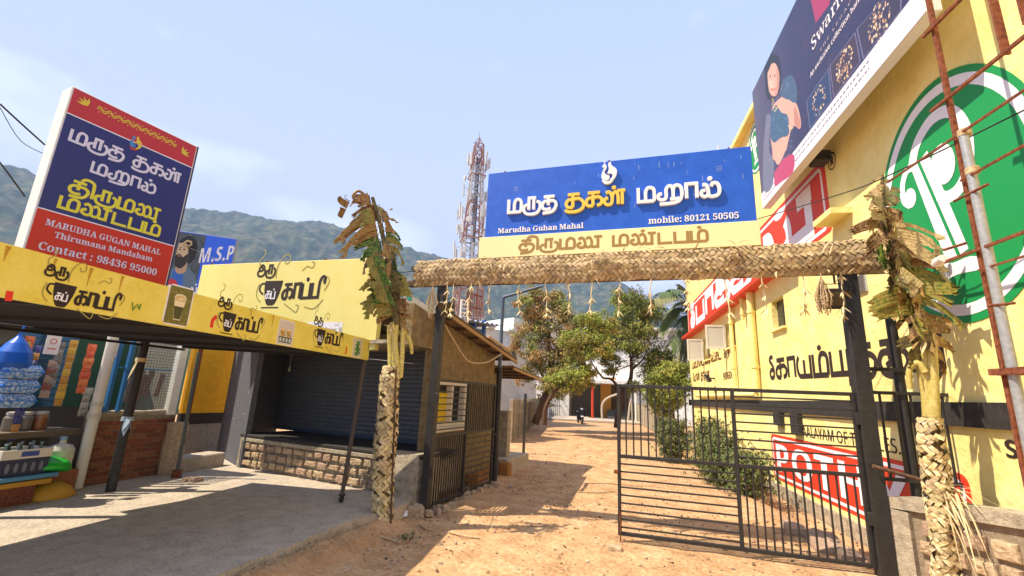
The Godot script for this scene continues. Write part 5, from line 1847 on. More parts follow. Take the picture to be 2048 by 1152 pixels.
func corner_shop():
	var F := KIR
	var U := func(px, py, off := 0.0): return uv(F, px, py, off)
	var xp: float = U.call(178, 835).x          # the white pipe
	var xe: float = U.call(338, 900).x
	var x0 := -4.5
	var t := thing("corner_shop", "small open-fronted shop with brick dado and dark interior under the awning", "shop", F)
	var bt: float = U.call(200, 834).y
	var st := mb()
	brick_wall(t, xp + 0.05, xe, -0.05, bt, 0.0)
	st = mb()
	tube(st, [Vector3(xp, bt + 0.03, -0.04), Vector3(lerpf(xp, xe, 0.3), bt + 0.045, -0.03), Vector3(lerpf(xp, xe, 0.6), bt + 0.035, -0.04), Vector3(xe + 0.02, bt + 0.05, -0.03)], [0.06, 0.05, 0.045, 0.06], 8)
	part(t, "cement_sill", st, M.plaster)
	# interior shell
	st = mb()
	box(st, Vector3((x0 + xe) / 2, 1.15, -1.75), Vector3(xe - x0, 2.5, 0.1))
	box(st, Vector3((x0 + xe) / 2, 2.35, -1.62), Vector3(xe - x0, 0.08, 0.3))
	box(st, Vector3(xe - 0.05, 1.15, -0.95), Vector3(0.08, 2.3, 1.5))
	box(st, Vector3(x0, 1.25, -1.5), Vector3(0.1, 2.5, 0.5))
	part(t, "shell", st, mat(hexc("7a736a"), 0.9))
	st = mb()
	box(st, Vector3((x0 + xp) / 2, 0.78, -0.4), Vector3(xp - x0, 0.08, 0.7))
	part(t, "shop_counter", st, mat(hexc("6a5a4a"), 0.7))
	st = mb()
	box(st, Vector3((x0 + xp) / 2, 0.36, -0.7), Vector3(xp - x0, 0.76, 0.05))
	part(t, "counter_front", st, mat(hexc("6b645c"), 0.8))
	for y in [1.2, 1.6, 2.0]:
		st = mb()
		box(st, Vector3((x0 + xp) / 2, y, -1.5), Vector3(xp - x0, 0.03, 0.35))
		part(t, "shelf", st, mat(hexc("5b5148"), 0.8))
	st = mb()
	for k in 2:
		var cx: float = U.call([110, 150][k], 740).x
		for r in 12: box(st, Vector3(cx + 0.1, 1.15 + r * 0.09, -0.62), Vector3(0.5, 0.07, 0.012), Basis(Vector3.RIGHT, 0.4))
	part(t, "blue_louvre_door", st, mat(hexc("3d6f9f"), 0.6))
	# posts and screen above the brick dado
	var mt := 2.2
	for q in [[213, 0.05], [238, 0.05]]:
		st = mb()
		bar(st, Vector3(U.call(q[0], 800).x, bt + 0.08, 0.02), Vector3(U.call(q[0], 800).x, mt, 0.02), q[1])
		part(t, "blue_post", st, mat(hexc("2f6fae"), 0.5))
	st = mb()
	bar(st, Vector3(U.call(240, 735).x, U.call(260, 736).y, 0.0), Vector3(U.call(345, 745).x, U.call(260, 736).y, 0.0), 0.02)
	part(t, "blue_rail", st, mat(hexc("2f7fb8"), 0.5))
	var g0: float = U.call(242, 800).x
	var g1: float = U.call(340, 790).x
	st = mb()
	box(st, Vector3((g0 + g1) / 2 - 0.2, (bt + 0.08 + mt) / 2, -1.1), Vector3(g1 - g0 + 0.9, mt - bt - 0.1, 0.01))
	var scr := part(t, "green_screen", st, mat(hexc("1f4a3a"), 0.7))
	st = mb()
	var x := g0
	while x < g1:
		box(st, Vector3(x, (bt + mt) / 2 + 0.04, -0.01), Vector3(0.006, mt - bt - 0.1, 0.006)); x += 0.05
	var y := bt + 0.1
	while y < mt:
		box(st, Vector3((g0 + g1) / 2, y, -0.004), Vector3(g1 - g0, 0.006, 0.006)); y += 0.05
	part(scr, "wire_mesh", st, mat(hexc("4d6a5e"), 0.6)).set_meta("kind", "stuff")
	for q in [[300, 765, 0.3, "8a6f74"], [322, 770, 0.26, "b49aa0"], [285, 775, 0.3, "6a5a4a"], [262, 780, 0.25, "4a4470"]]:
		st = mb()
		var p: Vector2 = U.call(q[0], q[1])
		cbox(st, Vector3(p.x, p.y, -0.04), Vector3(0.1, q[2] * 1.5, 0.02), 0.006, Basis(Vector3.BACK, -0.12))
		part(scr, "hung_magazine", st, grit([hexc(q[3]), hexc("c9c0c4"), hexc("8a3a4a"), hexc(q[3])], 0.14, 0.5, 0, 2.5, q[0]))
	# white jamb, then yellow wall, black band, grey dado, step
	st = mb()
	box(st, Vector3(U.call(352, 760).x, (bt + mt) / 2, 0.0), Vector3(0.14, mt - bt, 0.12))
	part(t, "white_jamb", st, M.white)
	st = mb()
	box(st, Vector3(U.call(360, 760).x + 0.03, (bt + mt) / 2, 0.0), Vector3(0.03, mt - bt, 0.1))
	part(t, "green_edge", st, mat(hexc("7fae9a"), 0.6))
	var Y := frame(on_y(345, 914, 0), on_y(442, 904, 0))
	var yl := uv(Y, 446, 904).x
	var yw := thing("yellow_wall", "deep yellow wall with black band and grey dado between shop and stall", "wall", Y)
	var bb0 := uv(Y, 400, 848).y
	var bb1 := uv(Y, 400, 826).y
	for q in [[bb1, 2.9, M.deepyellow, "yellow_face"], [bb0, bb1, M.blackpaint, "black_band"], [-0.1, bb0, grit([hexc("6b6864"), hexc("8a8782"), hexc("9a9690"), hexc("7d746a")], 0.7, 0.9, 0.6, 2.0, 66), "grey_dado"]]:
		st = mb()
		box(st, Vector3(yl / 2, (q[0] + q[1]) / 2, -0.06), Vector3(yl, q[1] - q[0], 0.12 if q[3] != "black_band" else 0.126))
		part(yw, q[3], st, q[2])
	st = mb()
	var SF := frame(on_y(358, 946, 0), on_y(450, 930, 0))
	var sl := uv(SF, 448, 930).x
	cbox(st, Vector3(sl / 2, 0.1, -0.2), Vector3(sl, 0.28, 0.4), 0.02)
	solo("stone_step", st, M.concrete, "long concrete block step at the foot of the yellow wall", "step", SF)
	# rough stone post
	var rp := thing("stone_post", "rough hewn granite post standing between brick dado and yellow wall", "post", Transform3D(frame(on_y(322, 950, 0), on_y(350, 948, 0)).basis, on_y(335, 949, 0)))
	st = mb()
	var rings := []
	for k in 9:
		var ring := []
		for i in 8:
			var a := TAU * (i + 0.5) / 8
			var rr := (0.15 if i % 4 < 2 else 0.14) * rng.randf_range(0.88, 1.1)
			ring.append(Vector3(cos(a) * rr * 1.1, 0.118 * k - 0.08, sin(a) * rr * 0.8))
		rings.append(ring)
	for k in 8:
		for i in 8:
			var j := (i + 1) % 8
			quad(st, rings[k][i], rings[k][j], rings[k + 1][j], rings[k + 1][i])
	for i in range(1, 7): tri(st, rings[8][0], rings[8][i], rings[8][i + 1])
	part(rp, "shaft", st, M.stone[2])
	# white rain pipe
	var pi := thing("rain_pipe", "white plastic rain pipe beside the brick dado of the small shop", "pipe", moved(F, xp - 0.02, 0, 0.12))
	st = mb()
	tube(st, [Vector3(0, 0, 0), Vector3(0, 2.2, 0)], 0.07, 14)
	part(pi, "tube", st, M.pvc)
	for v in [0.98, 1.15]:
		st = mb()
		tube(st, [Vector3(0, v, 0), Vector3(0, v + 0.07, 0)], 0.078, 14)
		part(pi, "collar", st, mat(hexc("c9c4b8"), 0.4))
	st = mb()
	tube(st, [Vector3(0.0, -0.1, 0), Vector3(0, 0.02, 0)], [0.18, 0.09], 9)
	part(pi, "mortar_foot", st, M.plaster)
	shop_goods(F, U, x0, xp)

func packet_strip(F: Transform3D, p: Vector2, n: int, w: float, cols: Array, label: String, z: float):
	var t := thing("packet_strip", label, "packets", moved(F, p.x, p.y, z), "strips of packets hanging in the small shop")
	var h := 0.105
	for k in n:
		var st := mb()
		var ww := w * rng.randf_range(0.92, 1.05)
		var y := -h * k - h / 2
		var tw := rng.randf_range(-0.18, 0.18)
		var a := []
		for e in [[-0.5, -0.5, 0], [0.5, -0.5, 0], [0.5, 0.5, 0], [-0.5, 0.5, 0], [0, 0, 0.3], [-0.3, 0.0, 0.2], [0.3, 0.0, 0.2]]: a.append(Vector3(e[0] * ww * 0.96, y + e[1] * h * 0.96, e[2] * w * 0.7 + e[0] * tw * w))
		for e in [[0, 5, 3], [0, 4, 5], [0, 1, 4], [1, 6, 4], [1, 2, 6], [2, 4, 6], [2, 3, 4], [3, 5, 4]]: tri(st, a[e[0]], a[e[2]], a[e[1]])
		quad(st, a[0], a[1], a[2], a[3])
		part(t, "packet", st, cols[k % cols.size()])

func shop_goods(F: Transform3D, U: Callable, x0: float, xp: float):
	var foil := func(h): return mat(hexc(h), 0.3)
	var strips := [[52, 680, 6, 0.12, ["c8a21c", "8a7a20"], "strip of mustard packets in the small shop"], [62, 672, 5, 0.13, ["e0661a", "d8541a"], "short strip of orange snack packets behind the blue bag"], [78, 690, 12, 0.10, ["2a2f86", "c98a3a", "2a2f86"], "long strip of navy and gold packets in the small shop"], [58, 720, 6, 0.13, ["c9c9d2", "aaa9b4"], "strip of silver packets beside the navy strip"], [125, 684, 6, 0.11, ["6f6d6c", "8b8987"], "strip of grey packets in the small shop"], [150, 680, 9, 0.11, ["d8a01a", "e0b528", "c98a18"], "strip of yellow and orange packets near the white pipe"], [186, 688, 7, 0.13, ["e05a1e", "d94a20", "e87a30"], "strip of orange packets right beside the white pipe"], [178, 775, 4, 0.13, ["b9b4ae", "a39c96"], "pale strip of packets below the orange ones"], [108, 720, 5, 0.12, ["b59a8a", "8c4a3a"], "strip of brown packets in the small shop"]]
	for q in strips:
		var cols := []
		for c in q[4]:
			var base := hexc(c)
			cols.append(grit([base.darkened(0.35), base, base, base.lightened(0.55)], 0.09, 0.3, 0.5, 2.6, q[0]))
		packet_strip(F, U.call(q[0], q[1], -0.08), q[2], q[3], cols, q[5], -0.08)
	# hanging blue bag and stacked water packs
	var bag := thing("blue_bag", "blue plastic carrier bag hanging at the shop front", "bag", moved(F, U.call(18, 745).x, 0, 0.0))
	var y: float = U.call(18, 745).y
	var st := mb()
	lathe(st, Vector3(0, y, 0), [[0.02, 0.0], [0.15, 0.03], [0.19, 0.12], [0.17, 0.26], [0.1, 0.38], [0.03, 0.47], [0.02, 0.5]], 14)
	part(bag, "pouch", st, mat(hexc("1460c8"), 0.35))
	st = mb()
	tube(st, [Vector3(0, y + 0.49, 0), Vector3(0.02, y + 0.62, 0)], 0.012, 6)
	part(bag, "handle", st, mat(hexc("1460c8"), 0.35))
	var packm := grit([hexc("e4ecf6"), hexc("bcd4f0"), hexc("3f86dc"), hexc("2a6ed0")], 0.3, 0.3, 0.0, 2.4, 70)
	var wp := thing("water_packs", "bale of white and blue water pouches hanging at the shop front", "bale", moved(F, U.call(22, 790).x, 0, 0.02))
	for k in 3:
		st = mb()
		cbox(st, Vector3(0, U.call(22, 815).y + 0.09 + k * 0.185, 0), Vector3(0.42, 0.175, 0.28), 0.05)
		part(wp, "bundle", st, packm)
		st = mb()
		cbox(st, Vector3(0, U.call(22, 815).y + 0.09 + k * 0.185, 0.0), Vector3(0.424, 0.05, 0.284), 0.02)
		part(wp, "blue_print", st, mat(hexc("2f7fe0"), 0.35))
	# jars on the counter
	for k in 6:
		var cx: float = U.call(62 + k * 14, 815).x
		var j := thing("plastic_jar", "clear plastic sweet jar standing on the dark shop counter", "jar", moved(F, cx, 0.82, -0.3 - 0.1 * (k % 2)), "sweet jars on the shop counter")
		st = mb()
		lathe(st, Vector3.ZERO, [[0.0, 0.0], [0.075, 0.0], [0.08, 0.03], [0.08, 0.17], [0.06, 0.2], [0.055, 0.21]], 12)
		part(j, "body", st, mat([hexc("7a756c"), hexc("8c5a3a"), hexc("6a6a66")][k % 3], 0.25))
		st = mb()
		lathe(st, Vector3(0, 0.21, 0), [[0.062, 0.0], [0.062, 0.035], [0.0, 0.04]], 12)
		part(j, "lid", st, mat(hexc("b8b4ac"), 0.4))
	for q in [[105, 690, "white shop card with a red mark hanging among the packets"], [226, 697, "white shop card behind the rain pipe"]]:
		var p: Vector2 = U.call(q[0], q[1], 0.02)
		var cd := thing("hanging_card", q[2], "card", moved(F, p.x, p.y, 0.02))
		st = mb()
		box(st, Vector3.ZERO, Vector3(0.17, 0.26, 0.006))
		part(cd, "card", st, M.paintwhite)
		st = mb()
		stroke(st, closed(ellipse(Vector2(0, 0.05), 0.035, 0.035, 16)), 0.012, 0.005, 0.005, true)
		sheet(st, rect(-0.05, -0.06, 0.05, -0.045), 0.005)
		part(cd, "red_mark", st, mat(hexc("d0604a"), 0.6))
	# bench with crate of bottles, water can, bags
	var bz := 0.5
	var by := 0.32
	var b0: float = U.call(118, 935, bz).x
	var bn := thing("low_bench", "low bench with blue top and yellow apron in front of the small shop", "bench", moved(F, b0 - 1.1, 0, bz))
	st = mb()
	cbox(st, Vector3(0, by, -0.22), Vector3(2.2, 0.05, 0.5), 0.008)
	part(bn, "top", st, mat(hexc("4d87b0"), 0.6))
	st = mb()
	cbox(st, Vector3(0, by - 0.07, 0.0), Vector3(2.1, 0.06, 0.03), 0.006)
	part(bn, "apron", st, mat(hexc("b88a2a"), 0.7))
	for sx in [-0.7, 0.75]:
		st = mb()
		cbox(st, Vector3(sx, 0.12, -0.22), Vector3(0.35, 0.3, 0.36), 0.01)
		part(bn, "brick_support", st, M.brick[2])
	var crate_x: float = U.call(38, 905, bz - 0.2).x
	var cr := thing("bottle_crate", "white and navy plastic crate of bottles on the blue bench", "crate", moved(F, crate_x, by + 0.025, bz - 0.22))
	st = mb()
	for sx in [-1, 1]: cbox(st, Vector3(sx * 0.24, 0.1, 0), Vector3(0.02, 0.2, 0.36), 0.004)
	for sz in [-1, 1]: cbox(st, Vector3(0, 0.1, sz * 0.17), Vector3(0.46, 0.2, 0.02), 0.004)
	box(st, Vector3(0, 0.01, 0), Vector3(0.46, 0.02, 0.32))
	part(cr, "navy_body", st, mat(hexc("2c3350"), 0.5))
	st = mb()
	for sx in [-1, 1]: cbox(st, Vector3(sx * 0.25, 0.26, 0), Vector3(0.02, 0.11, 0.38), 0.004)
	for sz in [-1, 1]: cbox(st, Vector3(0, 0.26, sz * 0.18), Vector3(0.48, 0.11, 0.02), 0.004)
	part(cr, "white_rim", st, mat(hexc("d8d2c8"), 0.5))
	st = mb()
	box(st, Vector3(0.02, 0.26, 0.193), Vector3(0.18, 0.06, 0.003))
	part(cr, "blue_label", st, mat(hexc("3a4f9c"), 0.5))
	st = mb()
	for k in 5: sheet(st, ellipse(Vector2(-0.17 + k * 0.085, 0.1), 0.022, 0.06, 10), 0.183)
	part(cr, "bottle_slots", st, mat(hexc("6f768c"), 0.6))
	for k in 8:
		var bo := thing("bottle", "glass drink bottle standing in the white and navy crate", "bottle", moved(F, crate_x - 0.18 + (k % 4) * 0.12, by + 0.05, bz - 0.14 - 0.15 * (k / 4)), "bottles in the crate")
		st = mb()
		lathe(st, Vector3.ZERO, [[0.0, 0.0], [0.032, 0.0], [0.032, 0.2], [0.024, 0.25], [0.014, 0.29], [0.014, 0.34]], 10)
		part(bo, "glass", st, mat([hexc("5f7a74"), hexc("86a0ad"), hexc("3a3a38")][k % 3], 0.15))
		st = mb()
		lathe(st, Vector3(0, 0.34, 0), [[0.016, 0.0], [0.016, 0.02], [0.0, 0.022]], 10)
		part(bo, "cap", st, mat([hexc("8fa8b8"), hexc("7a9a8a")][k % 2], 0.4))
	var wc := thing("water_can", "large white water can behind the rain pipe", "can", moved(F, U.call(130, 890, 0.1).x, 0.3, 0.05))
	st = mb()
	lathe(st, Vector3.ZERO, [[0.0, 0.0], [0.14, 0.0], [0.15, 0.03], [0.15, 0.26], [0.12, 0.32], [0.04, 0.35], [0.035, 0.4]], 16)
	part(wc, "body", st, mat(hexc("cfccc0"), 0.3))
	st = mb()
	lathe(st, Vector3(0, 0.4, 0), [[0.04, 0.0], [0.04, 0.04], [0.0, 0.045]], 12)
	part(wc, "cap", st, mat(hexc("8fb0cc"), 0.4))
	st = mb()
	cbox(st, Vector3(0, -0.2, 0), Vector3(0.36, 0.4, 0.34), 0.01)
	solo("can_stand", st, M.brick[1], "brick block under the white water can", "block", moved(F, U.call(130, 890, 0.1).x, 0.3, 0.05))
	for q in [[103, 908, 0.24, 0.1, "12b030", "bright green plastic bag lying on the bench end", 0.36], [128, 915, 0.12, 0.09, "0ea02a", "small knotted green bag beside the rain pipe", 0.32]]:
		st = mb()
		var pts := []
		lathe(st, Vector3.ZERO, [[0.0, 0.0], [q[2] * 0.8, 0.0], [q[2], q[3] * 0.4], [q[2] * 0.7, q[3] * 1.1], [q[2] * 0.35, q[3] * 1.4], [0.02, q[3] * 1.7]], 9)
		solo("green_bag", crumple(st, 0.03, 5), mat(hexc(q[4]), 0.35), q[5], "bag", moved(F, U.call(q[0], q[1], bz - 0.2).x, q[6], bz - 0.2))
	st = mb()
	lathe(st, Vector3.ZERO, [[0.0, 0.0], [0.24, 0.0], [0.28, 0.08], [0.22, 0.18], [0.1, 0.24], [0.0, 0.25]], 11)
	solo("yellow_sack", crumple(st, 0.04, 9), mat(hexc("c9982e"), 0.7), "crumpled yellow sack slumped under the bench end", "sack", moved(F, U.call(105, 950, 0.3).x, -0.05, 0.3))
	for k in 2:
		st = mb()
		var gx: float = U.call(82 + k * 30, 870, -0.2).x
		for r in 4: cbox(st, Vector3(0, 0.05 + r * 0.1, 0), Vector3(0.42, 0.05, 0.32), 0.006)
		for sx in [-0.18, 0.0, 0.18]: cbox(st, Vector3(sx, 0.2, 0.163), Vector3(0.03, 0.4, 0.01), 0.003)
		solo("green_crate", st, mat(hexc("2f5f50") if k == 0 else hexc("27403c"), 0.6), ["slatted green plastic crate in front of the shop counter", "dark green plastic crate nearer the rain pipe"][k], "crate", moved(F, gx, 0.0, -0.2))

func crumple(st: SurfaceTool, amp: float, sd: int) -> Mesh:
	var m := st.commit()
	var md := MeshDataTool.new()
	md.create_from_surface(m, 0)
	var n := FastNoiseLite.new()
	n.seed = sd
	n.frequency = 6.0
	for i in md.get_vertex_count():
		var v := md.get_vertex(i)
		var k := Vector3(roundf(v.x * 500), roundf(v.y * 500), roundf(v.z * 500)) / 500.0
		md.set_vertex(i, v + Vector3(n.get_noise_3dv(k), maxf(n.get_noise_3dv(k + Vector3(9, 0, 0)), -v.y * 5.0) * 0.8, n.get_noise_3dv(k + Vector3(0, 0, 9))) * amp)
	var o := ArrayMesh.new()
	md.commit_to_surface(o)
	var s2 := SurfaceTool.new()
	s2.create_from(o, 0)
	s2.deindex()
	s2.generate_normals()
	return s2.commit()

# ---------------------------------------------------------------- awning with printed fascia
func awning():
	var F := FASC
	var U := func(px, py): return uv(F, px, py)
	var t := thing("awning", "flat black-lined awning with a long yellow coffee-printed fascia over the forecourt", "awning", F)
	var u0 := 0.2
	var u1: float = U.call(738, 700).x
	var y0 := 2.02
	var y1 := 2.335
	var depth := 3.35
	var rear := 2.15
	var st := mb()
	box(st, Vector3((u0 + u1) / 2, (y0 + y1) / 2, 0.0), Vector3(u1 - u0, y1 - y0, 0.012))
	var fa := part(t, "fascia", st, grit([hexc("e0cc48"), hexc("e8d75c"), hexc("eedf72")], 1.5, 0.55, 0.04, 1.5, 80))
	# roof cloth and frame
	st = mb()
	hexa(st, [Vector3(u0, y0 + 0.05, -0.02), Vector3(u1 - 0.02, y0 + 0.05, -0.02), Vector3(u1 - 0.02, rear, -depth), Vector3(u0, rear, -depth), Vector3(u0, y0 + 0.065, -0.02), Vector3(u1 - 0.02, y0 + 0.065, -0.02), Vector3(u1 - 0.02, rear + 0.015, -depth), Vector3(u0, rear + 0.015, -depth)])
	part(t, "cloth_roof", st, mat(hexc("23201f"), 0.9))
	for k in 7:
		st = mb()
		var x: float = lerp(u0 + 0.05, u1 - 0.05, k / 6.0)
		bar(st, Vector3(x, y0 + 0.03, -0.03), Vector3(x, rear - 0.02, -depth + 0.02), 0.035)
		part(t, "rafter", st, M.black)
	for q in [[y0 + 0.02, -0.035], [y1 - 0.04, -0.035], [rear - 0.06, -depth + 0.02]]:
		st = mb()
		bar(st, Vector3(u0, q[0], q[1]), Vector3(u1 - 0.01, q[0], q[1]), 0.035)
		part(t, "edge_rail", st, M.black)
	# prints
	var ink: Material = M.ink
	for q in [[68, 612, 243, 628], [424, 664, 524, 676], [620, 693, 684, 702]]:
		var a: Vector2 = U.call(q[0], q[1])
		var b: Vector2 = U.call(q[2], q[3])
		coffee_logo(fa, a, (b.x - a.x) * 0.98, 0.0085, ink, -0.01)
	glass_pictures(fa, U)
	st = mb()
	for q in [[[18, 582], [14, 602]], [[432, 632], [424, 640], [421, 655]], [[661, 678], [658, 688]], [[693, 694], [690, 708]]]:
		var pts := PackedVector2Array()
		for e in q: pts.append(U.call(e[0], e[1]))
		stroke(st, pts, 0.035, 0.0085, 0.0085)
	part(fa, "red_marks", st, mat(hexc("e0301a"), 0.6))
	st = mb()
	for q in [[[263, 605], [264, 620], [270, 612]], [[272, 608], [277, 618], [280, 608]]]:
		var pts := PackedVector2Array()
		for e in q: pts.append(U.call(e[0], e[1]))
		stroke(st, pts, 0.012, 0.0085, 0.0085)
	part(fa, "green_scribble", st, mat(hexc("5a8a2a"), 0.6))
	st = mb()
	for q in [[108, 527], [180, 545], [240, 570], [500, 632], [545, 640], [640, 668], [12, 505]]:
		var p: Vector2 = U.call(q[0], q[1])
		var w := rng.randf_range(0.012, 0.03)
		st = mb()
		w *= 0.5
		p.y = y1 - 0.012
		sheet(st, PackedVector2Array([p + Vector2(-w, 0), p + Vector2(-w * 0.7, -0.04), p + Vector2(-w * 0.2, -0.14 * rng.randf_range(0.5, 1.2)), p + Vector2(w * 0.2, -0.06), p + Vector2(w * 0.5, -0.03), p + Vector2(w, 0.0)]), 0.008)
		part(fa, "rust_stain", st, grit([hexc("a8701c"), hexc("c09028"), hexc("d2ac34")], 0.1, 0.8, 0, 1.8, 81))
	# thin supports
	var poles := [[352, 955, 0.028, 0.0, "slim grey awning pole standing on a small stone by the step"], [682, 1005, 0.03, 0.11, "leaning brown awning pole with a wheeled foot before the shutter"]]
	for q in poles:
		var base := on_y(q[0], q[1], 0)
		var p := thing("awning_pole", q[4], "pole", Transform3D(Basis.IDENTITY, base))
		st = mb()
		var topw: Vector3
		if q[3] > 0: topw = Vector3(-3.42, y1 - 0.05, F.origin.z - u1 + 0.03)
		else: topw = Vector3(base.x + 0.05, rear - 0.08, base.z + 0.1)
		tube(st, [Vector3(0, 0.08, 0), topw - base], q[2], 10)
		part(p, "shaft", st, mat(hexc("4f5a58"), 0.6) if q[3] == 0 else mat(hexc("574a3e"), 0.7))
		st = mb()
		if q[3] > 0:
			cbox(st, Vector3(0, 0.1, 0), Vector3(0.09, 0.02, 0.06), 0.004)
			tube(st, [Vector3(-0.018, 0.045, 0), Vector3(0.018, 0.045, 0)], 0.045, 12)
			part(p, "caster", st, M.black)
		else:
			cbox(st, Vector3(0, 0.11, 0), Vector3(0.14, 0.02, 0.1), 0.004)
			tube(st, [Vector3(0, 0.0, 0), Vector3(0, 0.1, 0)], [0.08, 0.06], 9)
			part(p, "foot", st, M.rust)
	st = mb()
	var sb := on_y(385, 962, 0)
	solo("flat_stone", stone_mesh(2), M.stone[1], "flat grey stone lying beside the slim awning pole", "stone", Transform3D(Basis(Vector3.RIGHT, -PI / 2).scaled(Vector3(0.3, 0.07, 0.18)), sb + Vector3(0.0, -0.01, 0)))
	# wire ties to the banana trunk
	var wt := thing("tie_wire", "pale wire stretched from the awning corner towards the banana plant", "wire", F)
	st = mb()
	tube(st, [Vector3(u1 - 0.02, y0 + 0.02, 0.02), Vector3(u1 + 0.5, y0 - 0.0, 0.55), hit(F, 782, 722, 0.7)], 0.008, 6)
	part(wt, "wire", st, M.galv)

func glass_pictures(fa: Node, U: Callable):
	# a tumbler of tea, two clay cups, a green drink: printed stickers
	var im := Image.create(160, 180, false, Image.FORMAT_RGB8)
	im.fill(hexc("6e6a2a"))
	for k in 500: cv_dot(im, rng.randf() * 160, rng.randf() * 180, rng.randf_range(2, 7), hexc("5c5a22").lerp(hexc("8a8238"), rng.randf()))
	cv(im, [40, 50, 122, 50, 106, 160, 60, 160], hexc("c8c49a"))
	cv(im, [48, 92, 116, 92, 104, 154, 62, 154], hexc("4a4a22"))
	cv(im, [44, 68, 119, 68, 116, 94, 48, 94], hexc("e8dcb4"))
	cv_dot(im, 81, 50, 41, hexc("d8d6b8"), 18)
	cv_dot(im, 81, 54, 34, hexc("d2b072"), 13)
	cv_dot(im, 84, 56, 20, hexc("e6cf9a"), 7)
	var a: Vector2 = U.call(324, 644)
	var b: Vector2 = U.call(384, 590)
	var st := mb()
	prism(st, round_rect(a.x - 0.012, a.y - 0.012, b.x + 0.012, b.y + 0.05, 0.04), 0.006, 0.008)
	var s1 := part(fa, "tea_sticker", st, M.paintwhite)
	picture(s1, "print", im, rect(a.x, a.y, b.x, b.y + 0.038), 0.0095)
	im = Image.create(120, 160, false, Image.FORMAT_RGB8)
	im.fill(hexc("cfc6bc"))
	for k in 2:
		var x := 34 + k * 48
		cv(im, [x - 18, 60, x + 18, 60, x + 12, 110, x - 12, 110], hexc("c09a3a"))
		cv_dot(im, x, 60, 18, hexc("e4d2a0"), 7)
		cv_line(im, [x - 24, 78, x + 24, 100], 4, hexc("4a4038"))
	cv(im, [6, 110, 114, 110, 108, 150, 12, 150], hexc("3f4a44"))
	for k in 4: cv(im, [14 + k * 25, 118, 32 + k * 25, 118, 30 + k * 25, 144, 16 + k * 25, 144], hexc("c2ccc4"))
	a = U.call(552, 686)
	b = U.call(588, 650)
	st = mb()
	prism(st, round_rect(a.x - 0.008, a.y - 0.008, b.x + 0.008, b.y + 0.03, 0.02), 0.006, 0.008)
	var s2 := part(fa, "cups_sticker", st, M.paintwhite)
	picture(s2, "print", im, rect(a.x, a.y, b.x, b.y + 0.022), 0.0095)
	im = Image.create(80, 160, false, Image.FORMAT_RGB8)
	im.fill(hexc("d0c8a6"))
	for k in 60: cv_dot(im, 40 + rng.randfn() * 10, rng.randf_range(15, 145), rng.randf_range(3, 9), [hexc("2f7a34"), hexc("55a04a"), hexc("1e5a2a")][k % 3])
	a = U.call(703, 712)
	b = U.call(724, 682)
	st = mb()
	prism(st, round_rect(a.x - 0.008, a.y - 0.008, b.x + 0.008, b.y + 0.02, 0.02), 0.006, 0.008)
	var s3 := part(fa, "mint_sticker", st, M.paintwhite)
	picture(s3, "print", im, rect(a.x, a.y, b.x, b.y + 0.012), 0.0095)

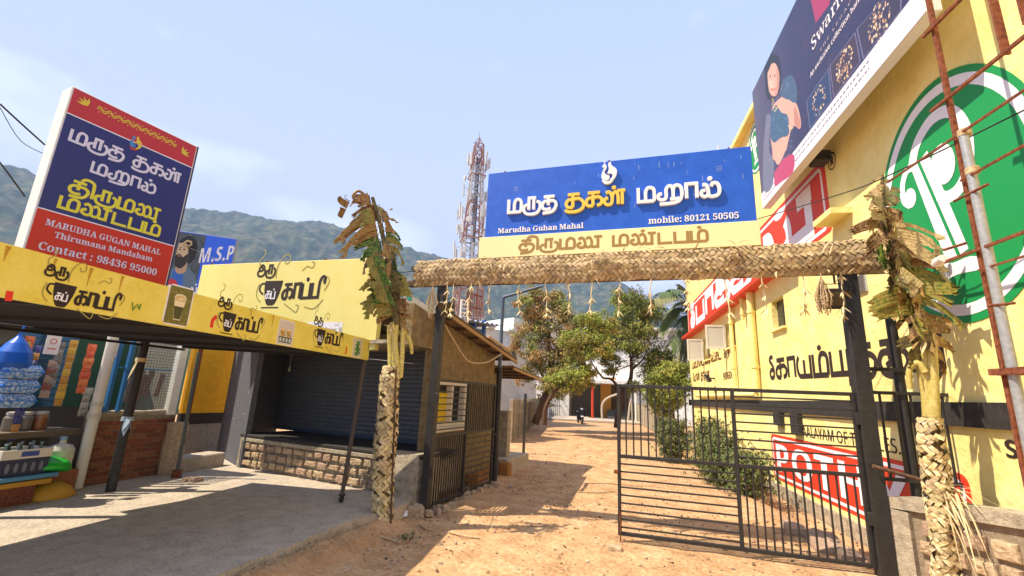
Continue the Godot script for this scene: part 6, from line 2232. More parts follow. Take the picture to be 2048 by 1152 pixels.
# ---------------------------------------------------------------- signs on the left
func signs():
	var o := on_y(225, 982, 0)
	var d := ray(1455, 838)
	var F := frame(o, o + Vector3(d.x, 0, d.z))
	var G := moved(F, 0, 0, 0.09)
	var U := func(px, py): return uv(G, px, py)
	var x0: float = U.call(100, 320).x
	var x1: float = U.call(385, 340).x
	var yt: float = (U.call(148, 168).y + U.call(397, 297).y) / 2
	var yb := 2.75
	var t := thing("totem_sign", "tall red and blue marriage-hall sign board on black poles behind the awning", "sign", G)
	var st := mb()
	cbox(st, Vector3((x0 + x1) / 2, (yb + yt) / 2, -0.15), Vector3(x1 - x0, yt - yb, 0.3), 0.01)
	part(t, "box", st, M.white)
	st = mb()
	box(st, Vector3(x1 + 0.012, (yb + yt) / 2, -0.1), Vector3(0.02, yt - yb, 0.19))
	part(t, "edge_trim", st, mat(hexc("3a2a5a"), 0.5))
	var l0: float = (U.call(135, 223).y + U.call(381, 337).y) / 2
	var l1: float = (U.call(73, 411).y + U.call(342, 493).y) / 2
	var e := 0.02
	for q in [[l0, yt - e, "upper_panel", "bb2a34"], [l1, l0, "blue_panel", "1f2a72"], [yb + e, l1, "lower_panel", "d02a14"]]:
		st = mb()
		box(st, Vector3((x0 + x1) / 2, (q[0] + q[1]) / 2, 0.002), Vector3(x1 - x0 - 2 * e, q[1] - q[0] - 0.002, 0.006))
		part(t, q[2], st, mat(hexc(q[3]), 0.4))
	st = mb()
	for y in [l0, l1]: sheet(st, rect(x0 + e, y - 0.008, x1 - e, y + 0.008), 0.0066)
	part(t, "white_rules", st, M.paintwhite)
	var z := 0.0066
	var w := mat(hexc("dcd9ee"), 0.5)
	var ye := mat(hexc("e8dc3a"), 0.5)
	var line := func(keys, m, ax, ay, bx, by, h):
		var a: Vector2 = U.call(ax, ay)
		var b: Vector2 = U.call(bx, by)
		var y := (a.y + b.y) / 2
		tamil(t, m, keys, Vector2(a.x, y), Vector2(b.x, y), h, z, z, 2.0)
	line.call(["ma", "ru", "tha", "-", "ku", "ka", "na", "."], w, 139, 278, 360, 370, 0.165)
	line.call(["ma", "ha", "aa", "la", "."], w, 181, 345, 313, 388, 0.155)
	line.call(["thi", "ru", "ma", "nna"], ye, 136, 385, 322, 442, 0.175)
	line.call(["ma", "nna", ".", "ta", "pa", "ma", "."], ye, 116, 415, 322, 473, 0.165)
	for q in [["MARUDHA GUGAN MAHAL", 90, 447, 319, 512, 0.085, true], ["Thirumana Mandabam", 107, 474, 303, 524, 0.08, true], ["Contact : 98436 95000", 75, 497, 311, 552, 0.105, true]]:
		var a: Vector2 = U.call(q[1], q[2])
		var b: Vector2 = U.call(q[3], q[4])
		latin(t, w, q[0], Vector2(a.x, (a.y + b.y) / 2), Vector2(b.x, (a.y + b.y) / 2), q[5], z, 0.003, true)
	# garland, sprigs and bird
	var yl := mat(hexc("d8c238"), 0.5)
	st = mb()
	var ga: Vector2 = U.call(195, 214)
	var gb: Vector2 = U.call(352, 292)
	var gy := (ga.y + gb.y) / 2
	for r in 2:
		var pts := PackedVector2Array()
		for k in 97: pts.append(Vector2(lerpf(ga.x, gb.x, k / 96.0), gy + (r - 0.5) * 0.028 + sin(k / 96.0 * TAU * 9) * 0.022))
		stroke(st, pts, 0.013, z, z + 0.0004 * r)
	for k in 18: sheet(st, ellipse(Vector2(lerpf(ga.x, gb.x, (k + 0.5) / 18.0), gy + (0.045 if k % 2 else -0.045)), 0.01, 0.01, 8), z)
	part(t, "garland", st, yl)
	st = mb()
	for q in [[171, 205, 1.0], [368, 304, -1.0]]:
		var c: Vector2 = U.call(q[0], q[1])
		for k in 4:
			var dr := Vector2(-0.5 * q[2], 0.5).rotated((k - 1.5) * 0.5 * q[2]).normalized()
			var bs := c + Vector2(0.03 * q[2], -0.04)
			var n := dr.orthogonal()
			sheet(st, PackedVector2Array([bs, bs + dr * 0.06 + n * 0.018, bs + dr * 0.13, bs + dr * 0.06 - n * 0.018]), z + 0.0003 * k)
	part(t, "leaf_sprigs", st, yl)
	bird(t, U.call(271, 285), 0.115, w, [mat(hexc("e0c83a"), 0.5), mat(hexc("3f86c8"), 0.5), mat(hexc("c83232"), 0.5)], z, z)
	for q in [[-0.02, "pole"], [x0 - 0.14, "pole"]]:
		st = mb()
		tube(st, [Vector3(q[0], 0, -0.1), Vector3(q[0], yb + 0.2, -0.1)], 0.062, 12)
		part(t, "pole", st, M.black)
	# rag knotted round the pole
	var rg := thing("tied_rag", "blue and white rag knotted round the black sign pole", "rag", moved(F, -0.02, 1.0, 0))
	st = mb()
	tube(st, [Vector3(0, 0.03, 0), Vector3(0.0, -0.03, 0)], [0.075, 0.08], 9)
	for k in 6: blade(st, Vector3(-0.02, 0, 0.08), Vector3(rng.randf_range(-0.6, 0.3), -1, 0.2), rng.randf_range(0.12, 0.24), 0.08, 0.1)
	part(rg, "cloth", st, mat(hexc("9fb4cc"), 0.8))
	st = mb()
	tube(st, [Vector3(0, 0.04, 0), Vector3(0.0, -0.02, 0)], [0.07, 0.072], 9)
	blade(st, Vector3(-0.06, 0, 0.04), Vector3(-0.25, -1, 0), 0.3, 0.04, 0)
	part(t, "cord", st, M.palmpale, Transform3D(Basis.IDENTITY, Vector3(-0.02, uv(F, 265, 720).y, -0.1)))
	# blue sign with portrait, on the roof behind the stall
	var a0 := at_depth(337, 560, 12.5)
	var b0 := at_depth(474, 560, 12.2)
	var K := frame(Vector3(a0.x, 0, a0.z), Vector3(b0.x, 0, b0.z))
	var m := thing("portrait_sign", "blue shop sign with a bearded man's portrait, behind the yellow signboard", "sign", K)
	var c0 := uv(K, 345, 650)
	var c1 := uv(K, 474, 478)
	var cl := uv(K, 337, 488)
	st = mb()
	cbox(st, Vector3((cl.x + c1.x) / 2, (c0.y + c1.y) / 2, -0.1), Vector3(c1.x - cl.x, c1.y - c0.y, 0.2), 0.01)
	part(m, "box", st, mat(hexc("8b9196"), 0.6))
	st = mb()
	box(st, Vector3((cl.x + c1.x) / 2, (c0.y + c1.y) / 2, 0.002), Vector3(c1.x - cl.x - 0.02, c1.y - c0.y - 0.02, 0.006))
	part(m, "blue_face", st, mat(hexc("2a66ee"), 0.4))
	latin(m, M.paintwhite, "M.S.P", uv(K, 397, 526), uv(K, 465, 519), 0.34, 0.007, 0.004)
	latin(m, M.paintwhite, "L", uv(K, 400, 570), uv(K, 412, 570), 0.3, 0.007, 0.004)
	tamil(m, M.paintwhite, ["sa", ".", "ta", "aa", "ra", "."], uv(K, 378, 588), uv(K, 440, 586), 0.17, 0.008, 0.008, 2.0)
	var IW := 220
	var IH := 300
	var im := Image.create(IW, IH, false, Image.FORMAT_RGB8)
	im.fill(hexc("4a545c"))
	for k in 300: cv_dot(im, rng.randf() * IW, rng.randf() * IH, rng.randf_range(3, 12), hexc("3c464e").lerp(hexc("5c666c"), rng.randf()))
	cv(im, [20, 260, 40, 190, 100, 165, 160, 175, 210, 220, 220, 300, 0, 300, 5, 280], hexc("5c7488"), true)
	cv(im, [60, 185, 120, 185, 150, 300, 50, 300], hexc("2a66c0"))
	cv(im, [78, 140, 130, 140, 136, 190, 100, 205, 70, 188], hexc("b89878"), true)
	cv(im, [60, 40, 110, 14, 160, 30, 182, 80, 168, 130, 140, 150, 130, 100, 100, 60, 66, 62], hexc("1c1a1c"), true)
	cv(im, [58, 56, 100, 50, 124, 80, 126, 130, 100, 158, 66, 150, 54, 110], hexc("c8b08c"), true)
	cv(im, [52, 116, 80, 108, 100, 122, 128, 104, 130, 150, 100, 178, 66, 168, 54, 140], hexc("2a221e"), true)
	cv_dot(im, 76, 118, 9, hexc("a86a5a"), 4)
	cv_dot(im, 72, 86, 7, hexc("221a18"), 3)
	cv_dot(im, 98, 84, 7, hexc("221a18"), 3)
	cv_line(im, [66, 78, 80, 76], 3, hexc("221a18"))
	cv_line(im, [62, 92, 58, 104, 68, 106], 3, hexc("a08060"), true)
	cv_dot(im, 66, 276, 42, hexc("e8e4e4"))
	cv(im, [24, 272, 30, 250, 50, 236, 70, 233, 92, 240, 106, 260, 80, 264, 50, 262], hexc("c8283c"), true)
	cv(im, [26, 290, 50, 284, 80, 290, 106, 280, 100, 300, 30, 300], hexc("2450b0"), true)
	im.resize(IW / 2, IH / 2, Image.INTERPOLATE_LANCZOS)
	im.resize(IW, IH, Image.INTERPOLATE_CUBIC)
	var q0 := uv(K, 390, 590)
	picture(m, "portrait", im, rect(cl.x + 0.02, uv(K, 360, 588).y, q0.x - 0.02, c1.y - 0.03), 0.008, 0.5)
	st = mb()
	for x in [cl.x + 0.3, c1.x - 0.3]: bar(st, Vector3(x, 0, -0.12), Vector3(x, c0.y + 0.1, -0.12), 0.08)
	part(m, "leg", st, M.rust)
	var kn := thing("coiled_wire", "tangle of pale wire caught on the corner of the blue portrait sign", "wire", moved(K, uv(K, 378, 489).x, uv(K, 378, 489).y, 0.05))
	st = mb()
	for k in 9:
		var ph := rng.randf() * TAU
		tube(st, [Vector3(cos(ph) * 0.07, sin(ph) * 0.06, 0), Vector3(cos(ph + 1.4) * 0.09, sin(ph + 1.4) * 0.07, 0.04), Vector3(cos(ph + 3) * 0.08, sin(ph + 3) * 0.05, 0.02)], 0.015, 5)
	part(kn, "coil", st, M.palm[0])
	# overhead wires
	var wires := [[[0, 208, 9.0], [40, 245, 9.0], [90, 290, 9.0]], [[0, 215, 9.0], [40, 280, 9.0], [88, 308, 9.0]], [[-20, 300, 9.0], [15, 345, 9.0], [50, 393, 9.0]], [[1370, 480, 8.5], [1660, 395, 7.0], [1790, 345, 6.2], [2100, 195, 5.2]], [[800, 545, 7.5], [890, 535, 8.0], [968, 512, 9.0]], [[365, 490, 12.0], [440, 520, 11.0], [520, 545, 10.5]]]
	var names := ["thick black cable running up to the totem sign", "thin black cable sagging beside the thick one at the totem sign", "black cable running low to the side of the totem sign", "long black wire strung across the yellow building's wall", "black wire rising from the woven beam to the gate sign", "thin black wire crossing the blue portrait sign"]
	for i in wires.size():
		var pts := []
		for q in wires[i]: pts.append(at_depth(q[0], q[1], q[2]))
		st = mb()
		tube(st, smooth3(pts, 5), [0.012, 0.005, 0.011, 0.007, 0.007, 0.005][i], 6)
		solo("overhead_wire", st, M.wire, names[i], "wire")

# ---------------------------------------------------------------- banana plants tied to the gateway
var LEAFM := []
func leaf_mats():
	if LEAFM.is_empty():
		for q in [["2d4a18", "44641f", "6b8a30", "8a8a34"], ["4c5a1e", "7a7c2c", "9c8c3e", "7a5a24"], ["6a4620", "946c34", "b08c50", "7c7a34"], ["584028", "8a6c44", "b0905e", "6a4a24"], ["8a744a", "b89e6c", "d0ba8c", "9a7a4c"], ["3a3018", "5a4a24", "7a6a34", "4a5a20"]]:
			var m := grit([hexc(q[0]), hexc(q[1]), hexc(q[2]), hexc(q[3])], 0.5, 0.6, 0.25, 2.2, 200 + LEAFM.size(), 0.2)
			m.backlight = Color(0.25, 0.22, 0.08)
			LEAFM.append(m)

# a torn banana-leaf piece: ribs run from the midrib; the sheet curls and its free edge is ragged
func leaf_piece(p: Vector3, along: Vector3, out: Vector3, L: float, w: float, curl: float) -> Mesh:
	var st := mb()
	along = along.normalized()
	out = (out - along * out.dot(along)).normalized()
	var up := along.cross(out)
	var f := -0.5
	var twist := rng.randf_range(-0.5, 0.5)
	# the blade is torn along its ribs into strips that hang each their own way
	while f < 0.5:
		var sw := rng.randf_range(0.28, 0.62)
		var wl := w * rng.randf_range(0.5, 1.15)
		var bend := curl + rng.randf_range(-0.6, 0.6)
		var sag := rng.randf_range(0.15, 0.95)
		var skew := twist + rng.randf_range(-0.12, 0.12)
		var a0 := f
		var a1 := minf(f + sw, 0.53)
		var n := 6
		var V := []
		for i in n + 1:
			var g := i / float(n)
			var row := []
			for k in 9:
				var q := k / 8.0
				var e := lerpf(a0, a1, q)
				var ragged := (1.0 + (rng.randf_range(-0.22, 0.1) if i == n else 0.0))
				var pleat := (0.007 if k % 2 else 0.0) * w
				e = lerpf(e, (a0 + a1) * 0.5, 0.45 * g * g * absf(sin(f * 20.0)))
				var pt := p + along * (L * (e + skew * g * g * 0.35)) + out * wl * g * ragged * (1.0 - 0.22 * absf(bend) * g) + up * (wl * bend * 0.42 * g * g + pleat + 0.05 * w * sin(g * 6.0 + f * 9.0) * g)
				pt.y -= sag * wl * g * g
				row.append(pt)
			V.append(row)
		for i in n:
			for k in 8: quad(st, V[i][k], V[i][k + 1], V[i + 1][k + 1], V[i + 1][k])
		f += sw * rng.randf_range(0.85, 1.08)
	return st.commit()

func bananas():
	leaf_mats()
	# left plant, wrapped in woven palm leaf, tied to the stall's corner
	var base := on_y(766, 1056, GY)
	var dl := Vector2(base.x, base.z).length()
	var W := func(px, py, dd := 0.0): return at_depth(px, py, dl + dd)
	var t := thing("banana_plant", "banana plant with torn yellowing leaves, wrapped in woven palm leaf, at the forecourt corner", "plant", Transform3D(Basis.IDENTITY, base))
	wrapped_stem(t, [W.call(766, 1058) - base, W.call(766, 960) - base, W.call(773, 860) - base, W.call(778, 780) - base, W.call(784, 732) - base], [0.115, 0.125, 0.13, 0.12, 0.11], M.palmpale, 0.045)
	var st := mb()
	tube(st, [W.call(772, 1060) - base + Vector3(0.1, -0.02, 0.08), W.call(794, 740) - base + Vector3(0.04, 0, 0.12)], 0.012, 6)
	part(t, "stick", st, M.bark)
	for q in [[778, 650, 782, 740, 0.045], [795, 640, 790, 740, 0.04], [806, 655, 800, 735, 0.04], [786, 645, 795, 738, 0.05]]:
		st = mb()
		var a: Vector3 = W.call(q[2], q[3] + 20) - base
		var b: Vector3 = W.call(q[0], q[1]) - base
		tube(st, [a, a.lerp(b, 0.5) + Vector3(rng.randf_range(-0.02, 0.02), 0, rng.randf_range(-0.03, 0.03)), b], [q[4], q[4] * 0.9, q[4] * 0.7], 9)
		part(t, "leaf_stalk", st, grit([hexc("a8983a"), hexc("cdbf6c"), hexc("dccf8a")], 0.4, 0.5, 0.1, 1.6, 210))
	st = mb()
	var hk := []
	for q in [[805, 660], [815, 672], [822, 690], [824, 708]]: hk.append(W.call(q[0], q[1], 0.05) - base)
	tube(st, smooth3(hk, 3), [0.03, 0.033, 0.035, 0.035, 0.034, 0.03, 0.028, 0.025, 0.022, 0.018], 8)
	part(t, "cut_stalk", st, grit([hexc("b8a83a"), hexc("d2c46a"), hexc("8a7a30")], 0.3, 0.5, 0.1, 1.7, 211))
	var rib := []
	for q in [[745, 395], [758, 440], [772, 500], [786, 560], [792, 610], [794, 650]]: rib.append(W.call(q[0], q[1]) - base)
	var ribs := smooth3(rib, 4)
	st = mb()
	var rr := []
	for k in ribs.size(): rr.append(lerpf(0.026, 0.055, k / float(ribs.size())))
	tube(st, ribs, rr, 8)
	part(t, "midrib", st, LEAFM[5])
	var along: Vector3 = (ribs[0] - ribs[-1]).normalized()
	# pieces hanging to both sides: [px, py, side px, side py, length px, material]
	var pcs := [[750, 440, -62, -16, 34, 2], [752, 452, -58, 6, 32, 2], [755, 470, -50, 18, 30, 0], [758, 480, -40, 10, 34, 2], [760, 492, -46, 18, 26, 0], [752, 425, -50, -22, 30, 3], [742, 405, -30, -6, 26, 3], [764, 500, -40, 10, 30, 1], [766, 520, -36, 10, 34, 3], [772, 540, -44, 4, 36, 1], [778, 575, -40, 0, 50, 1], [782, 600, -30, 24, 50, 1], [784, 560, -34, 12, 70, 0], [772, 470, 36, 2, 24, 0], [775, 490, 38, 0, 26, 1], [762, 430, 22, 2, 26, 3], [770, 450, 26, 4, 24, 2], [788, 545, 26, 10, 44, 0], [792, 570, 28, 6, 40, 1], [794, 600, 24, 16, 40, 3], [786, 520, 18, 10, 40, 3], [798, 620, 30, 10, 30, 2], [776, 620, -34, 14, 26, 3], [790, 635, 28, 20, 24, 2], [770, 505, 26, 8, 30, 5], [780, 590, 14, 20, 60, 5], [760, 460, 16, 8, 50, 5]]
	var sc := dl / 900.0 * 0.98
	for i in pcs.size():
		var q: Array = pcs[i]
		var p: Vector3 = W.call(q[0], q[1], rng.randf_range(-0.08, 0.1)) - base
		var side: Vector3 = cam_r * q[2] - cam_u * q[3]
		var ln := Vector2(q[2], q[3]).length()
		side = side.normalized() - cam_d * rng.randf_range(-0.5, 0.7)
		part(t, "leaf", leaf_piece(p, along.rotated(Vector3.UP, rng.randf_range(-0.2, 0.2)), side, q[4] * sc * 1.25, ln * sc * 1.1, rng.randf_range(-0.9, 1.1)), LEAFM[q[5]])
		if i % 3 == 0: part(t, "leaf", leaf_piece(p + cam_u * 0.04 - cam_d * 0.12, along.rotated(cam_d, rng.randf_range(-0.6, 0.6)), side + Vector3(0, -0.3, 0), q[4] * sc * 0.9, ln * sc * 0.7, rng.randf_range(-1.2, 1.2)), LEAFM[[1, 2, 3, 5, 2][i % 5]])
	st = mb()
	var crown: Vector3 = W.call(712, 400) - base
	var cl := [W.call(745, 412) - base, W.call(730, 405) - base, W.call(712, 402) - base, W.call(706, 392) - base, W.call(716, 382) - base, W.call(728, 388) - base]
	tube(st, smooth3(cl, 3), 0.022, 5)
	part(t, "curled_tip", st, LEAFM[3])
	# the one whole dark green blade hanging in front
	part(t, "leaf", leaf_piece(W.call(762, 560, -0.2) - base, (W.call(755, 510) - W.call(790, 605)).normalized(), cam_r * 0.9 - cam_d * 0.25, 100 * sc, 30 * sc, 0.2), LEAFM[0])
	part(t, "leaf", leaf_piece(W.call(762, 560, -0.19) - base, (W.call(755, 510) - W.call(790, 605)).normalized(), -cam_r * 0.9 - cam_d * 0.2, 96 * sc, 26 * sc, 0.3), LEAFM[1])
	for q in [[692, 420, 26, 30, 3], [725, 400, 24, 18, 3]]:
		var p: Vector3 = W.call(q[0], q[1]) - base
		part(t, "leaf", leaf_piece(p, Vector3.UP + cam_r * 0.3, -cam_r + Vector3(0, -0.4, 0) - cam_d * 0.6, q[3] * sc * 1.3, q[2] * sc * 1.3, 1.6), LEAFM[q[4]])
	shred(t, W, base, [[745, 395], [770, 505], [792, 640], [780, 655]], 30, 0.08, 34)
	# a trailing green strip at the foot
	st = mb()
	blade(st, W.call(752, 985) - base, Vector3(0.12, -1, 0.25), 0.5, 0.1, 0.0)
	blade(st, W.call(748, 1000) - base, Vector3(0.3, -1, 0.3), 0.42, 0.07, 0.0)
	part(t, "foot_strip", st, LEAFM[1])
	# right plant
	var rb := Vector3(3.5, GY, -5.72)
	var rl := Vector2(rb.x, rb.z).length()
	var W2 := func(px, py, dd := 0.0): return at_depth(px, py, rl + dd)
	var t2 := thing("banana_plant", "withered banana plant wrapped in pale woven palm leaf, in front of the stone wall", "plant", Transform3D(Basis.IDENTITY, rb))
	wrapped_stem(t2, [W2.call(1900, 1190) - rb, W2.call(1888, 1060) - rb, W2.call(1872, 950) - rb, W2.call(1862, 880) - rb, W2.call(1862, 835) - rb], [0.11, 0.108, 0.105, 0.1, 0.09], M.palmpale, 0.042)
	for q in [[1848, 690, 1862, 850, 0.05], [1868, 700, 1872, 850, 0.045], [1838, 730, 1856, 850, 0.045], [1858, 680, 1866, 850, 0.055]]:
		st = mb()
		var a: Vector3 = W2.call(q[2], q[3]) - rb
		var b: Vector3 = W2.call(q[0], q[1]) - rb
		tube(st, [a, a.lerp(b, 0.5) + Vector3(rng.randf_range(-0.02, 0.02), 0, rng.randf_range(-0.03, 0.03)), b], [q[4], q[4] * 0.9, q[4] * 0.7], 9)
		part(t2, "leaf_stalk", st, grit([hexc("9a8a40"), hexc("baaa5e"), hexc("ccbe80")], 0.4, 0.5, 0.1, 1.6, 212))
	st = mb()
	hk = []
	for q in [[1850, 745], [1840, 728], [1826, 728], [1818, 745], [1820, 778]]: hk.append(W2.call(q[0], q[1], -0.06) - rb)
	var hr := []
	for k in 13: hr.append(lerpf(0.036, 0.026, k / 12.0))
	tube(st, smooth3(hk, 3), hr, 8)
	part(t2, "bent_stalk", st, grit([hexc("9a8a40"), hexc("baaa5e"), hexc("ccbe80")], 0.4, 0.5, 0.1, 1.6, 212))
	rib = []
	for q in [[1765, 350], [1768, 420], [1780, 500], [1800, 570], [1822, 630], [1848, 700]]: rib.append(W2.call(q[0], q[1]) - rb)
	ribs = smooth3(rib, 4)
	rr = []
	for k in ribs.size(): rr.append(lerpf(0.015, 0.05, k / float(ribs.size())))
	st = mb()
	tube(st, ribs, rr, 8)
	part(t2, "midrib", st, LEAFM[5])
	along = (ribs[0] - ribs[-1]).normalized()
	pcs = [[1766, 385, 30, 10, 36, 4], [1764, 400, -32, 8, 40, 4], [1768, 420, -60, 0, 34, 4], [1762, 435, -80, 4, 28, 4], [1770, 440, 26, 16, 44, 3], [1772, 460, -48, 26, 40, 3], [1778, 480, -40, 30, 50, 4], [1782, 470, 40, 14, 40, 3], [1792, 480, 80, 4, 46, 4], [1800, 505, 56, 20, 40, 2], [1786, 510, -44, 10, 40, 0], [1790, 530, -50, 6, 34, 5], [1800, 545, -40, 16, 46, 5], [1812, 560, 70, 4, 44, 1], [1815, 580, 66, 14, 36, 1], [1806, 575, -36, 14, 46, 2], [1815, 600, -52, 8, 40, 1], [1826, 610, 50, 26, 50, 2], [1830, 630, -56, 14, 40, 1], [1836, 650, 60, 8, 46, 2], [1840, 660, -40, 26, 46, 5], [1848, 680, 40, 20, 40, 2], [1850, 700, 34, 16, 34, 3], [1846, 690, -30, 20, 36, 5], [1770, 365, 26, 20, 26, 4], [1790, 500, 10, 20, 60, 5], [1820, 590, 10, 20, 70, 5], [1780, 450, 12, 16, 50, 3], [1760, 455, -30, 30, 36, 3], [1788, 520, 60, 30, 36, 1]]
	sc = rl / 900.0
	for i in pcs.size():
		var q: Array = pcs[i]
		var p: Vector3 = W2.call(q[0], q[1], rng.randf_range(-0.1, 0.1)) - rb
		var side: Vector3 = (cam_r * q[2] - cam_u * q[3]).normalized() - cam_d * rng.randf_range(-0.6, 0.8)
		part(t2, "leaf", leaf_piece(p, along.rotated(Vector3.UP, rng.randf_range(-0.3, 0.3)), side, q[4] * sc * 1.2, Vector2(q[2], q[3]).length() * sc * 0.92, rng.randf_range(-1.3, 1.5)), LEAFM[q[5]])
		if i % 2: part(t2, "leaf", leaf_piece(p + cam_u * 0.05 - cam_d * 0.1, along.rotated(cam_d, rng.randf_range(-0.9, 0.9)), -side + Vector3(0, -0.5, 0), q[4] * sc * 0.8, Vector2(q[2], q[3]).length() * sc * 0.55, rng.randf_range(-1.6, 1.6)), LEAFM[[3, 5, 2, 4, 3][i % 5]])
	shred(t2, W2, rb, [[1765, 345], [1775, 440], [1810, 570], [1850, 700]], 42, 0.1, 35)
	st = mb()
	for k in 40:
		var p: Vector3 = W2.call(1895 + rng.randf_range(-14, 30), 985 + rng.randf_range(-12, 30), -0.12) - rb
		blade(st, p, Vector3(rng.randf_range(-0.2, 1.0), rng.randf_range(-1, 0.3), rng.randf_range(0, 0.5)), rng.randf_range(0.15, 0.45), 0.016, 0.6)
	part(t2, "loose_fronds", st, M.palmpale).set_meta("kind", "stuff")

func shred(t: Node, W: Callable, base: Vector3, path: Array, n: int, L: float, sd: int):   # small dry shreds along the plant
	for k in n:
		var f := rng.randf() * (path.size() - 1.001)
		var i := int(f)
		var x: float = lerp(float(path[i][0]), float(path[i + 1][0]), f - i) + rng.randfn() * 16
		var y: float = lerp(float(path[i][1]), float(path[i + 1][1]), f - i) + rng.randf_range(-10, 10)
		var st := mb()
		var p: Vector3 = W.call(x, y, rng.randf_range(-0.12, 0.15)) - base
		var d := cam_r * rng.randf_range(-1, 1) + Vector3(0, rng.randf_range(-0.8, 0.5), 0) + cam_d * rng.randf_range(-0.7, 0.3)
		blade(st, p, d, rng.randf_range(0.6, 1.6) * L, rng.randf_range(0.03, 0.07), rng.randf_range(0.2, 0.8))
		part(t, "leaf_shred", st, LEAFM[[2, 3, 3, 4, 1][k % 5]])

func wrapped_stem(t: Node, path: Array, radii: Array, m: StandardMaterial3D, s: float):
	var pts := smooth3(path, 6)
	var n := pts.size()
	var core := []
	for k in n: core.append(lerpf(float(radii[min(int(k / 6.0), radii.size() - 1)]), float(radii[min(int(k / 6.0) + 1, radii.size() - 1)]), fmod(k / 6.0, 1.0)) - 0.012)
	var st := mb()
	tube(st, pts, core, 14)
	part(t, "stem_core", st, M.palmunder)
	var H := 0.0
	var acc := [0.0]
	for k in n - 1:
		H += (pts[k + 1] as Vector3).distance_to(pts[k])
		acc.append(H)
	var wob := FastNoiseLite.new()
	wob.seed = 9
	wob.frequency = 2.2
	var R: float = radii[1]
	var where := func(x: float, y: float, lift: float) -> Vector3:
		var k := 0
		while k < n - 2 and acc[k + 1] < y: k += 1
		var f := clampf((y - acc[k]) / (acc[k + 1] - acc[k]), 0, 1)
		var c: Vector3 = (pts[k] as Vector3).lerp(pts[k + 1], f)
		var r := lerpf(core[k], core[min(k + 1, n - 1)], f) + 0.014
		var a := -x / R
		r += wob.get_noise_3d(cos(a) * 0.4, y, sin(a) * 0.4) * 0.03 + lift
		return c + Vector3(cos(a) * r, 0, sin(a) * r)
	st = mb()
	weave(st, TAU * R, H, s, where, 2.6, 0.1)
	var w := part(t, "woven_wrap", st, tinted(m))
	w.set_meta("kind", "stuff")

# ---------------------------------------------------------------- trees
var leafquad: Mesh
func leaf_mesh() -> Mesh:   # a sprig: three crossed pointed leaflets
	if leafquad == null:
		var st := mb()
		for k in 4:
			var B := Basis(Vector3.UP, k * 1.6) * Basis(Vector3.RIGHT, 0.5 + 0.2 * k)
			var a := B * Vector3(0, 0, 0)
			quad(st, a, B * Vector3(-0.16, 0.03, 0.35), B * Vector3(0, -0.05, 1.0), B * Vector3(0.16, 0.03, 0.35))
		leafquad = st.commit()
	return leafquad

func foliage_mat() -> StandardMaterial3D:
	if not M.has("foliage"):
		var m := StandardMaterial3D.new()
		m.vertex_color_use_as_albedo = true
		m.roughness = 0.65
		m.backlight = Color(0.35, 0.38, 0.12)
		M.foliage = m
	return M.foliage

# blobs: [px, py, radius px, share]; depth in metres
func tree(label: String, base: Vector3, trunk: Array, limbs: Array, blobs: Array, dist: float, count: int, size: float, tones: Array):
	var t := thing("tree", label, "tree", Transform3D(Basis.IDENTITY, base), "")
	var st := mb()
	var tp := []
	for q in trunk: tp.append(at_depth(q[0], q[1], dist) - base)
	var rr := []
	var sm := smooth3(tp, 3)
	for k in sm.size(): rr.append(lerpf(trunk[0][2], trunk[-1][2], k / float(sm.size() - 1)))
	tube(st, sm, rr, 9)
	part(t, "trunk", st, M.bark)
	for l in limbs:
		st = mb()
		var lp := []
		for k in range(0, l.size() - 1, 2): lp.append(at_depth(l[k], l[k + 1], dist + (rng.randf_range(-0.6, 0.6) if k > 0 else 0.0)) - base)
		var s2 := smooth3(lp, 3)
		var r2 := []
		for k in s2.size(): r2.append(lerpf(l[-1], l[-1] * 0.25, k / float(s2.size() - 1)))
		tube(st, s2, r2, 7)
		part(t, "limb", st, M.bark)
	var xfs := []
	var cols := []
	var tot := 0.0
	for b in blobs: tot += b[3]
	var mpp := dist / 900.0
	for b in blobs:
		var c := at_depth(b[0], b[1], dist + rng.randf_range(-0.5, 0.5)) - base
		var r: float = b[2] * mpp
		var n := int(count * b[3] / tot)
		# clumps inside the blob, sprigs round each clump, twigs between
		var nc := maxi(5, int(n / 55.0))
		for k in nc:
			var dv := Vector3(rng.randfn(), rng.randfn() * 0.85, rng.randfn()).normalized() * r * pow(rng.randf(), 0.45)
			var cc := c + dv
			var tone: Color = (tones[rng.randi() % tones.size()] as Color).lerp(tones[0], 0.25)
			var cr := r * rng.randf_range(0.14, 0.34) + size * 1.2
			for j in int(n / nc):
				var p := cc + Vector3(rng.randfn(), rng.randfn() * 0.7, rng.randfn()) * cr * 0.5
				var B := Basis.from_euler(Vector3(rng.randf_range(-1.1, 1.1), rng.randf() * TAU, rng.randf_range(-0.8, 0.8))).scaled(Vector3.ONE * size * rng.randf_range(0.45, 1.5))
				xfs.append(Transform3D(B, p))
				var v := rng.randf_range(0.85, 1.6)
				cols.append(Color(tone.r * v, tone.g * v, tone.b * v))
	var cr2 := many(t, "crown", leaf_mesh(), foliage_mat(), xfs, cols)
	return t

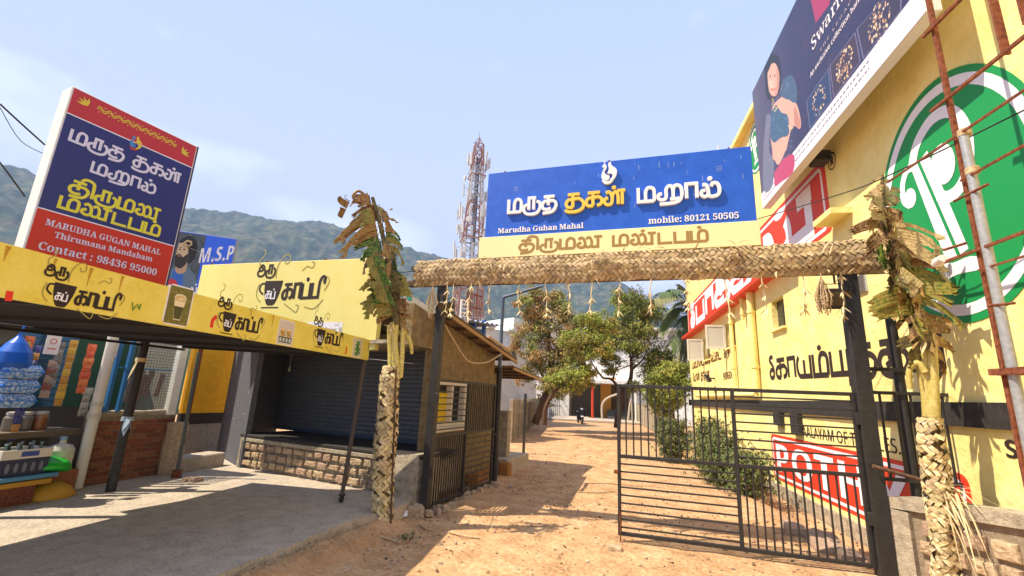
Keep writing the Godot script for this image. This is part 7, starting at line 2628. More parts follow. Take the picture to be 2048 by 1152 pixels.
func background_trees():
	var G := [Color(0.17, 0.22, 0.035), Color(0.24, 0.27, 0.045), Color(0.31, 0.30, 0.065)]
	var D := [Color(0.22, 0.23, 0.055), Color(0.40, 0.21, 0.085), Color(0.30, 0.26, 0.065), Color(0.42, 0.27, 0.12), Color(0.22, 0.27, 0.05)]
	var L := [Color(0.27, 0.31, 0.045), Color(0.2, 0.25, 0.04), Color(0.31, 0.3, 0.065), Color(0.28, 0.19, 0.06)]
	var b1 := on_y(1068, 840, GY)
	var d1 := 25.0
	b1 = at_depth(1072, 845, d1)
	b1.y = GY
	tree("leaning tree with reddish brown and green leaves beside the lean-to", b1, [[1070, 848, 0.22], [1085, 805, 0.18], [1097, 770, 0.16], [1100, 720, 0.12], [1098, 660, 0.07]], [[1097, 780, 1080, 740, 1060, 690, 1050, 640, 0.09], [1100, 730, 1130, 690, 1150, 650, 0.08], [1097, 770, 1140, 740, 1170, 720, 0.08], [1098, 690, 1085, 640, 1080, 600, 0.05], [1090, 840, 1095, 800, 1092, 760, 0.1]],
		[[1085, 620, 36, 1.0], [1060, 660, 34, 0.8], [1110, 660, 42, 1.0], [1075, 710, 34, 0.7], [1110, 730, 40, 0.9], [1140, 700, 36, 0.8], [1095, 780, 28, 0.5], [1050, 610, 22, 0.3], [1030, 690, 18, 0.2], [1130, 620, 28, 0.5], [1160, 650, 26, 0.4], [1045, 750, 20, 0.25], [1070, 590, 22, 0.35], [1105, 600, 26, 0.4]], d1, 14000, 0.125, D)
	var b2 := at_depth(1150, 840, 23.0)
	b2.y = GY
	tree("low bright green tree growing out over the end of the drive", b1 + Vector3(0.9, 0, 0.8), [[1088, 850, 0.14], [1092, 815, 0.13], [1110, 780, 0.1], [1140, 750, 0.07]], [[1110, 780, 1140, 770, 1160, 745, 0.05]],
		[[1140, 750, 30, 1.0], [1165, 700, 32, 0.9], [1120, 760, 24, 0.6], [1175, 745, 22, 0.5], [1150, 680, 26, 0.6], [1195, 690, 26, 0.5], [1205, 655, 26, 0.5], [1180, 640, 24, 0.4]], 22.5, 9500, 0.125, L)
	var b3 := at_depth(1236, 850, 27.0)
	b3.y = GY
	tree("forked tree with twisting bare limbs standing in front of the porch", b3, [[1234, 856, 0.2], [1238, 820, 0.17], [1246, 790, 0.15], [1262, 755, 0.12], [1262, 715, 0.08]], [[1246, 790, 1225, 760, 1205, 755, 1192, 735, 0.1], [1225, 760, 1235, 735, 1250, 732, 0.06], [1205, 755, 1185, 728, 1178, 700, 0.06], [1262, 740, 1285, 720, 1300, 690, 0.08], [1262, 720, 1255, 690, 1240, 660, 0.06], [1262, 730, 1240, 738, 1225, 745, 0.04]],
		[[1200, 690, 30, 0.6], [1250, 650, 34, 0.8], [1285, 670, 42, 1.1], [1300, 720, 40, 1.0], [1320, 760, 34, 0.8], [1265, 610, 30, 0.7], [1300, 620, 32, 0.8], [1240, 690, 26, 0.5], [1322, 715, 28, 0.6], [1222, 715, 20, 0.3], [1200, 640, 24, 0.4], [1210, 670, 26, 0.45], [1270, 770, 18, 0.2], [1245, 600, 22, 0.4], [1225, 650, 22, 0.4], [1215, 740, 16, 0.2]], 27.0, 15000, 0.13, G + [Color(0.17, 0.10, 0.045)])
	var b4 := at_depth(1345, 830, 25.0)
	b4.y = GY
	tree("dark leafy tree crowding the yellow building's far corner", b4, [[1345, 845, 0.14], [1342, 790, 0.12], [1340, 730, 0.08]], [[1340, 760, 1325, 730, 1310, 710, 0.05]],
		[[1340, 770, 34, 1.0], [1325, 800, 28, 0.7], [1352, 745, 24, 0.6], [1312, 775, 24, 0.5]], 24.0, 7000, 0.13, G)
	palm()
	# bushes along the yellow wall and the verge
	for q in [[1345, 868, 15.5, 26, 26, 2600, "round green shrub behind the closed gate leaf, by the concrete fence"], [1440, 905, 12.2, 34, 38, 4200, "tall straggly shrub against the yellow wall behind the gate"], [1488, 935, 11.2, 26, 30, 2600, "low straggly shrub at the foot of the red lower banner"], [1415, 870, 13.5, 24, 30, 2200, "thin shrub beside the far drain pipe of the yellow wall"]]:
		var bs := at_depth(q[0], q[1] + q[4] * 0.9, q[2])
		bs.y = GY - 0.1
		var t := thing("shrub", q[6], "shrub", Transform3D(Basis.IDENTITY, bs))
		var mpp: float = q[2] / 900.0
		var xfs := []
		var cols := []
		for k in 14:
			var st := mb()
			var top := at_depth(q[0] + rng.randf_range(-0.8, 0.8) * q[3], q[1] - rng.randf_range(-0.3, 1.25) * q[4], q[2] + rng.randf_range(-0.4, 0.4)) - bs
			var foot := Vector3(rng.randf_range(-0.12, 0.12), 0, rng.randf_range(-0.12, 0.12))
			tube(st, [foot, foot.lerp(top, 0.5) + Vector3(0, 0.08, 0), top], [0.014, 0.01, 0.004], 5)
			part(t, "stem", st, M.bark)
			for j in q[5] / 14:
				var f := sqrt(rng.randf_range(0.05, 1.0))
				var p := foot.lerp(top, f) + Vector3(rng.randfn(), rng.randfn() * 0.7, rng.randfn()) * (0.06 + 0.16 * (k % 4) / 3.0)
				xfs.append(Transform3D(Basis.from_euler(Vector3(rng.randf_range(-1.2, 0.6), rng.randf() * TAU, rng.randf_range(-0.6, 0.6))).scaled(Vector3.ONE * rng.randf_range(0.06, 0.13)), p))
				var c: Color = [Color(0.09, 0.13, 0.03), Color(0.15, 0.17, 0.05), Color(0.2, 0.17, 0.07)][rng.randi() % (2 if k % 3 else 3)]
				cols.append(c)
		many(t, "foliage", leaf_mesh(), foliage_mat(), xfs, cols)

func palm():
	var b := at_depth(1400, 840, 26.5)
	b.y = GY
	var t := thing("coconut_palm", "coconut palm with drooping fronds behind the yellow building's corner", "palm tree", Transform3D(Basis.IDENTITY, b))
	var crown := at_depth(1392, 640, 26.5) - b
	var st := mb()
	tube(st, smooth3([Vector3.ZERO, crown * 0.4 + Vector3(0.2, 0, 0), crown * 0.8 + Vector3(0.1, 0, 0), crown], 4), 0.17, 10)
	part(t, "trunk", st, M.bark)
	var tips := [[1308, 598, 0.6], [1318, 585, 0.5], [1340, 578, 0.4], [1360, 570, 0.2], [1318, 660, 1.0], [1340, 690, 0.7], [1350, 740, 0.9], [1330, 630, 0.8], [1375, 740, 0.6], [1400, 760, 0.5], [1450, 620, 0.8], [1430, 570, 0.4], [1455, 690, 0.9]]
	for i in tips.size():
		var q: Array = tips[i]
		var e := at_depth(q[0], q[1], 26.0 + rng.randf_range(-2.0, 1.0)) - b
		var mid := crown.lerp(e, 0.5) + Vector3(0, 0.45 + 0.5 * q[2], 0)
		var rib := smooth3([crown, mid, e], 9)
		st = mb()
		var rr := []
		for k in rib.size(): rr.append(lerpf(0.035, 0.008, k / float(rib.size())))
		tube(st, rib, rr, 5)
		var L := crown.distance_to(e)
		for k in range(2, rib.size() - 1):
			var p: Vector3 = rib[k]
			var dr := ((rib[k + 1] as Vector3) - p).normalized()
			var side := dr.cross(Vector3.UP).normalized()
			var f := k / float(rib.size())
			for sgn in [-1.0, 1.0]:
				for m in 3:
					blade(st, p.lerp(rib[k + 1], m / 3.0), side * sgn + dr * 0.9 + Vector3(0, -0.25, 0), L * 0.32 * (1.15 - absf(f - 0.45)) * rng.randf_range(0.85, 1.1), 0.06, 0.45)
		var m2 := mat(Color(0.085, 0.13, 0.035).linear_to_srgb() if i % 3 else Color(0.2, 0.2, 0.07).linear_to_srgb(), 0.5)
		m2.backlight = Color(0.25, 0.28, 0.1)
		part(t, "frond", st, m2)

# ---------------------------------------------------------------- beyond the gate
func house_box(t: Node, fr: Transform3D, x0: float, x1: float, y0: float, y1: float, depth: float, m: Material, called := "wall") -> MeshInstance3D:
	var st := mb()
	box(st, Vector3((x0 + x1) / 2, (y0 + y1) / 2, -depth / 2), Vector3(x1 - x0, y1 - y0, depth))
	return part(t, called, st, m)

func window_at(t: Node, x0: float, x1: float, y0: float, y1: float, m: Material):
	var st := mb()
	box(st, Vector3((x0 + x1) / 2, (y0 + y1) / 2, 0.012), Vector3(x1 - x0, y1 - y0, 0.02))
	var w := part(t, "window", st, M.glassdark)
	st = mb()
	for q in [[x0 - 0.05, y0 - 0.05, x1 + 0.05, y0], [x0 - 0.05, y1, x1 + 0.05, y1 + 0.05], [x0 - 0.05, y0, x0, y1], [x1, y0, x1 + 0.05, y1], [(x0 + x1) / 2 - 0.02, y0, (x0 + x1) / 2 + 0.02, y1]]:
		box(st, Vector3((q[0] + q[2]) / 2, (q[1] + q[3]) / 2, 0.035), Vector3(q[2] - q[0], q[3] - q[1], 0.07))
	part(w, "frame", st, m)
	st = mb()
	box(st, Vector3((x0 + x1) / 2, y1 + 0.16, 0.22), Vector3(x1 - x0 + 0.4, 0.08, 0.44))
	part(w, "sunshade", st, m)

func far_buildings():
	# marriage hall at the end of the drive
	var c := on_y(1160, 836, GY)
	var F := frame(Vector3(c.x - 10, GY, c.z), Vector3(c.x + 10, GY, c.z + 0.5))
	var U := func(px, py, off := 0.0): return uv(F, px, py, off)
	var h := thing("hall", "white two-storey hall with a porch and ochre entrance at the end of the drive", "building", F)
	var xl: float = U.call(1010, 800).x
	var xr: float = U.call(1420, 800).x
	var top: float = U.call(1180, 660).y
	var bl: float = U.call(1138, 800).x
	var brr: float = U.call(1260, 800).x
	var py: float = U.call(1200, 768).y
	house_box(h, F, xl, xr, py, top, 10.0, M.whitewall)
	house_box(h, F, xl, bl, 0, py - 0.002, 10.0, M.whitewall)
	house_box(h, F, brr, xr, 0, py - 0.002, 10.0, M.whitewall)
	var st := mb()
	box(st, Vector3((xl + xr) / 2, top + 0.12, -4.8), Vector3(xr - xl + 0.4, 0.24, 10.8))
	part(h, "parapet", st, M.whitewall)
	for q in [[1112, 1128, 690, 715], [1150, 1168, 690, 715], [1205, 1222, 690, 715], [1262, 1278, 690, 715]]: window_at(h, U.call(q[0], 700).x, U.call(q[1], 700).x, U.call(1180, q[3]).y, U.call(1180, q[2]).y, M.whitewall)
	# porch: dark bay, ochre bay with door, slab roof and columns
	var pz := 2.6
	st = mb()
	box(st, Vector3((U.call(1138, 800).x + U.call(1275, 800).x) / 2, py + 0.12, pz / 2), Vector3(U.call(1275, 800).x - U.call(1138, 800).x, 0.26, pz))
	part(h, "porch_roof", st, M.whitewall)
	st = mb()
	box(st, Vector3((U.call(1204, 750).x + U.call(1230, 750).x) / 2, py + 0.42, pz - 0.3), Vector3(U.call(1230, 750).x - U.call(1204, 750).x, 0.18, 0.1))
	part(h, "ochre_plaque", st, mat(hexc("c08a1c"), 0.7))
	st = mb()
	box(st, Vector3((U.call(1138, 800).x + U.call(1200, 800).x) / 2, py / 2, -5.0), Vector3(U.call(1200, 800).x - U.call(1138, 800).x + 0.6, py, 0.1))
	part(h, "verandah_wall", st, mat(hexc("a09e94"), 0.8))
	st = mb()
	box(st, Vector3((U.call(1201, 800).x + U.call(1222, 800).x) / 2, py / 2, 0.03), Vector3(U.call(1222, 800).x - U.call(1201, 800).x, py, 0.06))
	part(h, "ochre_wall", st, mat(hexc("b8801c"), 0.7))
	st = mb()
	box(st, Vector3((U.call(1222, 800).x + U.call(1258, 800).x) / 2, py / 2, -4.4), Vector3(U.call(1258, 800).x - U.call(1222, 800).x + 0.4, py, 0.1))
	part(h, "entrance_wall", st, mat(hexc("a08254"), 0.8))
	for k in 5:
		st = mb()
		cbox(st, Vector3((U.call(1214, 800).x + U.call(1272, 800).x) / 2, 0.09 + k * 0.17, 1.9 - k * 0.32), Vector3(U.call(1272, 800).x - U.call(1214, 800).x, 0.18, 0.9), 0.01)
		part(h, "step", st, grit([hexc("4a4844"), hexc("5c5a55"), hexc("6a6862")], 1.0, 0.8, 0.2, 1.5, 90))
	for q in [[1186, "c8401c"], [1268, "e2ded6"]]:
		st = mb()
		var x: float = U.call(q[0], 810).x
		tube(st, [Vector3(x, 0, pz - 0.25), Vector3(x, py, pz - 0.25)], 0.11, 12)
		part(h, "porch_column", st, mat(hexc(q[1]), 0.6))
	for q in [[[1205, 832], [1204, 812], [1214, 797], [1236, 788]], [[1255, 788], [1262, 800], [1266, 832]]]:
		st = mb()
		var pts := []
		for e in q: pts.append(hit(F, e[0], e[1], 3.4))
		pts[0].y = 0
		if q.size() == 3: pts[2].y = 0
		tube(st, smooth3(pts, 4), 0.09, 8)
		part(h, "arch_tube", st, mat(hexc("b8a892"), 0.6))
	st = mb()
	cbox(st, Vector3((xl + xr) / 2 + 3.0, 0.08, 3.2), Vector3(xr - xl, 0.16, 6.0), 0.02)
	part(h, "apron", st, M.concrete)
	# compound walls each side of the drive
	var lw := thing("compound_wall", "weathered corrugated compound wall running along the drive past the lean-to", "wall", frame(on_y(1020, 885, GY), on_y(1092, 832, GY)))
	var LW := lw.transform
	var ll := uv(LW, 1092, 832).x
	for k in int(ll / 0.9):
		st = mb()
		var xx := k * 0.9
		box(st, Vector3(xx + 0.45, 0.75, -0.05), Vector3(0.88, 1.5 + rng.randf_range(-0.06, 0.06), 0.06))
		part(lw, "panel", st, [M.plaster, M.concrete, M.asbestos][k % 3])
		st = mb()
		cbox(st, Vector3(xx, 0.8, 0.0), Vector3(0.12, 1.65, 0.12), 0.01)
		part(lw, "post", st, M.plaster)
	var rw := thing("concrete_fence", "precast concrete panel fence along the drive behind the shrubs", "wall", frame(on_y(1268, 842, GY), on_y(1345, 880, GY)))
	var rl := uv(rw.transform, 1345, 880).x
	for k in int(rl / 1.0):
		st = mb()
		box(st, Vector3(k + 0.5, 0.7, 0), Vector3(0.97, 1.4, 0.06))
		part(rw, "panel", st, [M.plaster, M.concrete][k % 2])
		st = mb()
		cbox(st, Vector3(k, 0.78, 0.02), Vector3(0.13, 1.6, 0.13), 0.01)
		part(rw, "post", st, M.plaster)
	var og := thing("side_gate", "black and white barred side gate on the left of the drive's end", "gate", frame(on_y(1093, 838, GY), on_y(1136, 832, GY)))
	var gl := uv(og.transform, 1136, 832).x
	st = mb()
	for x in [0.0, gl]: cbox(st, Vector3(x, 1.1, 0), Vector3(0.3, 2.3, 0.3), 0.02)
	part(og, "pillar", st, M.whitewall)
	for k in 12:
		st = mb()
		box(st, Vector3(gl * (k + 0.5) / 12.0, 1.0, 0), Vector3(0.06, 1.9, 0.04))
		part(og, "bar", st, M.black)
	st = mb()
	for y in [0.15, 1.0, 1.9]: box(st, Vector3(gl / 2, y, 0.0), Vector3(gl - 0.3, 0.06, 0.05))
	part(og, "rail", st, M.black)
	# white house on the left behind the lean-to
	var wf := frame(at_depth(965, 760, 27.0) * Vector3(1, 0, 1) + Vector3(0, GY, 0), at_depth(1100, 760, 31.0) * Vector3(1, 0, 1) + Vector3(0, GY, 0))
	var wh := thing("white_house", "weathered white house with a small window behind the brown shed", "building", wf)
	house_box(wh, wf, uv(wf, 940, 700).x, uv(wf, 1075, 700).x, 0, uv(wf, 1000, 660).y, 7.0, M.whitewall)
	st = mb()
	box(st, Vector3(uv(wf, 1048, 640).x + 0.6, uv(wf, 1000, 660).y + 0.5, -2.0), Vector3(2.6, 1.0, 3.6))
	part(wh, "roof_room", st, M.whitewall)
	var wa := uv(wf, 1010, 717)
	var wb := uv(wf, 1033, 702)
	window_at(wh, wa.x, wb.x, wa.y, wb.y, M.whitewall)
	st = mb()
	tube(st, [Vector3(uv(wf, 1038, 690).x, uv(wf, 1038, 690).y, -0.1), Vector3(uv(wf, 1038, 690).x, uv(wf, 1038, 690).y, 0.012)], 0.11, 14)
	part(wh, "vent_hole", st, M.blackpaint)
	for q in [0.25, 0.55]:
		st = mb()
		box(st, Vector3(lerpf(uv(wf, 940, 700).x, uv(wf, 1075, 700).x, q), uv(wf, 1000, 660).y + 0.06, -3.0), Vector3(0.6, 0.12, 6.4))
		part(wh, "roof_kerb", st, M.whitewall)
	# dwelling far behind between the trees
	var df := frame(at_depth(1090, 650, 70.0) * Vector3(1, 0, 1), at_depth(1260, 650, 72.0) * Vector3(1, 0, 1))
	var dw := thing("far_house", "far white flat-roofed house seen between the tree crowns", "building", df)
	house_box(dw, df, uv(df, 1112, 650).x, uv(df, 1222, 650).x, GY, uv(df, 1170, 637).y, 9.0, M.whitewall)
	for x in [1130, 1160, 1190, 1208]: window_at(dw, uv(df, x, 660).x, uv(df, x + 10, 660).x, uv(df, x, 672).y, uv(df, x, 655).y, M.whitewall)
	st = mb()
	tube(st, [Vector3(uv(df, 1216, 640).x, uv(df, 1216, 645).y, -1), Vector3(uv(df, 1216, 640).x, uv(df, 1216, 622).y, -1)], 0.08, 6)
	part(dw, "roof_post", st, M.galv)
	# blue roof shed on posts with white ladder
	var sf := frame(at_depth(905, 700, 19.0) * Vector3(1, 0, 1), at_depth(985, 700, 20.5) * Vector3(1, 0, 1))
	var sh := thing("blue_shed", "blue-framed rooftop shed with tin roof and green wall behind the gate post", "shed", sf)
	var sa := uv(sf, 908, 700)
	var sb := uv(sf, 968, 642)
	house_box(sh, moved(sf, 0, 0, -1.2), sa.x, uv(sf, 967, 690).x, 0, uv(sf, 940, 655).y, 2.0, mat(hexc("0f8a78"), 0.6), "green_wall")
	for q in [[912, 0], [944, 0], [963, 0]]:
		st = mb()
		bar(st, Vector3(uv(sf, q[0], 690).x, 0, 0.1), Vector3(uv(sf, q[0], 690).x, uv(sf, q[0], 640).y, 0.1), 0.13)
		part(sh, "blue_post", st, M.blue)
	for yy in [672, 688, 660]:
		st = mb()
		bar(st, Vector3(sa.x, uv(sf, 940, yy).y, 0.1), Vector3(uv(sf, 963, yy).x, uv(sf, 940, yy).y, 0.1), 0.07)
		part(sh, "blue_rail", st, M.blue)
	st = mb()
	corrugated(st, Vector3(sa.x - 0.3, uv(sf, 920, 634).y, -2.6), Vector3(sa.x - 0.3, uv(sf, 920, 642).y, 0.7), Vector3(1, 0, 0), uv(sf, 984, 650).x - sa.x + 0.3, 0.28, 0.05)
	part(sh, "tin_roof", st, mat(hexc("8a93a8"), 0.5))
	house_box(sh, sf, uv(sf, 880, 640).x, uv(sf, 910, 640).x, 0, uv(sf, 890, 632).y, 1.5, M.whitewall, "white_parapet")
	var ld := thing("white_ladder", "thin white pipe ladder standing on the roof beside the blue shed", "ladder", moved(sf, 0, 0, 0.6))
	var LF := ld.transform
	for px in [917, 931]:
		st = mb()
		tube(st, [Vector3(uv(LF, px, 690).x, uv(LF, px, 668).y, 0), Vector3(uv(LF, px, 690).x, uv(LF, px, 597).y, 0)], 0.045, 6)
		part(ld, "rail", st, M.white)
	for k in 9:
		st = mb()
		var y: float = lerpf(uv(LF, 920, 665).y, uv(LF, 920, 599).y, k / 8.0)
		tube(st, [Vector3(uv(LF, 917, 690).x, y, 0), Vector3(uv(LF, 931, 690).x, y, 0)], 0.025, 5)
		part(ld, "rung", st, M.white)
	# reddish rebar cage on the roof
	var rc := thing("rebar_cage", "rusty red steel rod cage on the roof beyond the blue shed", "cage", moved(sf, 0, 0, -2.0))
	var RF := rc.transform
	for k in 9:
		st = mb()
		var x: float = lerpf(uv(RF, 932, 620).x, uv(RF, 962, 620).x, k / 8.0)
		bar(st, Vector3(x, uv(RF, 940, 645).y, 0), Vector3(x, uv(RF, 940, 585).y, 0), 0.03)
		part(rc, "rod", st, M.rust)
	for k in 3:
		st = mb()
		var y: float = lerpf(uv(RF, 940, 640).y, uv(RF, 940, 588).y, k / 2.0)
		bar(st, Vector3(uv(RF, 932, 620).x, y, 0.03), Vector3(uv(RF, 962, 620).x, y, 0.03), 0.05)
		part(rc, "cross_rod", st, M.rust)
	tower()

func tower():
	var dist := 75.0
	var b := at_depth(926, 760, dist)
	b.y = GY
	var t := thing("cell_tower", "red and white lattice telephone mast hung with antennas behind the stall", "tower", Transform3D(Basis(Vector3.UP, 0.5), b))
	var H := at_depth(953, 290, dist).y - GY
	var w0 := 4.3
	var w1 := 1.0
	var W := func(y: float) -> float: return lerpf(w0, w1, pow(y / H, 0.8))
	var red := mat(hexc("9a6a58"), 0.6)
	var wht := mat(hexc("b9bcc0"), 0.6)
	var N := 20
	for s in 4:
		var a := TAU * (s + 0.5) / 4
		for k in N:
			var y0 := H * k / N
			var y1 := H * (k + 1) / N
			var st := mb()
			bar(st, Vector3(cos(a) * W.call(y0), y0, sin(a) * W.call(y0)), Vector3(cos(a) * W.call(y1), y1, sin(a) * W.call(y1)), 0.2)
			part(t, "leg", st, red if (k / 3) % 2 == 0 else wht)
	for k in N:
		var st := mb()
		var y0 := H * k / N
		var y1 := H * (k + 1) / N
		for s in 4:
			var a := TAU * (s + 0.5) / 4
			var c := TAU * (s + 1.5) / 4
			var p := Vector3(cos(a) * W.call(y0), y0, sin(a) * W.call(y0))
			var q := Vector3(cos(c) * W.call(y1), y1, sin(c) * W.call(y1))
			var p2 := Vector3(cos(c) * W.call(y0), y0, sin(c) * W.call(y0))
			var q2 := Vector3(cos(a) * W.call(y1), y1, sin(a) * W.call(y1))
			bar(st, p, q, 0.1); bar(st, p2, q2, 0.1); bar(st, q, q2, 0.1)
		part(t, "bracing", st, red if (k / 3) % 2 == 0 else wht)
	var st := mb()
	for k in int(H / 0.6): bar(st, Vector3(-0.3, k * 0.6, 0), Vector3(0.3, k * 0.6, 0), 0.07)
	for sx in [-0.3, 0.3]: bar(st, Vector3(sx, 0, 0), Vector3(sx, H, 0), 0.1)
	part(t, "ladder", st, wht)
	st = mb()
	for k in 5: tube(st, [Vector3(-0.5 + k * 0.22, 0, 0.4), Vector3(-0.3 + k * 0.15, H * 0.94, 0.3)], 0.06, 5)
	part(t, "feeder_cables", st, mat(hexc("4a4644"), 0.7))
	st = mb()
	tube(st, [Vector3(0, H - 0.5, 0), Vector3(0, H + 2.6, 0)], [0.1, 0.04], 6)
	for k in 4:
		var a := TAU * k / 4.0
		bar(st, Vector3(cos(a) * w1, H, sin(a) * w1), Vector3(0, H + 1.6, 0), 0.09)
	part(t, "spire", st, red)
	for y in [H * 0.86, H * 0.60, H * 0.46]:
		st = mb()
		for s in 4:
			var a := TAU * (s + 0.5) / 4
			var c := TAU * (s + 1.5) / 4
			var r: float = W.call(y) + 0.5
			bar(st, Vector3(cos(a) * r, y, sin(a) * r), Vector3(cos(c) * r, y, sin(c) * r), 0.15)
			bar(st, Vector3(cos(a) * r, y + 1.0, sin(a) * r), Vector3(cos(c) * r, y + 1.0, sin(c) * r), 0.08)
		part(t, "platform", st, red)
	for k in 60:
		var lv: float = [0.93, 0.78, 0.7, 0.62, 0.54, 0.46][k % 6]
		var y := H * (lv + rng.randf_range(-0.02, 0.02))
		var a := rng.randf() * TAU
		var r: float = W.call(y) + rng.randf_range(0.5, 1.2)
		st = mb()
		var c := Vector3(cos(a) * r, y, sin(a) * r)
		cbox(st, c, Vector3(0.42, rng.randf_range(1.6, 3.0), 0.22), 0.03, Basis(Vector3.UP, -a + PI / 2) * Basis(Vector3.RIGHT, 0.06))
		bar(st, c + Vector3(0, 0.5, 0), Vector3(cos(a) * W.call(y) * 0.8, y + 0.5, sin(a) * W.call(y) * 0.8), 0.07)
		part(t, "antenna_panel", st, wht)
	for k in 7:
		var y := H * rng.randf_range(0.5, 0.86)
		var a := 0.3 + k * 0.9
		var r: float = W.call(y) + 0.6
		st = mb()
		lathe(st, Vector3(cos(a) * r, y, sin(a) * r), [[0.0, 0.0], [0.4, 0.04], [0.55, 0.25], [0.55, 0.35], [0.0, 0.4]], 12, Basis(Vector3.UP, -a) * Basis(Vector3.BACK, -PI / 2))
		part(t, "dish", st, wht)

# ---------------------------------------------------------------- near ground details
func small_things():
	# stone boundary wall with coping, right of the gate
	var a := GATE * Vector3(5.88, 0, 0.05)
	var e := on_y(2048, 1020, 0.8)
	var S := frame(a, Vector3(e.x, 0, e.z))
	var L := uv(S, 2048, 1020).x + 0.8
	var t := thing("stone_boundary_wall", "rubble stone boundary wall with cement coping beside the thick gate post", "wall", S)
	var y1: float = uv(S, 1770, 990).y
	var y2: float = uv(S, 2048, 1020).y
	var st := mb()
	prism(st, PackedVector2Array([Vector2(0, -0.3), Vector2(L, -0.3), Vector2(L, lerpf(y1, y2, 1.2) - 0.12), Vector2(0, y1 - 0.12)]), -0.3, 0)
	part(t, "mortar_core", st, M.mortar)
	st = mb()
	prism(st, PackedVector2Array([Vector2(-0.03, y1 - 0.12), Vector2(L, lerpf(y1, y2, 1.2) - 0.12), Vector2(L, lerpf(y1, y2, 1.2)), Vector2(-0.03, y1)]), -0.34, 0.05)
	part(t, "coping", st, M.plaster)
	st = mb()
	hexa(st, [Vector3(-0.04, -0.25, 0.06), Vector3(0.2, -0.25, 0.06), Vector3(0.2, -0.25, 0.001), Vector3(-0.04, -0.25, 0.001), Vector3(-0.02, y1 - 0.125, 0.05), Vector3(0.19, y1 - 0.125, 0.05), Vector3(0.19, y1 - 0.125, 0.001), Vector3(-0.02, y1 - 0.125, 0.001)])
	part(t, "cement_pier", st, M.plaster)
	stones(t, 0.23, L, -0.1, y1 - 0.14, 0.0, 4, 0.27, 0.045, 0.035)
	# broken bamboo sticking out at the post
	var sk := thing("bamboo_stick", "short bamboo stick tied across the thick gate post", "stick", moved(GATE, 5.6, 0, 0.14))
	st = mb()
	var s0 := moved(GATE, 5.6, 0, 0.14).affine_inverse() * (GATE * hit(GATE, 1745, 932, 0.14))
	var s1 := moved(GATE, 5.6, 0, 0.14).affine_inverse() * (GATE * hit(GATE, 1850, 962, 0.2))
	tube(st, [s0, s1], 0.022, 7)
	part(sk, "stick", st, M.bark)
	st = mb()
	tube(st, [s1 * 0.97 + s0 * 0.03, s1], 0.032, 7)
	part(sk, "binding", st, mat(hexc("c87a2a"), 0.7))
	# scooter parked at the end of the drive
	scooter()
	# drain slab and kerb stones by the yellow wall
	for q in [[1650, 1090, 1.0, 0.16, 0.4], [1590, 1062, 0.7, 0.14, 0.3], [1700, 1118, 0.6, 0.14, 0.3]]:
		var p := on_y(q[0], q[1], GY)
		solo("stone_block", stone_mesh(int(q[0])), M.stone[1], ["long grey kerb stone lying behind the closed gate leaf by the wall", "small grey kerb stone behind the gate's middle bars", "squat grey stone at the foot of the thick gate post"][[1650, 1590, 1700].find(q[0])], "stone", Transform3D(Basis(Vector3.UP, 1.3) * Basis(Vector3.RIGHT, -PI / 2) * Basis.from_scale(Vector3(q[2], q[4], q[3])), p + Vector3(0, -0.05, 0)))
	# rubble along the open gate leaf, bigger pieces one by one
	for k in 40:
		var f := rng.randf()
		var p := LEAF * Vector3(lerpf(-0.2, 2.6, f), 0, rng.randf_range(-0.15, 0.35) * (1.0 - f * 0.5))
		p.y = GY
		var s := rng.randf_range(0.04, 0.11)
		solo("rubble_stone", stone_mesh(k), M.stone[k % 3], "loose rubble stone lying under the open gate leaf", "stone", Transform3D(Basis.from_euler(Vector3(-PI / 2 + rng.randf_range(-0.4, 0.4), rng.randf() * TAU, 0)).scaled(Vector3(s * 1.3, s * 0.8, s)), p + Vector3(0, 0.02, 0)), "rubble along the open gate leaf")
	for q in [[832, 1032, 0.2, "broken pinkish stone beside the left gate post"], [1230, 1100, 0.14, "flat pale stone under the tip of the closed gate leaf"]]:
		solo("broken_stone", stone_mesh(int(q[0])), M.stone[2], q[3], "stone", Transform3D(Basis(Vector3.RIGHT, -PI / 2).scaled(Vector3(q[2] * 1.3, q[2] * 0.45 if q[0] > 1000 else q[2] * 0.8, q[2])), on_y(q[0], q[1], GY) + Vector3(0, -0.02, 0)))
	st = mb()
	cbox(st, Vector3.ZERO, Vector3(0.13, 0.1, 0.012), 0.004, Basis(Vector3.RIGHT, -0.9) * Basis(Vector3.BACK, 0.4))
	solo("paper_scrap", st, M.paintwhite, "white folded paper scrap beside the broken pinkish stone", "paper", Transform3D(Basis.IDENTITY, on_y(805, 1036, GY) + Vector3(0, 0.05, 0)))
	# twigs
	for q in [[[840, 1048], [862, 1060]], [[898, 1064], [960, 1076]], [[725, 1060], [800, 1084]], [[1155, 984], [1232, 982]]]:
		st = mb()
		tube(st, [on_y(q[0][0], q[0][1], GY + 0.02), on_y((q[0][0] + q[1][0]) / 2.0, (q[0][1] + q[1][1]) / 2.0 + 2, GY + 0.03), on_y(q[1][0], q[1][1], GY + 0.02)], 0.012, 6)
		solo("dry_twig", st, M.palm[1], "dry pale twig lying on the dirt of the drive entrance", "twig", Transform3D.IDENTITY, "twigs on the drive")
	# gravel and pebbles: nobody could count these
	var peb := stone_mesh(1)
	var xfs := []
	var cols := []
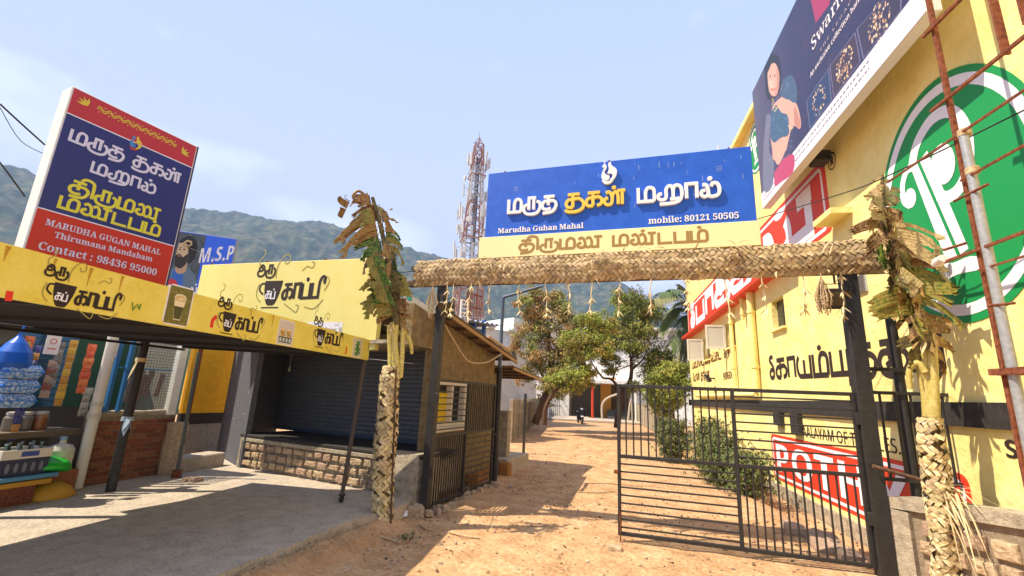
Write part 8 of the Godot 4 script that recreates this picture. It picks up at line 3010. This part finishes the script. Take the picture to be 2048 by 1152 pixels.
	for k in 2800:
		var near := k < 1900
		var p := Vector3(rng.randf_range(-2.6, 3.3), GY, rng.randf_range(-9, -2.4)) if near else Vector3(rng.randf_range(-1.9, 3.6), GY, rng.randf_range(-19, -8))
		if k % 7 == 0: p = LEAF * Vector3(rng.randf_range(-0.3, 3), 0, rng.randf_range(-0.2, 0.5))
		if k % 11 == 0: p = Vector3(rng.randf_range(2.6, 3.8), 0, rng.randf_range(-14, -7))
		p.y = GY + 0.002
		var s := rng.randf_range(0.006, 0.02) if k % 9 else rng.randf_range(0.02, 0.04)
		xfs.append(Transform3D(Basis.from_euler(Vector3(rng.randf() * 6, rng.randf() * 6, 0)).scaled(Vector3(s * 1.3, s, s)), p))
		var c: Color = Color(0.34, 0.22, 0.13).lerp(Color(0.5, 0.4, 0.3), rng.randf()) if k % 5 else Color(0.16, 0.11, 0.08)
		cols.append(c)
	var pm := StandardMaterial3D.new()
	pm.vertex_color_use_as_albedo = true
	pm.roughness = 0.95
	var g := many(self, "gravel", peb, pm, xfs, cols)
	g.set_meta("label", "small gravel and pebbles strewn over the dirt drive"); g.set_meta("category", "gravel")
	# fallen leaves and straw blown over the yard
	xfs = []
	cols = []
	for k in 900:
		var p := Vector3(rng.randf_range(-2.4, 3.4), GY + 0.012, rng.randf_range(-18, -2.6))
		if k % 3 == 0: p = LEAF * Vector3(rng.randf_range(-0.4, 4), 0.012, rng.randf_range(0.0, 0.8))
		xfs.append(Transform3D(Basis.from_euler(Vector3(rng.randf_range(-0.3, 0.3), rng.randf() * TAU, rng.randf_range(-0.3, 0.3))).scaled(Vector3.ONE * rng.randf_range(0.015, 0.045)), p))
		cols.append(Color(0.3, 0.2, 0.1).lerp(Color(0.12, 0.08, 0.04), rng.randf()))
	var dl := many(self, "fallen_leaves", leaf_mesh(), pm, xfs, cols)
	dl.set_meta("label", "dry brown fallen leaves scattered over the dirt drive"); dl.set_meta("category", "leaves")
	# weeds at the forecourt edge
	xfs = []
	cols = []
	for q in [[720, 1062, 60, 0.1], [690, 1078, 90, 0.12], [665, 1092, 50, 0.08], [625, 1106, 110, 0.14], [740, 1075, 20, 0.1], [815, 1080, 16, 0.1]]:
		for k in q[2] * 2:
			var p := on_y(q[0] + rng.randfn() * 9, q[1] + rng.randfn() * 4, GY) + Vector3(0, 0.05, 0)
			xfs.append(Transform3D(Basis.from_euler(Vector3(rng.randf_range(-1.4, -0.3), rng.randf() * TAU, 0)).scaled(Vector3.ONE * rng.randf_range(0.02, 0.05)), p))
			cols.append(Color(0.07, 0.1, 0.03).lerp(Color(0.14, 0.14, 0.05), rng.randf()))
	var wd := many(self, "weeds", leaf_mesh(), foliage_mat(), xfs, cols)
	wd.set_meta("label", "low green weeds along the broken forecourt edge"); wd.set_meta("category", "weeds")
	# dry straw on the kerb
	st = mb()
	for k in 1800:
		var f := rng.randf()
		var p := on_y(lerpf(440, 735, f), lerpf(1152, 1040, f) + rng.randf_range(-2, 30), GY + 0.02 + 0.14 * rng.randf())
		blade(st, p, Vector3(rng.randf_range(-1, 1), rng.randf_range(-0.1, 0.9), rng.randf_range(-1, 1)), rng.randf_range(0.05, 0.16), 0.006, 0.4)
	var sw := solo("dry_grass", st, M.palm[0], "dry straw-coloured grass clinging to the forecourt kerb", "grass")
	sw.set_meta("kind", "stuff")

func scooter():
	var b := on_y(1160, 833, GY)
	b = at_depth(1160, 833, 34.0)
	b.y = GY
	var t := thing("scooter", "dark motor scooter parked facing the gate at the end of the drive", "scooter", Transform3D(Basis(Vector3.UP, 0.25), b))
	var blk := mat(hexc("1c1c1e"), 0.4)
	for z in [0.62, -0.6]:
		var st := mb()
		lathe(st, Vector3(-0.05, 0.24, z), [[0.1, 0.0], [0.22, 0.0], [0.25, 0.03], [0.25, 0.07], [0.22, 0.1], [0.1, 0.1]], 18, Basis(Vector3.BACK, -PI / 2))
		var w := part(t, "wheel", st, blk)
		st = mb()
		lathe(st, Vector3(-0.03, 0.24, z), [[0.0, 0.0], [0.12, 0.0], [0.12, 0.06], [0.0, 0.06]], 12, Basis(Vector3.BACK, -PI / 2))
		part(w, "hub", st, M.galv)
	var st := mb()
	prism(st, smooth2(PackedVector2Array([Vector2(0.5, 0.45), Vector2(0.6, 0.75), Vector2(0.5, 1.0), Vector2(0.38, 0.98), Vector2(0.4, 0.6), Vector2(0.3, 0.35), Vector2(-0.2, 0.32), Vector2(-0.35, 0.45), Vector2(-0.75, 0.6), Vector2(-0.85, 0.8), Vector2(-0.1, 0.74), Vector2(0.0, 0.3), Vector2(0.35, 0.24), Vector2(0.5, 0.45)]), 2), -0.17, 0.17)
	part(t, "body", st, mat(hexc("26282c"), 0.3), Transform3D(Basis(Vector3.UP, -PI / 2), Vector3.ZERO))
	st = mb()
	cbox(st, Vector3(0, 0.8, -0.42), Vector3(0.28, 0.1, 0.72), 0.04)
	part(t, "seat", st, blk)
	st = mb()
	cbox(st, Vector3(0, 0.5, 0.66), Vector3(0.2, 0.12, 0.36), 0.05)
	part(t, "mudguard", st, mat(hexc("c9c8c4"), 0.3))
	st = mb()
	tube(st, [Vector3(-0.34, 1.05, 0.38), Vector3(0, 1.0, 0.46), Vector3(0.34, 1.05, 0.38)], 0.02, 7)
	part(t, "handlebar", st, blk)
	st = mb()
	cbox(st, Vector3(0, 1.0, 0.52), Vector3(0.26, 0.18, 0.14), 0.05)
	part(t, "headlamp_cowl", st, mat(hexc("34363a"), 0.3))
	st = mb()
	lathe(st, Vector3(0, 1.0, 0.585), [[0.075, 0.0], [0.06, 0.02], [0.0, 0.03]], 12, Basis(Vector3.RIGHT, PI / 2))
	part(t, "headlamp", st, mat(hexc("d8dade"), 0.15))
	for sx in [-1, 1]:
		st = mb()
		tube(st, [Vector3(sx * 0.24, 1.04, 0.4), Vector3(sx * 0.3, 1.2, 0.38)], 0.01, 5)
		cbox(st, Vector3(sx * 0.32, 1.24, 0.38), Vector3(0.13, 0.09, 0.02), 0.02)
		part(t, "mirror", st, blk)
